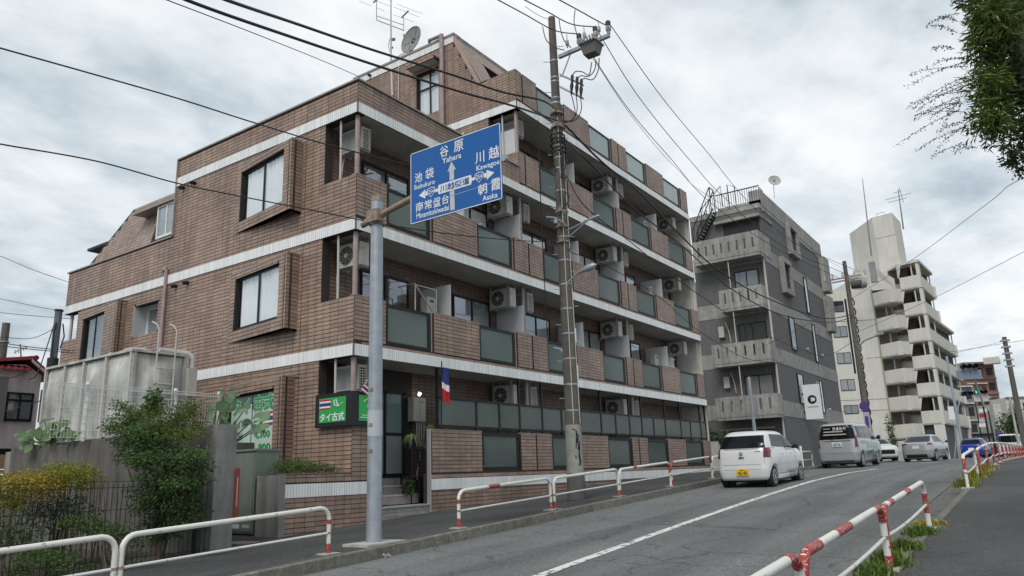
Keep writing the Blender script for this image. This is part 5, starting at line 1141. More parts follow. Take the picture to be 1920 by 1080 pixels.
def van_extra(t, patch, side, end):
    for s in (-1, 1): patch('tail_light', M_TAIL, 'B', ((s*.805, .84), (s*.70, .82), (s*.715, 1.20), (s*.765, 1.32)), .014)
    patch('lower_bumper', mat('bumper_dark', (.10, .105, .11), .5), 'B', ((-.76, .22), (.76, .22), (.78, .30), (-.78, .30)), .006)
    patch('crease_shade', M_TRIM, 'B', ((-.55, 1.085), (.55, 1.085), (.55, 1.105), (-.55, 1.105)), .012)  # flat black strip painted for the shade of the tailgate crease
    patch('bumper_seam', M_TRIM, 'B', ((-.74, .60), (.74, .60), (.74, .608), (-.74, .608)), .004)
    mb = MB(); mb.box(-.015, .02, -.20, .20, .86, 1.06); mb.build('number_plate', M_PLW, t); text('lettering', '18-70', V(-.017, .15, .88), -EY, EZ, .30, .10, mat('plate_ink', (.02, .06, .03)), t, .003, .02)
    mb = MB(); mb.box(-.017, -.015, -.08, .08, 1.01, 1.035); mb.build('plate_small_text', M_GREYIN, t)
    text('lettering', 'ひまわり', V(.045, .10, 1.53), -EY, V(.12, 0, .99), .52, .14, M_SIGNW, t, .012, .02)
    mb = MB()
    for k, (a, b) in enumerate(((.48, .20), (.48, -.30), (.50, -.42))): mb.obox(V(.055-.018*k if k else .06, a, 1.58-.12*k if k else 1.60), V(0, b-a, 0), V(0, 0, .05 if k else .03), V(-.012, 0, 0))
    mb.build('window_print', mat('print_dim', (.45, .42, .36), .5), t)
    mb = MB(); mb.tube([(.05, -.02, 1.28), (.02, .05, 1.24), (.02, .22, 1.16)], .014, 6); mb.build('rear_wiper', M_TRIM, t)
    for s, w in ((1, 'L'), (-1, 'R')):
        mb = MB(); mb.tube([(3.45, s*.84, 1.15), (3.45, s*.95, 1.2), (3.45, s*1.02, 1.2)], [.03, .10, .09], 10); mb.build('door_mirror', M_TRIM, t)
        for k, (x0, x1, z0, z1) in enumerate(((.55, 1.35, .95, 1.10), (1.5, 2.45, .80, 1.06), (2.6, 3.5, .62, 1.02), (2.2, 3.2, .50, .62))): patch('green_stripe', M_CG, w, ((x0, z0), (x1, z0-.05), (x1+.1, z1-.03), (x0+.1, z1)), .004)
        for x in (1.42, 2.5, 3.55): patch('door_seam', M_TRIM, w, ((x, .34), (x+.01, .34), (x+.01, 1.12), (x, 1.12)), .006)
        patch('slide_rail', M_TRIM, w, ((.25, 1.02), (1.4, 1.02), (1.4, 1.035), (.25, 1.035)), .007)
van_prof = [(.20, .10, 4.50, .76), (.30, .02, 4.56, .82), (.60, .0, 4.58, .845), (.85, .02, 4.55, .85), (1.0, .035, 4.42, .848), (1.1, .05, 4.05, .84), (1.2, .06, 3.85, .82), (1.45, .09, 3.5, .785), (1.66, .125, 3.15, .735), (1.76, .17, 2.95, .69), (1.82, .26, 2.75, .62), (1.845, .45, 2.4, .48), (1.855, .8, 2.0, .3)]
van_glass = [('B', 'rear_window', ((-.745, 1.17), (.745, 1.17), (.655, 1.74), (-.655, 1.74))), ('F', 'windscreen', ((-.7, 1.2), (.7, 1.2), (.6, 1.7), (-.6, 1.7)))]
for w in 'LR': van_glass += [(w, 'side_window', ((.30, 1.20), (1.38, 1.17), (1.38, 1.68), (.36, 1.68))), (w, 'side_window', ((1.46, 1.17), (2.46, 1.15), (2.46, 1.68), (1.46, 1.68))), (w, 'side_window', ((2.54, 1.15), (3.62, 1.15), (3.12, 1.62), (2.54, 1.67)))]
vX, vY = 23.4, -4.08
P = onroad(1580, 876); 
make_car('van', 'silver people carrier with green side stripes and white lettering on its rear window', (vX, vY, zr(vX)), RAD(-2), van_prof, lambda z: float(np.interp(z, [.2, 1.2, 1.8], [11, 10, 6])), .83, van_glass, (.62, 3.47), .32, M_CS, van_extra)
def sed_extra(t, patch, side, end):
    for s in (-1, 1): patch('tail_light', M_TAIL, 'B', ((s*.79, .88), (s*.42, .93), (s*.46, .98), (s*.74, 1.0)), .012)
    patch('lower_bumper', M_TRIM, 'B', ((-.70, .22), (.70, .22), (.60, .40), (-.60, .40)), .006); patch('light_bar', mat('bar_silver', (.30, .31, .33), .3), 'B', ((-.42, .95), (.42, .95), (.42, .98), (-.42, .98)), .008)
    patch('number_plate', M_PLW, 'B', ((-.17, .70), (.17, .70), (.17, .86), (-.17, .86)), .02, 2)
    for s, w in ((1, 'L'), (-1, 'R')): mb = MB(); mb.tube([(3.2, s*.82, 1.0), (3.2, s*.98, 1.03)], [.03, .08], 8); mb.build('door_mirror', M_TRIM, t)
sed_prof = [(.18, .10, 4.25, .76), (.28, .03, 4.34, .82), (.60, .0, 4.36, .845), (.80, .02, 4.28, .85), (.92, .03, 3.9, .84), (.98, .06, 3.55, .82), (1.03, .20, 3.30, .79), (1.12, .42, 3.1, .75), (1.28, .80, 2.8, .68), (1.38, 1.05, 2.55, .62), (1.435, 1.3, 2.3, .52), (1.45, 1.6, 2.0, .35)]
sed_glass = [('B', 'rear_window', ((-.66, 1.05), (.66, 1.05), (.56, 1.36), (-.56, 1.36))), ('F', 'windscreen', ((-.66, 1.05), (.66, 1.05), (.56, 1.36), (-.56, 1.36)))]
for w in 'LR': sed_glass += [(w, 'side_window', ((.85, 1.04), (2.0, 1.02), (2.0, 1.34), (1.15, 1.34))), (w, 'side_window', ((2.06, 1.02), (3.15, 1.02), (2.6, 1.33), (2.06, 1.34)))]
nz3 = lambda z: float(np.interp(z, [.2, .9, 1.45], [7, 6, 4.5]))
P = onroad(1729, 864); sX, sY = 36.5, -5.35
make_car('parked_car', 'silver saloon seen from behind in front of the pale stepped building', (sX, sY, zr(sX)), RAD(-6), sed_prof, nz3, .83, sed_glass, (.75, 3.35), .31, M_CS, sed_extra)
def plain(t, patch, side, end):
    for s in (-1, 1): patch('tail_light', M_TAIL, 'B', ((s*.76, .85), (s*.58, .87), (s*.60, .96), (s*.74, .97)), .012)
    for s in (-1, 1): patch('head_light', M_HEAD, 'F', ((s*.80, .62), (s*.50, .60), (s*.52, .74), (s*.78, .78)), .012)
    patch('number_plate', M_PLW, 'B', ((-.17, .62), (.17, .62), (.17, .78), (-.17, .78)), .02, 2)
    patch('grille', M_TRIM, 'F', ((-.45, .40), (.45, .40), (.45, .66), (-.45, .66)), .01)
hb_prof = [(.18, .10, 3.85, .72), (.28, .03, 3.94, .80), (.60, .0, 3.97, .83), (.85, .03, 3.85, .83), (.95, .05, 3.4, .82), (1.0, .08, 3.1, .80), (1.15, .20, 2.85, .75), (1.35, .38, 2.5, .66), (1.45, .55, 2.2, .56), (1.49, .8, 1.9, .40)]
P = at(1824, 862, 56)
make_car('parked_car', 'bright blue hatchback half hidden behind the far guard rails', (P[0], P[1], zr(P[0])), RAD(-6), hb_prof, nz3, .82, sed_glass[:2]+[(w, 'side_window', ((.5, 1.03), (1.9, 1.0), (1.9, 1.38), (.7, 1.38))) for w in 'LR'], (.7, 3.2), .31, M_CB, plain)
P = at(1648, 862, 49)
make_car('parked_car', 'white car parked across the side turning behind the silver van', (P[0]+.2, P[1]+.9, zr(P[0])), RAD(-150), hb_prof, nz3, .82, sed_glass[:2]+[(w, 'side_window', ((.5, 1.03), (1.9, 1.0), (1.9, 1.38), (.7, 1.38))) for w in 'LR'], (.7, 3.2), .31, M_CW, plain)
P = at(1893, 855, 62)
make_car('van', 'white van far off at the right edge behind the guard rails', (P[0], P[1], zr(P[0])), RAD(-8), van_prof, nz3, .83, van_glass, (.62, 3.47), .32, M_CW, plain)
# ================================================================== grey building behind
G = thing('grey_building', (33, 3, -3), 'narrow grey rendered building with concrete balconies cut by slots and a black roof stair', 'apartment building')
gx0, gx1, gy0, gy1, gz0 = 29.2, 43.2, -.5, 2.9, -3.1
M_GR = mat('grey_render', (.140, .138, .140), .9, ns=9, na=.14, streak=.12, bump=.3); M_GRL = mat('raw_concrete', (.33, .32, .30), .85, ns=5, na=.14, streak=.3)
gF = [-2.9+.0, .18, 2.95, 5.70, 8.35]; GT = 12.15
mb = MB(); mb.box(gx0, gx1, gy0, gy1+.6, gz0, 11.3); mb.build('wall', M_GR, G)
mb = MB()
for z in (.05, 2.8, 5.55, 8.3): mb.box(gx0-.02, gx1+.02, gy0-.02, gy1+.62, z-.35, z+.45)
mb.box(gx0-.03, gx1+.03, gy0-.03, gy1+.6, 11.0, GT-.9); mb.build('floor_band', M_GRL, G)
mb = MB(); mb.box(gx0+.3, gx1+.04, gy0-.05, .1, 11.25, GT); mb.box(gx0+.3, gx0+.5, gy0-.04, 1.9, 10.9, 11.55); mb.build('roof_parapet', M_GRL, G)
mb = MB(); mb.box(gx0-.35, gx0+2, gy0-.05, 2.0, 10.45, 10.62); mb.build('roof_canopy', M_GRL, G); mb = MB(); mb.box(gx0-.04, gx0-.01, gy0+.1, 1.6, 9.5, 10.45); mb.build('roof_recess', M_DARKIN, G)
for z0, ya, yb, dx in ((-.25, -.55, 2.65, 1.15), (2.55, -.5, 2.6, 1.1), (5.45, -.4, 1.9, 1.1), (8.25, -.55, 3.1, 1.15)):
    bt = 1.05 if z0 < 8 else 1.2
    mb = MB(); nb = 6 if yb > 2.3 else 5; nb = 8 if z0 > 8 else nb
    W_y = yb-ya; sl = [(W_y*(i+.75)/(nb+.5)-.05, W_y*(i+.75)/(nb+.5)+.05, .30, .85) for i in range(nb)]
    X_ = gx0-dx+.1
    panel(mb, (X_, ya, z0), EY, EZ, -EX, W_y, bt, sl, .12)
    for yy in (ya, yb-.12):
        if z0 > 8 and yy == ya: panel(mb, (X_+.12, yy, z0), EX, EZ, -EY, dx+.9, bt, [(i*.3+.35, i*.3+.45, .3, .85) for i in range(5)], .12)
        else: mb.box(X_+.12, gx0-.03, yy, yy+.12, z0, z0+bt)
    mb.box(X_+.02, gx0-.03, ya+.02, yb-.02, z0-.15, z0); mb.build('slotted_balcony', M_GRL, G)
    if z0 < 8: win(G, (gx0-.02, ya+.35, z0+.2), EY, EZ, -EX, 1.5 if W_y > 2.5 else 1.3, 1.95, (.5,), -.01, 'grey' if z0 != 2.55 else None)
for y in (.15, 1.0): mb = MB(); mb.tube([(gx0-.9, y+1.1, -.25), (gx0-.9, y+1.1, 8.2)], .03, 6); mb.build('balcony_pipe', M_LPIPE, G) if y < .5 else None
mb = MB(); mb.tube([(gx0-.1, gy0+.08, 8.3), (gx0-.1, gy0+.08, -2.9)], .06, 8); mb.build('downpipe', M_LPIPE, G)
for z, xx in ((1.4+.25, 0), (4.4, 0)):
    t = thing('water_heater', (gx0-.15, 2.25, z), f'small white box heater on the grey building {"upper" if z > 3 else "lower"} balcony wall', 'water heater')
    mb = MB(); mb.box(gx0-.2, gx0-.03, 2.1, 2.4, z-.3, z+.3); mb.build('casing', M_AC, t); mb = MB(); mb.tube([(gx0-.12, 2.0, z+.5), (gx0-.14, 1.85, z), (gx0-.1, 1.8, z-.6)], .03, 6); mb.build('pipes', M_LPIPE, t)
# side wall windows and boxes
for x, z, w, h, typ in ((32.0, 6.9, 1.3, 1.6, 'bay'), (34.4, 9.7, 1.5, 1.5, 'bay'), (37.0, 6.3, .7, 2.3, 'slit'), (34.0, 7.6, .4, .6, 'slit'), (32.3, 3.5, 1.1, 1.9, 'pale'), (37.6, 3.3, .6, 2.4, 'slit'), (32.6, -.1+.6, 1.2, 1.7, 'pale'), (37.6, 0.2, .6, 2.0, 'slit')):
    if typ == 'bay':
        mb = MB(); panel(mb, (x-.25, gy0-.28, z-.25), EX, EZ, -EY, w+.5, h+.5, [(.22, w+.2, .3, h+.2)], .27); mb.build('window_surround', M_GRL, G); win(G, (x, gy0-.05, z+.05), EX, EZ, -EY, w-.05, h-.1, (.5,), -.02, None)
    else: win(G, (x, gy0-.0, z), EX, EZ, -EY, w, h, (), -.03, {'slit': 'white', 'pale': 'grey'}[typ])
for x, z in ((41.9, 7.0), (42.2, 9.8)): mb = MB(); mb.box(x, x+1.3, gy0-.4, gy0-.02, z-1.2, z+1.2); mb.build('corner_bay', M_GRL, G)
for x, z in ((35.8, 3.9), (39.5, 3.9), (35.8, 0.5), (39.5, .5)): mb = MB(); mb.tube([(x, gy0, z), (x, gy0-.12, z)], .09, 10); mb.build('vent_hood', M_CONCL, G)
mb = MB()
for k in range(5): mb.tube([(36.9, gy0-.02, 1.55+k*.12), (36.9, gy0-.18, 1.5+k*.12)], .04, 6)
mb.build('flue_stack', M_CONCL, G)
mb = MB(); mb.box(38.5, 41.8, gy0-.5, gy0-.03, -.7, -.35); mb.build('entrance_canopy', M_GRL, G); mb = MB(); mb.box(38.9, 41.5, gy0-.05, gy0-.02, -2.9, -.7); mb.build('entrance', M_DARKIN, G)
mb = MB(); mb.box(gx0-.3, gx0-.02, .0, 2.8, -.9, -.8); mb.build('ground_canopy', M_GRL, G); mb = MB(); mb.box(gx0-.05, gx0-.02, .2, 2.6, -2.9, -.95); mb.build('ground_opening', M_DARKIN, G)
# roof rail and stair
mb = MB()
for y in np.arange(-.5, 2.0, .13): mb.box(gx0+.30, gx0+.33, y, y+.02, 11.55, 12.35)
for x in np.arange(gx0+.3, gx0+1.2, .14): mb.box(x, x+.02, -.5, -.48, 11.8, 12.35)
mb.box(gx0+.29, gx0+.34, -.52, 2.0, 12.35, 12.40); mb.build('roof_rail', M_BLACKAL, G)
Tst = thing('roof_stair', (gx0+.2, 2.4, 9.4), 'black steel stair climbing to the roof of the grey building', 'stair')
mb = MB()
for i in range(11): mb.box(gx0-.6+i*.02, gx0+.0, 3.0-i*.11, 3.10-i*.11, 9.45+i*.17, 9.48+i*.17)
mb.build('treads', M_BLACKAL, Tst, kind='stuff')
mb = MB()
for x in (gx0-.65, gx0+.0):
    mb.tube([(x, 3.15, 9.35), (x, 1.85, 11.3)], .04, 5); mb.tube([(x, 3.15, 10.3), (x, 1.95, 12.6)], .03, 5); mb.tube([(x, 3.15, 9.4), (x, 3.15, 10.3)], .03, 5); mb.tube([(x, 2.55, 10.2), (x, 2.55, 11.4)], .03, 5); mb.tube([(x, 1.95, 11.2), (x, 1.95, 12.6)], .03, 5)
    for k in range(6): y = 3.05-k*.2; mb.tube([(x, y, 9.5+k*.32), (x, y, 10.4+k*.37)], .012, 4)
mb.tube([(gx0-.65, 1.95, 12.6), (gx0, 1.95, 12.6)], .03, 5); mb.tube([(gx0-.65, 2.55, 11.4), (gx0-.65, 1.3, 12.5), (gx0-.65, 1.3, 11.3)], .03, 5); mb.tube([(gx0-.1, 1.1, 11.4), (gx0-.1, 1.1, 12.7), (gx0-.1, .7, 12.5), (gx0-.1, .7, 11.4)], .03, 5)
mb.build('stair_rails', M_BLACKAL, Tst, kind='stuff')
def dish(name, c, r, nrm, label, mast=None, mesh=False):
    t = thing(name, c, label, 'satellite dish'); c = V(*c); n = V(*nrm); n /= np.linalg.norm(n); a = np.cross(n, EZ); a /= np.linalg.norm(a); b = np.cross(n, a)
    vs = [c]; R_ = 5; K = 24
    for j in range(1, R_+1):
        for k in range(K): th = 2*math.pi*k/K; rr = r*j/R_; vs.append(c+a*rr*math.cos(th)+b*rr*math.sin(th)+n*(.22*r*(j/R_)**2))
    fs = [(0, 1+k, 1+(k+1) % K) for k in range(K)]+[(1+(j-1)*K+k, 1+(j-1)*K+(k+1) % K, 1+j*K+(k+1) % K, 1+j*K+k) for j in range(1, R_) for k in range(K)]
    mb = MB(); mb.add(vs, fs, smooth=True); mb.build('reflector', M_GREYIN if mesh else M_CONCL, t)
    mb = MB(); mb.tube([vs[1+(R_-1)*K+k] for k in range(K)]+[vs[1+(R_-1)*K]], r*.03, 5)
    for k in range(0, K, 4): mb.tube([vs[1+(R_-1)*K+k]-n*.01, c-n*.03], r*.018, 4)
    mb.build('rim', M_RUST if mesh else M_CONCL, t)
    mb = MB(); mb.tube([c+b*r*.9+n*.2*r, c+n*r*.8], r*.03, 5); mb.tube([c+n*r*.75, c+n*r*.9], r*.09, 8)
    for p in (mast or []): mb.tube(p, r*.06, 6)
    mb.build('mount', M_LPIPE, t); return t
dish('satellite_dish', (31.1, -1.0, 13.0), .34, (-.8, -.5, .3), 'white satellite dish on a pole over the grey building roof', [[(31.1, -.95, 13.0), (31.1, -.9, 12.0)]])
t = thing('shop_sign', (33.2, -1.0, 1), 'white hanging sign with a black round emblem on the grey building', 'sign')
mb = MB(); mb.box(33.1, 33.25, -1.5, -.62, -.35, 1.55); mb.build('panel', M_SIGNW, t); mb = MB(); mb.tube([(33.09, -1.06, .72), (33.085, -1.06, .72)], .24, 24); mb.build('emblem', M_BLACK, t)
mb = MB(); mb.tube([(33.08, -1.12, .72), (33.075, -1.12, .72)], .10, 16); mb.box(33.078, 33.084, -1.05, -1.0, .6, .84); mb.build('emblem_mark', M_SIGNW, t); mb = MB(); mb.box(33.085, 33.1, -1.35, -.78, .30, .34); mb.build('small_print', M_GREYIN, t)
mb = MB(); mb.box(33.15, 33.2, -.62, -.5, 1.0, 1.1); mb.box(33.15, 33.2, -.62, -.5, .0, .1); mb.build('sign_bracket', M_BLACK, t)
t = thing('lamp_pole', (26.5, -.6, -2.9), 'plain grey steel pole in front of the grey building', 'pole'); mb = MB(); mb.tube([(27.0, .4, -2.9), (27.0, .4, 1.6)], [.09, .07], 12); mb.build('pole', M_GALV, t)
mb = MB(); mb.obox(V(BL+.1, .3, -2.95), V(.16, 0, 0), V(0, -.55, 0), V(0, 0, 1.25)); mb.add([(BL+.26, -.25, -2.95), (BL+.26, .3, -2.95), (BL+1.1, .3, -2.95), (BL+1.1, -.25, -2.95), (BL+.26, -.25, -1.70), (BL+.26, .3, -1.70), (BL+1.1, .3, -2.5), (BL+1.1, -.25, -2.5)], [(0, 1, 2, 3), (4, 7, 6, 5), (0, 4, 5, 1), (2, 6, 7, 3), (0, 3, 7, 4), (1, 5, 6, 2)]); mb.build('sloped_wall', M_CONCL, label='pale sloped end wall at the far corner of the brown block', cat='wall')
mb = MB(); mb.tube([(22.2, -2.9, zs(22)), (22.2, -2.9, zs(22)+.85)], .05, 12); mb.build('bollard', M_WHITE, label='slim white post between the small white car and the silver van', cat='bollard')
# pale sliver building between
mb = MB(); mb.box(33, 40, 6.2, 14, -3, 9.3); mb.build('far_building', M_CREAM, label='plain cream building showing in the gap behind the grey one', cat='building')
# ================================================================== stepped pale building
WB = thing('pale_building', (72, 0, -2.8), 'tall cream apartment building with zigzag balconies and a high lift tower', 'apartment building')
M_PB = mat('cream_render', (.62, .60, .545), .85, ns=.9, na=.05, streak=.08); M_PBD = mat('recess_shade_and_joint', (.30, .275, .24), .9)  # second tone is the cream render darkened for recess shade, also colours joint lines
def gp(px, D): p = at(px, 860, D); return V(p[0], p[1], 0)
Q0, Q1, Q2, Q3, Q4, Q45, Q5 = gp(1560, 79), gp(1681, 78), gp(1721, 75.6), gp(1741, 76.3), gp(1783, 74.8), gp(1803, 80), gp(1828, 88)
def hz(py, D=77, px=1690): p_ = at(px+(860-py)*.15, 860, D); return zat(p_[0], p_[1], py)
def wallseg(mb, a, b, z0, z1, t=.25, m=0):
    a = np.array(a); b = np.array(b); d = b-a; n = V(-d[1], d[0], 0)/np.linalg.norm(d); n = n if n@(a-CAMP) > 0 else -n
    mb.obox(V(a[0], a[1], z0), d, n*t, V(0, 0, z1-z0), m)
ZB = -2.9; STP = hz(600, 76)-hz(650, 76); ZT = hz(536)
back = V(8, 9, 0)
mb = MB(); 
poly = [tuple(p[:2]) for p in (Q0, Q1)]
nrm = V(_F[0], _F[1], 0)/np.hypot(_F[0], _F[1])
def inn(p, d=1.5): return p+nrm*d
mb.prism([tuple(Q0[:2]), tuple(Q1[:2]), tuple(inn(Q1, 14)[:2]), tuple(inn(Q0, 14)[:2])], ZB, ZT)
mb.prism([tuple(inn(Q1, 1.4)[:2]), tuple(inn(Q3, 2.6)[:2]), tuple(inn(Q4, 2.4)[:2]), tuple(inn(Q45, 1.6)[:2]), tuple(inn(Q45, 12)[:2]), tuple(inn(Q1, 12)[:2])], ZB, hz(500))
mb.prism([tuple(inn(Q45, 1.6)[:2]), tuple(inn(Q5, 1.2)[:2]), tuple(inn(Q5, 12)[:2]), tuple(inn(Q45, 12)[:2])], ZB, hz(600, 84, 1790)); mb.build('core_wall', M_PB, WB)
u0 = (Q1-Q0)/np.linalg.norm(Q1-Q0); nW = np.cross(u0, EZ); nW = nW if nW@(Q0-CAMP) < 0 else -nW
for i, yp in enumerate((582, 630, 680, 731, 775)):
    zz = hz(yp, 78, 1595); s_ = np.linalg.norm(Q1-Q0); 
    win(WB, Q0+u0*(s_-4.55+.05)+EZ*zz+nW*.02, u0, EZ, nW, 1.45, 1.2 if i < 4 else .9, (.5,), .0, 'grey' if i else None)
    if i < 4: mb = MB(); p = Q0+u0*(s_-2.35)+EZ*(zz+.2)+nW*.15; mb.obox(p, u0*.35, nW*.25, EZ*.28); mb.build('vent_hood', M_SIGNW, WB)
for yp in (600, 749, 770): mb = MB(); p = Q0+EZ*hz(yp, 78, 1620); mb.obox(p, (Q1-Q0), nW*.03, EZ*.05); mb.build('joint_line', M_PBD, WB)
mb = MB(); mb.tube([Q1+EZ*ZT-nrm*.1, Q1+EZ*ZB-nrm*.1], .07, 8); mb.build('downpipe', mat('green_pipe', (.30, .32, .22)), WB)
M_REC = mat('deep_recess_shade', (.085, .075, .065), .9, ns=1)  # dark colour puts the shade of the balcony recesses on their back walls
zr_top = hz(500)
for k in range(6):
    z1 = hz(795, 76)+k*STP; z0 = z1-1.50
    mb = MB(); wallseg(mb, Q1, Q2, z0, z1, .3); wallseg(mb, Q2, Q3, z0, z1, .3); mb.build('stair_parapet', M_PB, WB)
    mb = MB(); mb.prism([tuple(Q1[:2]), tuple(Q2[:2]), tuple(Q3[:2]), tuple(inn(Q3, 3)[:2]), tuple(inn(Q1, 2)[:2])], z0+.01, z0+.16); mb.build('landing_slab', M_PB, WB)
    if k < 5:
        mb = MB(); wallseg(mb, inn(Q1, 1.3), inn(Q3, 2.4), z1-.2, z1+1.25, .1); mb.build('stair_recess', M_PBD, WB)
        mb = MB(); p = inn(Q1+(Q3-Q1)*.55, .8); mb.box(p[0], p[0]+.5, p[1], p[1]+.12, z1-.1, z1+1.25); mb.build('recess_pier', M_PB, WB)
    z1 = hz(771, 75)+k*STP; z0 = z1-1.42
    mb = MB(); wallseg(mb, Q3, Q4, z0, z1, .3); mb.build('balcony_parapet', M_PB, WB)
    mb = MB(); wallseg(mb, Q4+(Q3-Q4)*.14, Q4, z1, z1+1.34); mb.build('balcony_pier', M_PB, WB)
    # cut corner at the upper left of the opening
    mb = MB(); d_ = (Q4-Q3)*.16; mb.add([tuple(Q3+EZ*(z1+1.34)), tuple(Q3+EZ*(z1)), tuple(Q3+d_+EZ*(z1+1.34)), tuple(Q3+nrm*.3+EZ*(z1+1.34)), tuple(Q3+nrm*.3+EZ*(z1)), tuple(Q3+nrm*.3+d_+EZ*(z1+1.34))], [(0, 1, 2), (5, 4, 3), (1, 4, 5, 2), (0, 3, 4, 1)]); mb.build('slanted_pier', M_PB, WB)
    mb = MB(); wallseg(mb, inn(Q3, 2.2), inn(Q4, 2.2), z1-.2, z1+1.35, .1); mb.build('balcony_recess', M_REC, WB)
    mb = MB(); mb.tube([inn(Q4+(Q3-Q4)*.28, .3)+EZ*(z1-.1), inn(Q4+(Q3-Q4)*.28, .3)+EZ*(z1+1.3)], .07, 6); mb.build('downpipe', M_PB, WB)
    E5 = Q5 if k < 4 else Q45+(Q5-Q45)*.1
    mb = MB(); wallseg(mb, Q4, E5, z0, z1, .3); mb.build('balcony_parapet', M_PB, WB)
    mb = MB(); wallseg(mb, Q4, Q4+(Q5-Q4)*.06, z1, z1+1.34); mb.build('balcony_pier', M_PB, WB)
    mb = MB(); wallseg(mb, E5, inn(E5, 1.5), z0, z1); mb.build('balcony_parapet', M_PB, WB)
    mb = MB(); mb.prism([tuple(Q3[:2]), tuple(Q4[:2]), tuple(E5[:2]), tuple(inn(E5, 1.6)[:2]), tuple(inn(Q3, 2.4)[:2])], z0+.01, z0+.16); mb.build('floor_slab', M_PB, WB)
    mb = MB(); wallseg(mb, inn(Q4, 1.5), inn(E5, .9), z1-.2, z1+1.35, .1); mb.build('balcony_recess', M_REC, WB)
    for f in ((.3, .97) if k < 4 else (.9,)): p = Q4+(E5-Q4)*f; mb = MB(); mb.tube([(p[0]+.1, p[1]+.15, z1-.1), (p[0]+.1, p[1]+.15, z1+1.3)], .07, 6); mb.build('balcony_post', M_PB, WB)
    if k in (3, 5): mb = MB(); mb.prism([tuple((Q4-nrm*.25)[:2]), tuple((E5-nrm*.3)[:2]), tuple(inn(E5, 1.9)[:2]), tuple(inn(Q4, 2.6)[:2]), tuple(inn(Q3, 2.6)[:2]), tuple(Q3[:2])] if k == 5 else [tuple((Q45-nrm*.2)[:2]), tuple((E5-nrm*.3)[:2]), tuple(inn(E5, 1.9)[:2]), tuple(inn(Q45, 2)[:2])], z1+1.34, z1+1.6); mb.build('roof_slab', M_PB, WB)
mb = MB(); wallseg(mb, Q1, Q2, ZB, hz(826, 76), .3); wallseg(mb, Q2, Q3, ZB, hz(826, 76), .3); mb.build('base_wall', M_PB, WB)
# ground floor piers and garage
mb = MB(); wallseg(mb, inn(Q3, .6), inn(Q4, .6), ZB, hz(800, 75), .1); wallseg(mb, inn(Q4, .6), inn(Q5, .5), ZB, hz(800, 80), .1); mb.build('garage_opening', mat('garage_grey', (.07, .072, .075), .6), WB)
for p, s_ in ((Q3, .4), (Q4+(Q3-Q4)*.05, .9), (Q4+(Q5-Q4)*.45, .5), (Q5, .5)): mb = MB(); mb.box(p[0]-.1, p[0]+.3, p[1]-.05, p[1]+s_, ZB, hz(800, 77)); mb.build('pier', M_PB, WB)
# lift tower
T1, T2, T3 = gp(1706, 79), gp(1748, 77.5), gp(1762, 81)
zt = hz(402, 78, 1655)
mb = MB(); mb.prism([tuple(T1[:2]), tuple(T2[:2]), tuple(T3[:2]), tuple(inn(T1, 6)[:2])], ZT-3, zt); mb.build('lift_tower', M_PB, WB)
mb = MB(); wallseg(mb, T1-nrm*.02, T2-nrm*.02, zt-2.6, zt-2.55, .02); mb.build('joint_line', M_PBD, WB)
mb = MB(); mb.tube([inn(T1+(T2-T1)*.35, .5)+EZ*zt, inn(T1+(T2-T1)*.35, .5)+EZ*(zt+.4), inn(T1+(T2-T1)*.75, .5)+EZ*(zt+.4), inn(T1+(T2-T1)*.75, .5)+EZ*zt], .05, 6); mb.build('roof_rail', M_PB, WB)
R1, R2_ = gp(1681, 78.5), gp(1712, 78.2)
mb = MB(); a_ = Q1+(T1-Q1)*.0; mb.add([tuple(Q1+EZ*(ZT-.2)), tuple(Q3+nrm*1+EZ*(ZT-.2)), tuple(Q3+nrm*1+EZ*(ZT+.9)), tuple(Q1+(Q3-Q1)*.35+EZ*(ZT+2.1)), tuple(Q1+EZ*(ZT+2.1))]+[tuple(p+nrm*4) for p in (Q1+EZ*(ZT-.2), Q3+EZ*(ZT-.2), Q3+EZ*(ZT+.9), Q1+(Q3-Q1)*.35+EZ*(ZT+2.1), Q1+EZ*(ZT+2.1))], [(0, 1, 2, 3, 4), (9, 8, 7, 6, 5), (0, 4, 9, 5), (1, 6, 7, 2), (2, 7, 8, 3), (3, 8, 9, 4)]); mb.build('stair_head', M_PB, WB)
mb = MB(); p = at(1632, 480, 80); mb.box(p[0]-.2, p[0]+.3, p[1]-.3, p[1]+.3, ZT, ZT+2.2); mb.build('roof_ladder_cage', M_GREYIN, WB)
mb = MB(); p = at(1590, 524, 79); q_ = at(1620, 522, 79); mb.tube([p, q_], .55, 12); mb.build('roof_tank', M_CONCL, WB); mb = MB(); mb.tube([at(1602, 533, 78.5), at(1622, 531, 78.5)], .5, 12); mb.build('roof_tank', M_GREYIN, WB)
t = thing('roof_mast', at(1628, 410, 79), 'thin straight mast on the left edge of the lift tower', 'antenna'); mb = MB(); mb.tube([at(1634, 480, 79), at(1617, 335, 79)], [.08, .03], 6); mb.build('mast', M_GREYIN, t)
t = thing('roof_antenna', at(1690, 410, 79), 'television antenna mast on the right edge of the lift tower', 'antenna'); mb = MB(); mb.tube([at(1694, 430, 79), at(1684, 355, 79)], [.08, .04], 6); mb.build('mast', M_GREYIN, t)
mb = MB()
for (a, b) in (((1660, 375), (1708, 362)), ((1665, 380), (1700, 371)), ((1676, 362), (1690, 358)), ((1686, 352), (1694, 380))): mb.tube([at(*a, 79), at(*b, 79)], .03, 5)
mb.build('antenna_rods', M_GREYIN, t)
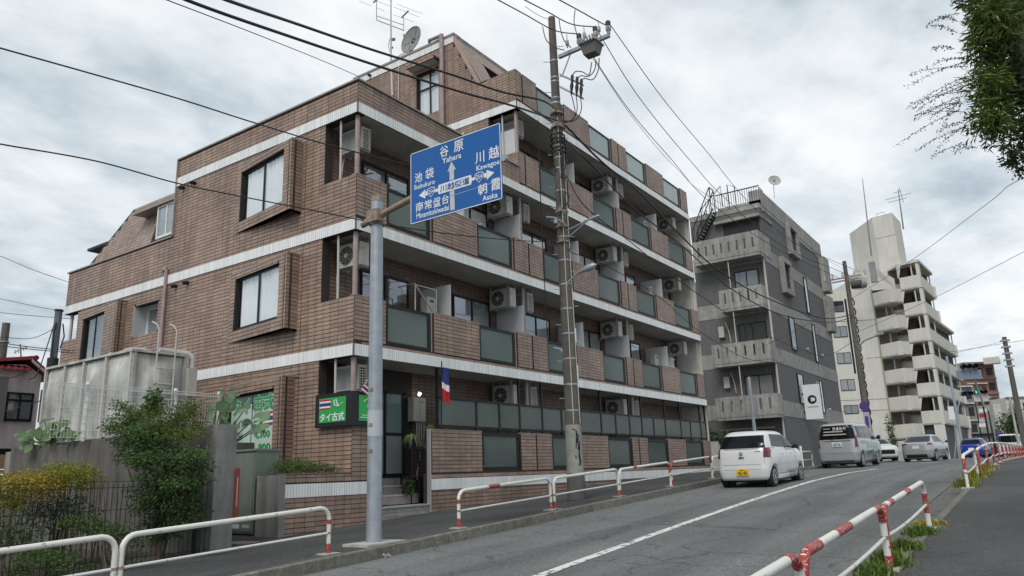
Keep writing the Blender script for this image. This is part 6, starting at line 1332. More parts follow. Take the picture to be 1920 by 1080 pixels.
# ================================================================== distant pole
VP = thing('utility_pole', (vx, vy, zs(vx)), 'distant utility pole with purple round sign in front of the pale building', 'utility pole')
ztp = zat(vx, vy, 490); mb = MB(); mb.tube([(vx, vy, zs(vx)), (vx, vy, ztp)], [.22, .12], 16); mb.build('pole', mat('pole_brown', (.14, .125, .11), .9, ns=5, streak=.2), VP)
for py, l0, l1 in ((521, -1.3, .9), (526, -.9, .7)): z = zat(vx, vy, py); mb = MB(); mb.obox(V(vx-.1, vy-l1, z), V(.07, 0, 0), V(0, (l1-l0), -.05), V(0, 0, .08)); mb.build('crossarm', M_RUST, VP)
for f in (-1.1, -.5, .2, .8, 1.3): z = zat(vx, vy, 521); mb = MB(); mb.tube([(vx-.1, vy+f, z), (vx-.1, vy+f, z+.35)], [.07, .05], 8); mb.build('insulator', M_CONCL, VP)
z = zat(vx, vy, 534); mb = MB(); mb.tube([(vx-.2, vy-.85, z-.1), (vx-.2, vy-.25, z-.1)], .26, 14); mb.build('transformer', mat('transformer_dark', (.07, .075, .08)), VP)
mb = MB()
for k in range(14): z = zat(vx, vy, 560+k*17); mb.tube([(vx, vy-.17, z), (vx-.05, vy-.25, z-.3), (vx, vy-.18, z-.5)], .04, 5)
mb.tube([(vx-.1, vy+.25, zat(vx, vy, 560)), (vx-.1, vy+.28, zat(vx, vy, 700))], .06, 6); mb.build('cable_bundle', M_WIRE, VP)
z = zat(vx, vy, 652); mb = MB(); mb.tube([(vx-.1, vy-.1, z), (vx-.2, vy-.5, z+.35), (vx-.4, vy-1.3, z+.55)], .045, 6); mb.tube([(vx-.4, vy-1.25, z+.55), (vx-.5, vy-1.65, z+.62)], [.1, .08], 8); mb.build('street_lamp', M_GALV, VP)
z = zat(vx, vy, 762); mb = MB(); mb.tube([(vx-.3, vy, z), (vx-.32, vy, z)], .29, 24); mb.build('round_sign', mat('purple_sign', (.10, .045, .22), .5), VP)
mb = MB(); mb.box(vx-.28, vx-.24, vy-.2, vy+.15, z-1.9, z-.35); mb.build('banner', mat('banner_pale', (.45, .45, .55), .6), VP); mb = MB(); mb.box(vx-.29, vx-.285, vy-.12, vy+.07, z-1.7, z-.6); mb.build('banner_print', mat('purple_sign', (.1, .045, .22)), VP)
# ================================================================== roof antennas of the brown block
A0 = thing('tv_antenna', (7.1, 5.0, 11.2), 'tall television antenna mast on the roof of the brown block', 'antenna')
ax = 7.2
def aX(px, py, c=ax): return onX(px, py, c)
mb = MB(); b_ = aX(736, 180, 6.28); mb.tube([b_, aX(733, 105, 6.4)+V(0, 0, 0), aX(733, -30, 6.5)], [.045, .035, .02], 8); mb.build('mast', M_LPIPE, A0)
ax = 6.5
for (a, b), r in ((((707, 38), (757, 57)), .018), (((707, 30), (757, 47)), .014), (((706, 0), (706, 38)), .014), (((757, 32), (757, 57)), .012), (((700, 5), (712, -5)), .03), (((753, 33), (766, 20)), .03)):
    mb = MB(); mb.tube([aX(*a), aX(*b)], r, 6); mb.build('antenna_boom', M_GREYIN, A0)
for (a, b) in (((745, 8), (792, 26)), ((738, 13), (786, 32)), ((738, 28), (776, 41)), ((673, 2), (697, 11)), ((690, -4), (730, 11)), ((707, 15), (721, 21)), ((712, -8), (735, 3))):
    mb = MB(); mb.tube([aX(*a), aX(*b)], .007, 5); mb.build('antenna_rod', M_GREYIN, A0)
mb = MB(); p = aX(735, 74); mb.tube([p, p+V(0, -.12, -.04)], .06, 8); p = aX(734, 90); mb.tube([p, p+V(0, -.06, 0)], .04, 8); mb.tube([aX(733, 65), aX(728, 85), aX(735, 112)], .012, 5); mb.build('amplifier', M_GREYIN, A0)
dish('satellite_dish', tuple(onX(775, 77, 6.9)), .50, (-.97, .12, .10), 'round mesh satellite dish standing on the roof edge of the brown block', [[onX(775, 80, 7.0), onX(772, 104, 7.0)]], True)
mb = MB()
for k in range(8): mb.tube([onX(742+k*3.4, 108-k*1.9, 6.7), onX(742+k*3.4, 112-k*1.9, 6.4)], .012, 4)
mb.tube([onX(742, 108, 6.7), onX(770, 92, 6.7)], .015, 5); mb.tube([onX(758, 98, 6.7), onX(759, 86, 6.7), onX(763, 90, 6.7), onX(764, 100, 6.7)], .012, 5); mb.build('roof_ladder', M_CONCL, label='small pale ladder lying on the roof edge beside the dish', cat='ladder')
# ================================================================== foliage
def leafcloud(mb, blobs, n, size, asp=2.2, droop=.3, m=0, shell=.55, minr=.0, seed=None):
    tot = sum(b[3]*b[4]*b[5] for b in blobs)
    for b in blobs:
        for _ in range(max(3, int(n*b[3]*b[4]*b[5]/tot))):
            d = V(random.gauss(0, 1), random.gauss(0, 1), random.gauss(0, 1)); d /= np.linalg.norm(d)+1e-9
            r = (random.random()**shell)*(1+.18*math.sin(d[0]*5+b[0]*3)*math.sin(d[2]*6+b[1]*2))
            p = V(*b[:3])+d*V(*b[3:6])*max(minr, r)
            a = V(random.gauss(0, 1), random.gauss(0, 1), random.gauss(0, .6)-droop)+d*.5; a /= np.linalg.norm(a)+1e-9
            c = np.cross(a, V(random.gauss(0, 1), random.gauss(0, 1), random.gauss(0, 1))); c /= np.linalg.norm(c)+1e-9
            s = size*random.uniform(.6, 1.4); nn = np.cross(a, c)*s*.15
            mb.add([p, p+a*s*.5+c*s*.5/asp+nn, p+a*s, p+a*s*.5-c*s*.5/asp+nn], [(0, 1, 2, 3)], m)
def plant(name, label, cat, base, blobs, n, size, lm, group=None, stems=4, asp=2.2, droop=.3, sr=.02, shell=.55, crown='crown'):
    t = thing(name, base, label, cat, group); mb = MB(); base = V(*base)
    for k in range(stems):
        b = random.choice(blobs); e = V(*b[:3])+V(random.uniform(-.4, .4)*b[3], random.uniform(-.4, .4)*b[4], random.uniform(-.2, .5)*b[5]); s0 = base+V(random.uniform(-.08, .08), random.uniform(-.08, .08), -.05)
        mid = (s0+e)/2+V(random.uniform(-.1, .1), random.uniform(-.1, .1), .1); mb.tube([s0, mid, e], [sr, sr*.7, sr*.3], 6)
        for q in range(3): e2 = mid+(e-mid)*random.random()+V(*[random.uniform(-1, 1)*x*.6 for x in b[3:6]]); mb.tube([mid, e2], [sr*.4, sr*.15], 4)
    mb.build('stem', M_BARK, t); mb = MB(); leafcloud(mb, blobs, n, size, asp, droop, 0, shell); mb.build(crown, lm, t); return t
# tree in front of the retaining wall: layered, dark below, yellow green on top
def gX(px, py, x=-3.9): p = onX(px, py, x); return p
def blob(px, py, x, rx, ry, rz): p = onX(px, py, x); return (p[0], p[1], p[2], rx, ry, rz)
c0_ = onX(300, 1030, -4.0); 
T1_ = thing('garden_tree', (-4.0, c0_[1], -3.85), 'bushy dark green maple like tree in front of the concrete retaining wall', 'tree')
mb = MB(); base = V(-4.0, onX(300, 1000, -4.0)[1], -3.9)
for px, py in ((300, 760), (260, 800), (340, 800), (230, 850), (360, 860), (300, 850)):
    e = onX(px, py, -4.0); mb.tube([base, (base+e)/2+V(.05, .1, .1), e], [.045, .03, .01], 6)
mb.build('trunk', M_BARK, T1_)
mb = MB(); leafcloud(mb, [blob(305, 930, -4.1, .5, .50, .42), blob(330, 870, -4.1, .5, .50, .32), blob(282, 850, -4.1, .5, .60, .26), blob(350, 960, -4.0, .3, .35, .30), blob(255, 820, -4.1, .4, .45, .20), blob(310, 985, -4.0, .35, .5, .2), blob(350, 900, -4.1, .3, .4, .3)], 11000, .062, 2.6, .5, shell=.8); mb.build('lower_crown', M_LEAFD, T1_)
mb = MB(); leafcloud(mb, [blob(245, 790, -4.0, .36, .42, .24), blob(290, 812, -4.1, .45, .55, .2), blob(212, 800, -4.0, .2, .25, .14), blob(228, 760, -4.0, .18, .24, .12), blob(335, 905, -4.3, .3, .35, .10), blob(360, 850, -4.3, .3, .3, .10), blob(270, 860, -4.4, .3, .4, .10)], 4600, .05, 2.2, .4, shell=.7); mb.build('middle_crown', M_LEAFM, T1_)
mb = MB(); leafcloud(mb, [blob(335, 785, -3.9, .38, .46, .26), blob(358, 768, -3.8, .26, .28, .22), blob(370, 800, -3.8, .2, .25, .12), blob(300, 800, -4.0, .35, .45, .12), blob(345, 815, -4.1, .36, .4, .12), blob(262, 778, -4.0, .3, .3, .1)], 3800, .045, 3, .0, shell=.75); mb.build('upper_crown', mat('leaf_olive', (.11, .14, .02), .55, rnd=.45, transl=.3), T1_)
b1 = onX(288, 745, -3.6); plant('sapling', 'small bright green sapling poking above the garden tree before the tank', 'plant', (-3.6, b1[1], -2.4), [(b1[0], b1[1], b1[2], .10, .12, .12), (b1[0], b1[1], b1[2]-.18, .16, .18, .12), (b1[0], b1[1], b1[2]+.12, .05, .06, .07)], 420, .085, M_LEAFM, stems=3, sr=.012)
b1 = onY(455, 790, -.3)
def bigleaf(name, label, spots, stems, base, size=.2, group=None, lm=M_LEAFB):
    t = thing(name, base, label, 'plant', group); mb = MB()
    for s in stems: mb.tube([V(*base)]+[V(*p) for p in s], .010, 5)
    mb.build('stem', M_LEAFM, t)
    for p in spots:
        p = V(*p); n_ = V(-.6, -.45, .55)+V(*[random.gauss(0, .28) for _ in range(3)]); n_ /= np.linalg.norm(n_); a = np.cross(n_, V(random.gauss(0, 1), random.gauss(0, 1), random.gauss(0, .5))); a /= np.linalg.norm(a); c = np.cross(n_, a); s = size*random.uniform(.6, 1.2)
        pr = [(0, 0), (.18, .30), (.42, .44), (.7, .34), (1, 0)]; vs = [p+a*x*s+c*y*s+n_*(.10*s*(1-abs(x-.5)*2)) for x, y in pr]+[p+a*x*s-c*y*s+n_*(.10*s*(1-abs(x-.5)*2)) for x, y in pr[1:-1]]+[p+a*x*s-n_*.04*s for x in (.18, .42, .7)]
        # centre line verts 8,9,10
        fs = [(0, 1, 8), (1, 2, 9, 8), (2, 3, 10, 9), (3, 4, 10), (0, 8, 5), (8, 9, 6, 5), (9, 10, 7, 6), (10, 4, 7)]
        mb = MB(); mb.add(vs, fs, 0, None, True); mb.build('leaf', lm, t)
    return t
def scat(pts, k, j, x): return [tuple(onX(px+random.gauss(0, j), py+random.gauss(0, j*.7), x+random.uniform(-.2, .2))) for px, py in pts for _ in range(k)]
sp = scat(((404, 765), (425, 775), (440, 750), (395, 788), (455, 768), (475, 785), (445, 795), (420, 800), (485, 805), (430, 745), (495, 790)), 3, 6, -3.0)
bigleaf('broadleaf_plant', 'broad pale leaves growing above the wall pillar in front of the shop window', sp, [[p] for p in sp[::4]], (-2.95, .3, -2.3), .19)
sp = scat(((50, 818), (62, 825), (75, 808), (90, 800), (100, 812), (114, 797), (122, 812), (85, 822), (45, 828), (105, 822), (130, 812)), 6, 8, -3.35)
bigleaf('broadleaf_plant', 'broad green leaves at the left end of the retaining wall top', sp, [[p] for p in sp[::4]], tuple(onX(90, 838, -3.3)), .19, lm=mat('leaf_broad_mid', (.09, .16, .055), .5, rnd=.4, transl=.2))
# garden shrubs on the left
for i, (px, py, x, rx, rz, lm, lab, n) in enumerate(((55, 905, -5.4, .50, .20, M_LEAFO, 'yellow orange leaved shrub behind the black mesh fence', 2600), (8, 930, -5.6, .30, .24, M_LEAFY, 'yellow green shrub at the far left of the garden', 1400), (128, 890, -4.9, .46, .22, M_LEAFY, 'olive leaved shrub right of the yellow one', 2400),
                                            (105, 955, -5.0, .55, .34, M_LEAFD, 'loose dark green shrub in the middle of the garden', 1500), (155, 982, -5.0, .30, .15, M_LEAFM, 'low fresh green shrub behind the guard rail', 1100), (225, 1000, -5.0, .26, .14, M_LEAFD, 'low dark green shrub where two white guard rails meet', 700), (85, 1045, -5.6, .42, .13, M_LEAFM, 'bright green low clump under the leftmost guard rail', 1200), (15, 1000, -5.8, .4, .25, M_LEAFD, 'dark low bush at the bottom left corner', 900))):
    p = onX(px, py, x); base = (x, p[1], -3.9)
    plant('garden_shrub', lab, 'shrub', base, [(p[0], p[1], p[2], rx, rx, rz), (p[0]+.1, p[1]-.25, p[2]-.08, rx*.6, rx*.7, rz*.9), (p[0], p[1]+.3, p[2]+.03, rx*.6, rx*.6, rz*.7)], n, .045, lm, stems=6, sr=.012)
t = thing('bare_stems', (-5, 1, -3.9), 'thin dark bare stems standing before the retaining wall', 'plant'); mb = MB()
for k in range(16): p = onX(random.uniform(90, 240), random.uniform(870, 920), -4.6); q_ = V(p[0]+random.uniform(-.1, .1), p[1]+random.uniform(-.15, .15), -3.9); mb.tube([q_, (p+q_)/2+V(0, random.uniform(-.05, .05), 0), p], [.012, .009, .004], 5)
mb.build('stem', M_BARK, t, kind='stuff')
mb = MB()
leafcloud(mb, [(random.uniform(-8, -3.6), random.uniform(-.35, 2.0), -3.86+random.uniform(-.05, .05), random.uniform(.1, .3), random.uniform(.1, .3), random.uniform(.05, .14)) for _ in range(90)], 7000, .05, 2, -.2)
mb.build('ground_plants', M_LEAFM, kind='stuff', label='low weeds and ground cover under the garden shrubs', cat='ground cover')
# planter plants
t = plant('planter_greenery', 'feathery green plants filling the tiled planter beside the shop', 'plant', (-.9, .6, -2.64), [(-1.35, .35, -2.48, .25, .28, .16), (-.95, .45, -2.44, .32, .3, .17), (-.5, .4, -2.48, .3, .28, .13), (-.2, .35, -2.52, .2, .22, .08)], 3400, .055, M_LEAFM, stems=14, asp=5, droop=-.6, sr=.006)
# entrance pots and stand
t = thing('plant_stand', (2.15, .5, -3.0), 'black plant stand with trailing spider plant beside the entrance steps', 'plant stand')
mb = MB()
for x, y in ((2.0, .25), (2.25, .25), (2.0, .5), (2.25, .5)): mb.box(x-.012, x+.012, y-.012, y+.012, -3.25, -2.05)
for z in (-3.0, -2.7, -2.35, -2.08): mb.box(1.98, 2.27, .23, .52, z-.01, z+.01)
mb.build('frame', M_BLACKAL, t)
mb = MB(); mb.tube([(2.12, .37, -2.07), (2.12, .37, -1.93)], [.09, .12], 14); mb.build('pot', M_BLACK, t)
mb = MB()
for k in range(60):
    a = random.uniform(0, 6.28); l = random.uniform(.12, .28); c = V(2.12, .37, -1.92); P1_ = c+V(math.cos(a)*l*.5, math.sin(a)*l*.5, random.uniform(.05, .18)); P2_ = c+V(math.cos(a)*l, math.sin(a)*l, random.uniform(-.22, .05)); w = V(-math.sin(a), math.cos(a), 0)*.012
    mb.add([c-w*.5, c+w*.5, P1_+w, P1_-w, P2_], [(0, 1, 2, 3), (3, 2, 4)])
mb.build('leaves', mat('leaf_variegated', (.20, .27, .10), .5, rnd=.4), t)
plant('potted_plant', 'dark leafy pot plant at the foot of the steps', 'plant', (1.85, .25, -3.05), [(1.85, .22, -2.85, .14, .12, .16), (1.9, .2, -2.98, .1, .1, .1)], 420, .06, M_LEAFD, stems=5, sr=.006)
for x, y, nm in ((2.45, .1, 'small moss tuft on the wall end beside the flag pole'), (5.62, .1, 'small plant tuft above the first basement panel'), (11.4, .2, 'green tuft below the glass fence further along')):
    mb = MB(); leafcloud(mb, [(x, y, -1.62, .14, .06, .05)], 160, .04, 3, -.2); mb.build('plant_tuft', M_LEAFY if x < 3 else M_LEAFM, label=nm, cat='plant')
# weeds by the right guard rail
M_WEED = mat('weed_green', (.13, .20, .04), .6, rnd=.5, transl=.3)
wl = ['weed clump below the nearest bent rail end', 'tall weed clump left of the V shaped posts', 'dense green weed tuft right of the V shaped posts', 'small weed tuft further along the gutter', 'dry yellow weeds at the start of the far guard rail', 'yellow green weeds further along the far guard rail', 'second yellow weed patch along the far guard rail', 'grey dead weeds under the third guard rail']
for i, (px, py, rx, h, n, m) in enumerate(((1640, 1060, .22, .20, 500, M_WEED), (1625, 1085, .3, .18, 500, M_WEED), (1678, 1030, .13, .16, 330, M_WEED), (1716, 1000, .26, .13, 600, M_WEED), (1806, 912, .30, .22, 500, M_LEAFY), (1826, 894, .8, .22, 700, M_LEAFY), (1838, 882, 1.2, .2, 500, M_LEAFO), (1690, 985, .6, .08, 380, M_LEAFO))):
    P = onroad(px, py, True); mb = MB()
    for _ in range(n):
        x = P[0]+random.gauss(0, rx*.5); y = -9.84+random.gauss(0, .07 if i < 4 else .10); z = zs(x)-.02; hh = h*random.uniform(.3, 1)*math.exp(-((x-P[0])/rx)**2*.7); a = random.uniform(0, 6.28); l = random.uniform(.02, .12)
        d = V(math.cos(a), math.sin(a), 0); w = V(-d[1], d[0], 0)*random.uniform(.004, .011); p0 = V(x, y, z)
        mb.add([p0-w, p0+w, p0+d*l*.4+w+EZ*hh*.7, p0+d*l*.4-w+EZ*hh*.7, p0+d*l+EZ*hh], [(0, 1, 2, 3), (3, 2, 4)])
    mb.build('weed_clump', m, label=wl[i], cat='weeds', group='weeds along the right kerb', kind='stuff')
# bush between the brown block and the grey building
plant('shrub', 'dark bushes filling the gap between brown block and grey building', 'shrub', (23.5, 1.2, -2.9), [(22.5, 1.5, -1.6, 1.0, .8, .8), (23.6, .6, -1.9, 1.2, .7, .7), (25.0, .5, -2.2, 1.4, .6, .6), (21.6, 2.2, .6, .5, .8, 1.4)], 5000, .16, M_LEAFD, stems=8, sr=.03)
plant('flowering_shrub', 'greener shrub with small pale flowers behind the small white car', 'shrub', (23.8, .0, -2.9), [(23.2, .0, -2.1, .8, .35, .4), (24.4, -.1, -2.0, .7, .3, .35)], 1500, .11, M_LEAFM, stems=6)
plant('climbing_plant', 'creeper hanging on the pale building beside its garage', 'plant', (60, .5, -2.8), [tuple(at(1668, 800, 73))+(.35, .35, 1.3), tuple(at(1674, 830, 73))+(.4, .4, 1.2)], 500, .22, M_LEAFD, stems=3)
# ================================================================== overhanging tree at upper right
TR = thing('overhanging_tree', tuple(at(1925, 840, 8.2)), 'tall tree with dense bamboo like leaves and long drooping twigs at the upper right', 'tree')
tb = at(1908, 40, 8.3)
mb = MB(); xb, yb = tb[0], tb[1]; mb.tube([(xb+.02, yb-.05, zs(xb)), (xb+.02, yb-.03, -1), (xb, yb, 1.8), (xb-.03, yb, 4.8)], [.16, .14, .115, .09], 14); mb.build('trunk', mat('tree_trunk', (.13, .105, .10), .9, ns=9, na=.3, streak=.3), TR)
mb = MB()
for px, py in ((1860, 60), (1850, 150), (1870, 230), (1890, 280), (1840, 20), (1880, -60), (1960, 60), (1980, 200)): e = at(px, py, 8.1+random.uniform(-.4, .4)); zt_ = e[2]-random.uniform(.1, .4); s0 = V(xb, yb, zt_); mb.tube([s0, (s0+e)/2+EZ*.08, e], [.025, .016, .006], 6)
mb.build('branch', M_BARK, TR)
def ab_(px, py, D, r, rz=None): p = at(px, py, D); return (p[0], p[1], p[2], r, r, rz or r)
lb = [ab_(1825, 10, 8.1, .14, .2), ab_(1856, 20, 8.2, .26, .40), ab_(1868, 90, 8.1, .30, .34), ab_(1872, 180, 8.2, .32, .38), ab_(1865, 235, 8.1, .26, .26), ab_(1895, 140, 8.4, .34, .5), ab_(1905, 30, 8.5, .4, .5), ab_(1950, 100, 8.4, .5, .7), ab_(1940, 250, 8.4, .35, .4), ab_(1880, -60, 8.3, .5, .5), ab_(1905, 285, 8.3, .14, .16)]
mb = MB(); leafcloud(mb, lb, 12500, .10, 4.2, .5, shell=.8); mb.build('crown', mat('tree_leaf', (.055, .095, .026), .5, rnd=.5, transl=.35), TR)
mb = MB(); leafcloud(mb, [ab_(1838, 85, 8.0, .16, .22), ab_(1850, 150, 7.95, .22, .2), ab_(1858, 215, 7.95, .22, .22), ab_(1865, 50, 7.95, .25, .3), ab_(1860, 20, 7.9, .2, .3)], 2400, .12, 7, .5, shell=.6); mb.build('long_leaves', mat('bamboo_leaf', (.10, .15, .025), .5, rnd=.4, transl=.3), TR)  # longer leaves in a lighter yellow green at the front of the crown
mb = MB(); leafcloud(mb, [ab_(1895, 300, 8.2, .12, .13), ab_(1912, 320, 8.25, .10, .10)], 300, .045, 2, .3, shell=.8); mb.build('lower_leaves', M_LEAFD, TR)
mb = MB(); lm_ = MB()
tw = [((1800, 25), (1738, 48)), ((1795, 62), (1752, 48)), ((1790, 92), (1748, 91)), ((1812, 115), (1702, 162)), ((1815, 125), (1708, 138)), ((1812, 110), (1755, 118)), ((1815, 142), (1706, 200)), ((1812, 152), (1712, 203)), ((1808, 160), (1722, 205)), ((1806, 180), (1712, 226)), ((1804, 172), (1705, 196)), ((1802, 190), (1745, 222)), ((1800, 205), (1683, 271)), ((1806, 230), (1762, 246)), ((1810, 238), (1722, 280)), ((1815, 235), (1760, 275)), ((1815, 270), (1750, 292)), ((1830, 276), (1790, 285)), ((1805, 210), (1720, 215)), ((1800, 185), (1770, 232)), ((1808, 195), (1740, 205)), ((1806, 5), (1785, 8)), ((1795, 40), (1760, 33))]
for (a, b) in tw:
    D = 8.0+random.uniform(-.35, .25); A_, B_ = at(*a, D), at(*b, D+random.uniform(-.2, .2)); m_ = (A_+B_)/2+EZ*.05; pts = [A_*(1-s)**2+2*m_*s*(1-s)+B_*s*s for s in np.linspace(0, 1, 12)]
    mb.tube(pts, [.004*(1-.7*i/11) for i in range(12)], 4)
    for p in pts[1:]:
        for _ in range(6):
            q_ = p+V(*[random.gauss(0, .012) for _ in range(3)]); d = (B_-A_)/np.linalg.norm(B_-A_)*.4+V(random.gauss(0, .6), random.gauss(0, .6), random.gauss(-.2, .6)); d /= np.linalg.norm(d); c = np.cross(d, V(random.gauss(0, 1), 1, random.gauss(0, 1))); c /= np.linalg.norm(c); s = random.uniform(.014, .028)
            lm_.add([q_, q_+d*s*.5+c*s*.3, q_+d*s, q_+d*s*.5-c*s*.3], [(0, 1, 2, 3)])
mb.build('twigs', M_BARK, TR, kind='stuff'); lm_.build('twig_leaves', mat('twig_leaf', (.05, .065, .055), .7, rnd=.4), TR, kind='stuff')
# ================================================================== pink house and poles at the left
H = thing('pink_house', (-1, 15, -3), 'small pale pink house with red tiled roof behind the water tank', 'house')
HY = 14.0
def hy(px, py, y=HY): p = onY(px, py, y); return p
M_PINK = mat('pink_render', (.80, .69, .68), .85, ns=2, na=.08, streak=.15); M_RROOF = mat('red_roof_tile', (.24, .045, .045), .4, rnd=.25, ns=3)
pk = hy(50, 676); le = hy(-40, 725); re = hy(93, 714); bl = hy(66, 845)
xl, xr = le[0], re[0]; zb = hy(60, 842)[2]; ze = re[2]; zp = pk[2]; xp = pk[0]
mb = MB(); ze2 = ze+ (0)
mb.add([(xl-2, HY, zb-.4), (xr-.25, HY, zb-.4), (xr-.25, HY, ze+.15), (xp, HY, zp-.12), (xl-2, HY, ze+.15), (xl-2, HY+6, zb-.4), (xr-.25, HY+6, zb-.4), (xr-.25, HY+6, ze+.15), (xp, HY+6, zp-.12), (xl-2, HY+6, ze+.15)], [(0, 1, 2, 3, 4), (9, 8, 7, 6, 5), (1, 6, 7, 2), (0, 4, 9, 5), (2, 7, 8, 3), (3, 8, 9, 4)]); mb.build('wall', M_PINK, H)
mb = MB()
for s_, xe in ((1, xr), (-1, xl-2.2)):
    a = V(xp, HY-.35, zp); b = V(xe, HY-.35, ze-.0); mb.obox(a, b-a, V(0, 6.6, 0), V(0, 0, .10))
ro = mb.build('roof', M_RROOF, H)
mb = MB(); a = V(xp, HY-.38, zp-.08); b = V(xr, HY-.38, ze-.08); mb.obox(a, b-a, V(0, .03, 0), V(0, 0, .09)); mb.build('barge_board', M_PANEL, H)
# visible tiled slope at the left (facing the street)
tl = thing if False else None
A_ = hy(-60, 700, HY-1.2); B_ = hy(50, 690, HY-1.2); C_ = hy(46, 676, HY+.8)
n_r = 5; n_c = 16
mb = MB(); x0_, x1_ = xl-1.6, xp+.05
for j in range(n_r):
    for i in range(n_c):
        xa = x0_+(x1_-x0_)*i/n_c; xb_ = x0_+(x1_-x0_)*(i+1)/n_c; ya = HY-.42+j*.34; za = zp-.36+j*.085
        q = MB(); q.add([(xa, ya, za), (xa*.75+xb_*.25, ya, za+.05), ((xa+xb_)/2, ya, za+.065), (xa*.25+xb_*.75, ya, za+.05), (xb_-.01, ya, za)]+[(x_, ya+.46, z_+.15) for x_, z_ in ((xa, za), (xa*.75+xb_*.25, za+.05), ((xa+xb_)/2, za+.065), (xa*.25+xb_*.75, za+.05), (xb_-.01, za))], [(i_, i_+1, i_+6, i_+5) for i_ in range(4)]+[(0, 4, 3, 2, 1)], 0, None, False); q.build('roof_tile', M_RROOF, ro)
mb = MB(); mb.tube([(x0_, HY+1.1, zp+.06), (x1_+.1, HY+1.1, zp+.06)], .07, 8); mb.tube([(x1_+.05, HY-.4, zp+.05), (x1_+.05, HY+.2, zp+.09)], .08, 8); mb.build('ridge', M_RROOF, ro)
wa, wb_ = hy(12, 735), hy(62, 740); wz0 = hy(30, 790)[2]
win(H, (wa[0], HY-.01, wz0), EX, EZ, -EY, wb_[0]-wa[0], wa[2]-wz0, (.5,), -.03, 'grey', .05, M_BLACKAL, .70)
mb = MB(); q1 = hy(0, 705, HY-.9); q2 = hy(16, 716, HY-.9); mb.box(q1[0]-1, q2[0], HY-.9, HY-.05, hy(0, 790, HY-.9)[2], q1[2]); mb.build('side_wing', mat('wing_slate', (.12, .12, .125), .8, ns=20), H)
mb = MB(); mb.box(xl-2, xr-.3, HY-.25, HY, zb-.15, zb); mb.build('eave_strip', M_BLACKAL, H); mb = MB(); mb.box(xl-2, xr-.35, HY-.3, HY-.05, zb-1.3, zb-.15)
for k in range(4): q = MB(); q.box(xl-2, xr-.45, HY-.8-.02*k, HY-.78-.02*k+.03, zb-.32-k*.14, zb-.20-k*.14); q.build('wood_board', mat('cedar_boards', (.28, .19, .11), .7, ns=8, rnd=.15), H)
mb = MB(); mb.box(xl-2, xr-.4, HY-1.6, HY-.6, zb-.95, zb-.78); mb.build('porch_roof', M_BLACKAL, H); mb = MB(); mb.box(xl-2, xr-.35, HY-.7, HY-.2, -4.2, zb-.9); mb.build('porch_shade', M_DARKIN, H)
t = thing('air_conditioner', hy(80, 765), 'round grey wall mounted fan unit on the pink house', 'air conditioner'); p = hy(80, 765); mb = MB(); mb.box(p[0]-.12, p[0]+.16, HY-.35, HY-.02, p[2]-.45, p[2]+.55); mb.build('casing', M_GREYIN, t); mb = MB(); mb.tube([(p[0]-.1, HY-.36, p[2]), (p[0]-.1, HY-.38, p[2])], .1, 10); mb.build('fan_grille', M_BLACK, t)
t = thing('steel_pole', tuple(at(97, 700, 17.5)), 'dark grey steel pole rising beside the left end of the brown block', 'pole'); P = at(97, 700, 17.5); zt_ = zat(P[0], P[1], 583)
mb = MB(); mb.tube([(P[0], P[1], -3.9), (P[0], P[1], zt_)], [.085, .08], 12); mb.build('pole', mat('pole_dark', (.11, .13, .15), .6, ns=3), t); mb = MB(); mb.tube([(P[0]-.02, P[1]-.03, P[2]-.2), (P[0]-.02, P[1]-.03, P[2]+.35)], .12, 10); mb.tube([(P[0], P[1], zt_-.01), (P[0], P[1], zt_+.03)], .095, 12); mb.build('black_sleeve', M_BLACK, t)
mb = MB(); mb.tube([(P[0]-.08, P[1]-.08, P[2]), (P[0]-.1, P[1]-.1, zt_-.5), (P[0]-.06, P[1]-.06, zt_-.3)], .02, 6); mb.tube([(P[0]+.1, P[1]-.05, zt_-.3), (P[0]+.16, P[1]-.05, zt_-.6), (P[0]+.1, P[1]-.05, zt_-.9)], .015, 6); mb.build('cable', M_WIRE, t)
t = thing('utility_pole', tuple(at(4, 660, 34)), 'far utility pole at the left edge behind the red roof', 'utility pole'); P = at(4, 668, 34); zt_ = zat(P[0], P[1], 606); mb = MB(); mb.tube([(P[0], P[1], -3.5), (P[0], P[1], zt_)], [.2, .16], 12); mb.build('pole', M_POLE, t); mb = MB(); mb.tube([(P[0], P[1], zt_-.9), (P[0], P[1], zt_-.85)], .22, 10); mb.build('steel_band', M_GALV, t)
t = thing('tv_antenna', tuple(at(42, 668, 30)), 'small television antenna above the red roof ridge', 'antenna'); mb = MB(); mb.tube([at(40, 676, 30), at(38, 645, 30)], .03, 5)
for k in range(5): mb.tube([at(28+k*5, 656-k*2, 30), at(30+k*5, 664-k*2, 30)], .015, 4)
mb.tube([at(26, 661, 30), at(52, 650, 30)], .018, 4); mb.build('mast_and_rods', M_GREYIN, t)
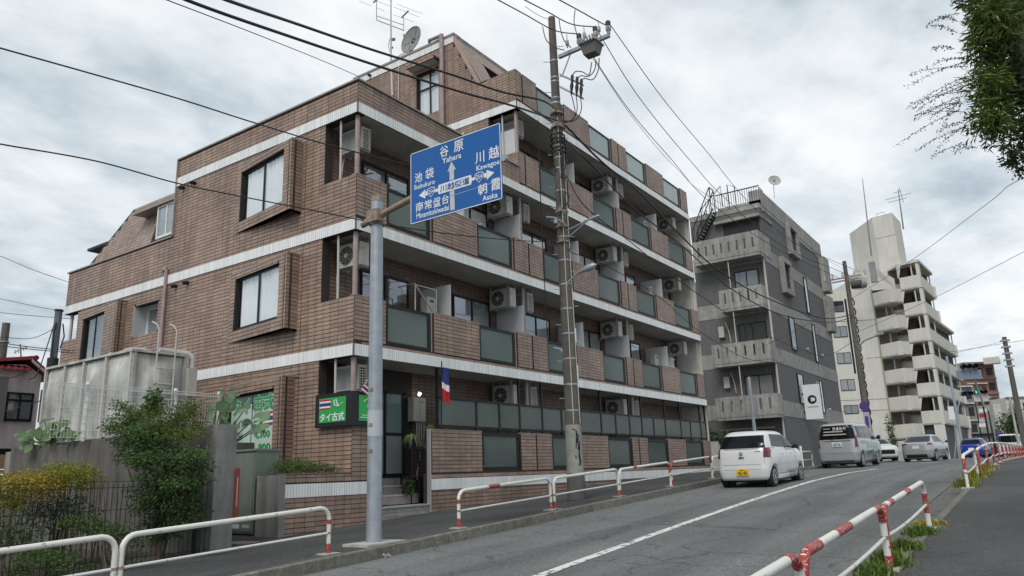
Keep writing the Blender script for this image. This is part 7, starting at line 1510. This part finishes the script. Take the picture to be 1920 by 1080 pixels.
# ================================================================== far street: buildings, signals, poles, trees
def blk(name, label, px0, px1, D, ytop, m, depth=10, wins=None, parts=None, cat='building'):
    a, b = at(px0, 860, D), at(px1, 860, D); t = thing(name, (a[0], a[1], -2.8), label, cat); zt_ = at((px0+px1)/2, ytop, D)[2]
    u = V(b[0]-a[0], b[1]-a[1], 0); n = V(_F[0], _F[1], 0); n /= np.linalg.norm(n); mb = MB(); mb.obox(V(a[0], a[1], -3), u, n*depth, EZ*(zt_+3)); mb.build('wall', m, t)
    uu = u/np.linalg.norm(u); L_ = np.linalg.norm(u)
    if wins:
        nr, nc, dark = wins; hh = (zt_+2.5)/nr
        for r_ in range(nr):
            for c_ in range(nc):
                q = MB(); O = V(a[0], a[1], -2.4+hh*r_+.6)+uu*(L_*(c_+.18)/nc)-n*.05; q.obox(O, uu*(L_*.62/nc), n*.04, EZ*(hh*.5)); q.build('window', M_DARKIN if (r_*3+c_) % 3 else M_GREYIN, t)
            q = MB(); q.obox(V(a[0], a[1], -2.4+hh*r_+hh*.95)-n*.35, u, n*.35, EZ*.18); q.build('floor_ledge', dark, t)
    return t, a, uu, n, zt_
M_BRK = mat('far_brown_tile', (.22, .12, .09), .8, ns=1); M_FGR = mat('far_grey', (.22, .22, .215), .85, ns=1, streak=.15)
t, a, uu, n, z_ = blk('brown_building', 'brown tiled apartment building with pale roof box far up the street', 1836, 1896, 150, 676, M_BRK, 14, (6, 3, M_FGR))
q = MB(); p = at(1862, 690, 151); q.box(p[0]-1.2, p[0]+1.2, p[1]-1.4, p[1]+1.4, z_-.5, at(1862, 670, 151)[2]); q.build('roof_box', M_CREAM, t); q = MB(); q.obox(V(a[0], a[1], z_)-n*1.2-uu*.5, uu*7.6, n*4, EZ*.3); q.build('roof_slab', M_FGR, t)
blk('grey_block', 'grey plain building just right of the pale stepped building', 1812, 1846, 100, 722, M_FGR, 12, (4, 2, M_CREAM))
blk('brown_house', 'reddish building with steep roof line in the far street', 1838, 1876, 120, 716, M_BRK, 10, (5, 3, M_CREAM))
blk('pale_slab', 'narrow cream wall standing between the far brown houses', 1880, 1894, 105, 755, M_CREAM, 6)
blk('far_building', 'low pale building at the far right edge', 1906, 1960, 140, 742, M_CREAM, 10, (3, 2, M_FGR))
blk('shop_row', 'dark shop fronts at street level beyond the crossing', 1815, 1880, 92, 812, mat('shop_dark', (.09, .085, .08), .7), 6, (1, 5, M_FGR))
blk('far_building', 'distant grey house seen low between the far poles', 1846, 1920, 190, 800, M_FGR, 10, (3, 5, M_CREAM))
def far_tree(px, py, D, r, rz, label):
    p = at(px, py, D); plant('street_tree', label, 'tree', (p[0], p[1], -2.8), [(p[0], p[1], p[2], r, r, rz), (p[0]+r*.5, p[1]-r*.4, p[2]-rz*.4, r*.8, r*.8, rz*.7)], 1400, .30, M_LEAFD, stems=3, sr=.08)
far_tree(1895, 800, 85, 1.6, 1.6, 'dark street tree behind the thin white lamp pole'); far_tree(1912, 790, 70, .9, 1.2, 'narrow green tree at the right edge of the far street')
# signals
def signal(px, py, D, w, lit, label, colr, arm):
    p = at(px, py, D); t = thing('traffic_light', tuple(p), label, 'traffic light'); n = V(_F[0], _F[1], 0); n /= np.linalg.norm(n); u = V(n[1], -n[0], 0)
    mb = MB(); mb.obox(p-u*w/2-EZ*.19, u*w, n*.25, EZ*.38); mb.build('housing', M_GALV, t)
    for k in range(3):
        c = p+u*(w/3*(k-1)); q = MB(); q.tube([c-n*.02, c-n*.03], .155, 16); q.build('lens', colr if k == lit else M_BLACK, t)
        q = MB(); q.tube([c+EZ*.0-n*.0, c-n*.28], .175, 16, caps=False); q.build('visor', M_BLACKAL, t)
    q = MB()
    for seg in arm: q.tube([at(x, y, D+.3) for x, y in seg], .07, 8)
    q.build('mast_arm', M_GALV, t); return t, p, u, n
M_GLIT = mat('signal_green', (.05, .75, .45), .4, emit=1.2)
t, p, u, n = signal(1815, 687, 57, 1.32, 9, 'large overhead traffic light with three dark lamps seen against the sky', M_GLIT, [((1845, 762), (1820, 690))])
q = MB(); q.obox(p-u*.9-EZ*.95+n*.1, u*1.9, n*.05, EZ*.68); q.build('back_board', mat('board_blue_grey', (.20, .24, .30), .6), t)
t, p, u, n = signal(1837, 735, 72, 1.25, 0, 'small far traffic light showing green', M_GLIT, [((1790, 862), (1797, 760), (1805, 742), (1830, 738))])
q = MB(); q.obox(p-u*.6-EZ*.9+n*.1, u*1.4, n*.05, EZ*.6); q.build('name_board', M_PANEL, t)
t, p, u, n = signal(1812, 738, 66, .9, 9, 'signal head seen from its side with blue board beside the far green light', M_GLIT, [((1812, 740), (1800, 742))])
q = MB(); q.obox(p-u*.2-EZ*.2-n*.1, u*.4, n*.03, EZ*.4); q.build('blue_plate', M_BLUE, t)
def pole(px, pyb, D, pyt, r, label, m, nm='street_pole'):
    P = at(px, pyb, D); t = thing(nm, (P[0], P[1], -2.8), label, 'pole'); q = MB(); q.tube([(P[0], P[1], -2.85), (P[0], P[1], zat(P[0], P[1], pyt))], [r, r*.7], 10); q.build('pole', m, t); return t, P
t, P = pole(1926, 855, 60, 632, .24, 'tall lattice topped utility pole far up the street on the right', M_POLE, 'utility_pole')
for k in range(5): z = zat(P[0], P[1], 640+k*12); q = MB(); q.box(P[0]-.2, P[0]+.2, P[1]-.35, P[1]+.35, z, z+.12); q.build('crossarm', M_GALV, t)
pole(1915, 858, 42, 745, .075, 'thin white lamp pole standing in the far guard rails', M_CONCL); pole(1934, 858, 46, 770, .06, 'second thin white pole right of the first', M_CONCL)
pole(1862, 862, 64, 748, .09, 'dark leaning pole near the far shop fronts', M_BLACKAL); pole(1870, 862, 62, 770, .07, 'second dark pole near the far shop fronts', M_BLACKAL)
t, P = pole(1808, 858, 62, 668, .13, 'grey steel lamp pole in front of the pale building corner', M_GALV)
t, P = pole(1800, 858, 57, 795, .05, 'short post with a white sign before the pale building garage', M_GALV); q = MB(); q.box(P[0]-.05, P[0], P[1]-.15, P[1]+.25, .2, 1.2); q.build('sign_plate', M_SIGNW, t)
t, P = pole(1873, 858, 70, 800, .06, 'post carrying a purple round sign in the far street', M_GALV); q = MB(); p = at(1873, 812, 69.8); q.tube([p, p-V(_F[0], _F[1], 0)*.03], .26, 18); q.build('round_sign', mat('purple_sign', (.1, .045, .22)), t)
t, P = pole(1848, 862, 82, 752, .08, 'pole with small hanging shop signs in the far street', M_BLACKAL)
for k in range(4): q = MB(); p = at(1843, 770+k*9, 82); q.box(p[0]-.3, p[0]-.2, p[1]-.35, p[1]+.35, p[2]-.2, p[2]+.2); q.build('sign_plate', [M_SIGNW, M_RED, M_PANEL, M_SIGNW][k], t)
mb = MB(); p = at(1660, 858, 50)
for k in range(3):
    for j in range(4): mb.box(p[0]+.0, p[0]+.3, p[1]-2.6+k*.0+j*.62, p[1]-2.6+j*.62+.6, zr(50)+k*.22, zr(50)+k*.22+.2)
mb.build('block_wall', M_CONCL, label='low pale block wall in the side turning before the pale building', cat='wall')
# litter by the kerb
mb = MB(); P = onroad(716, 1046); leafcloud(mb, [(P[0], -3.2, zr(P[0])+.02, .07, .04, .02)], 30, .04, 1.6, 0); mb.build('litter', M_PANEL, label='crumpled pale litter at the left kerb below the sign pole', cat='litter')
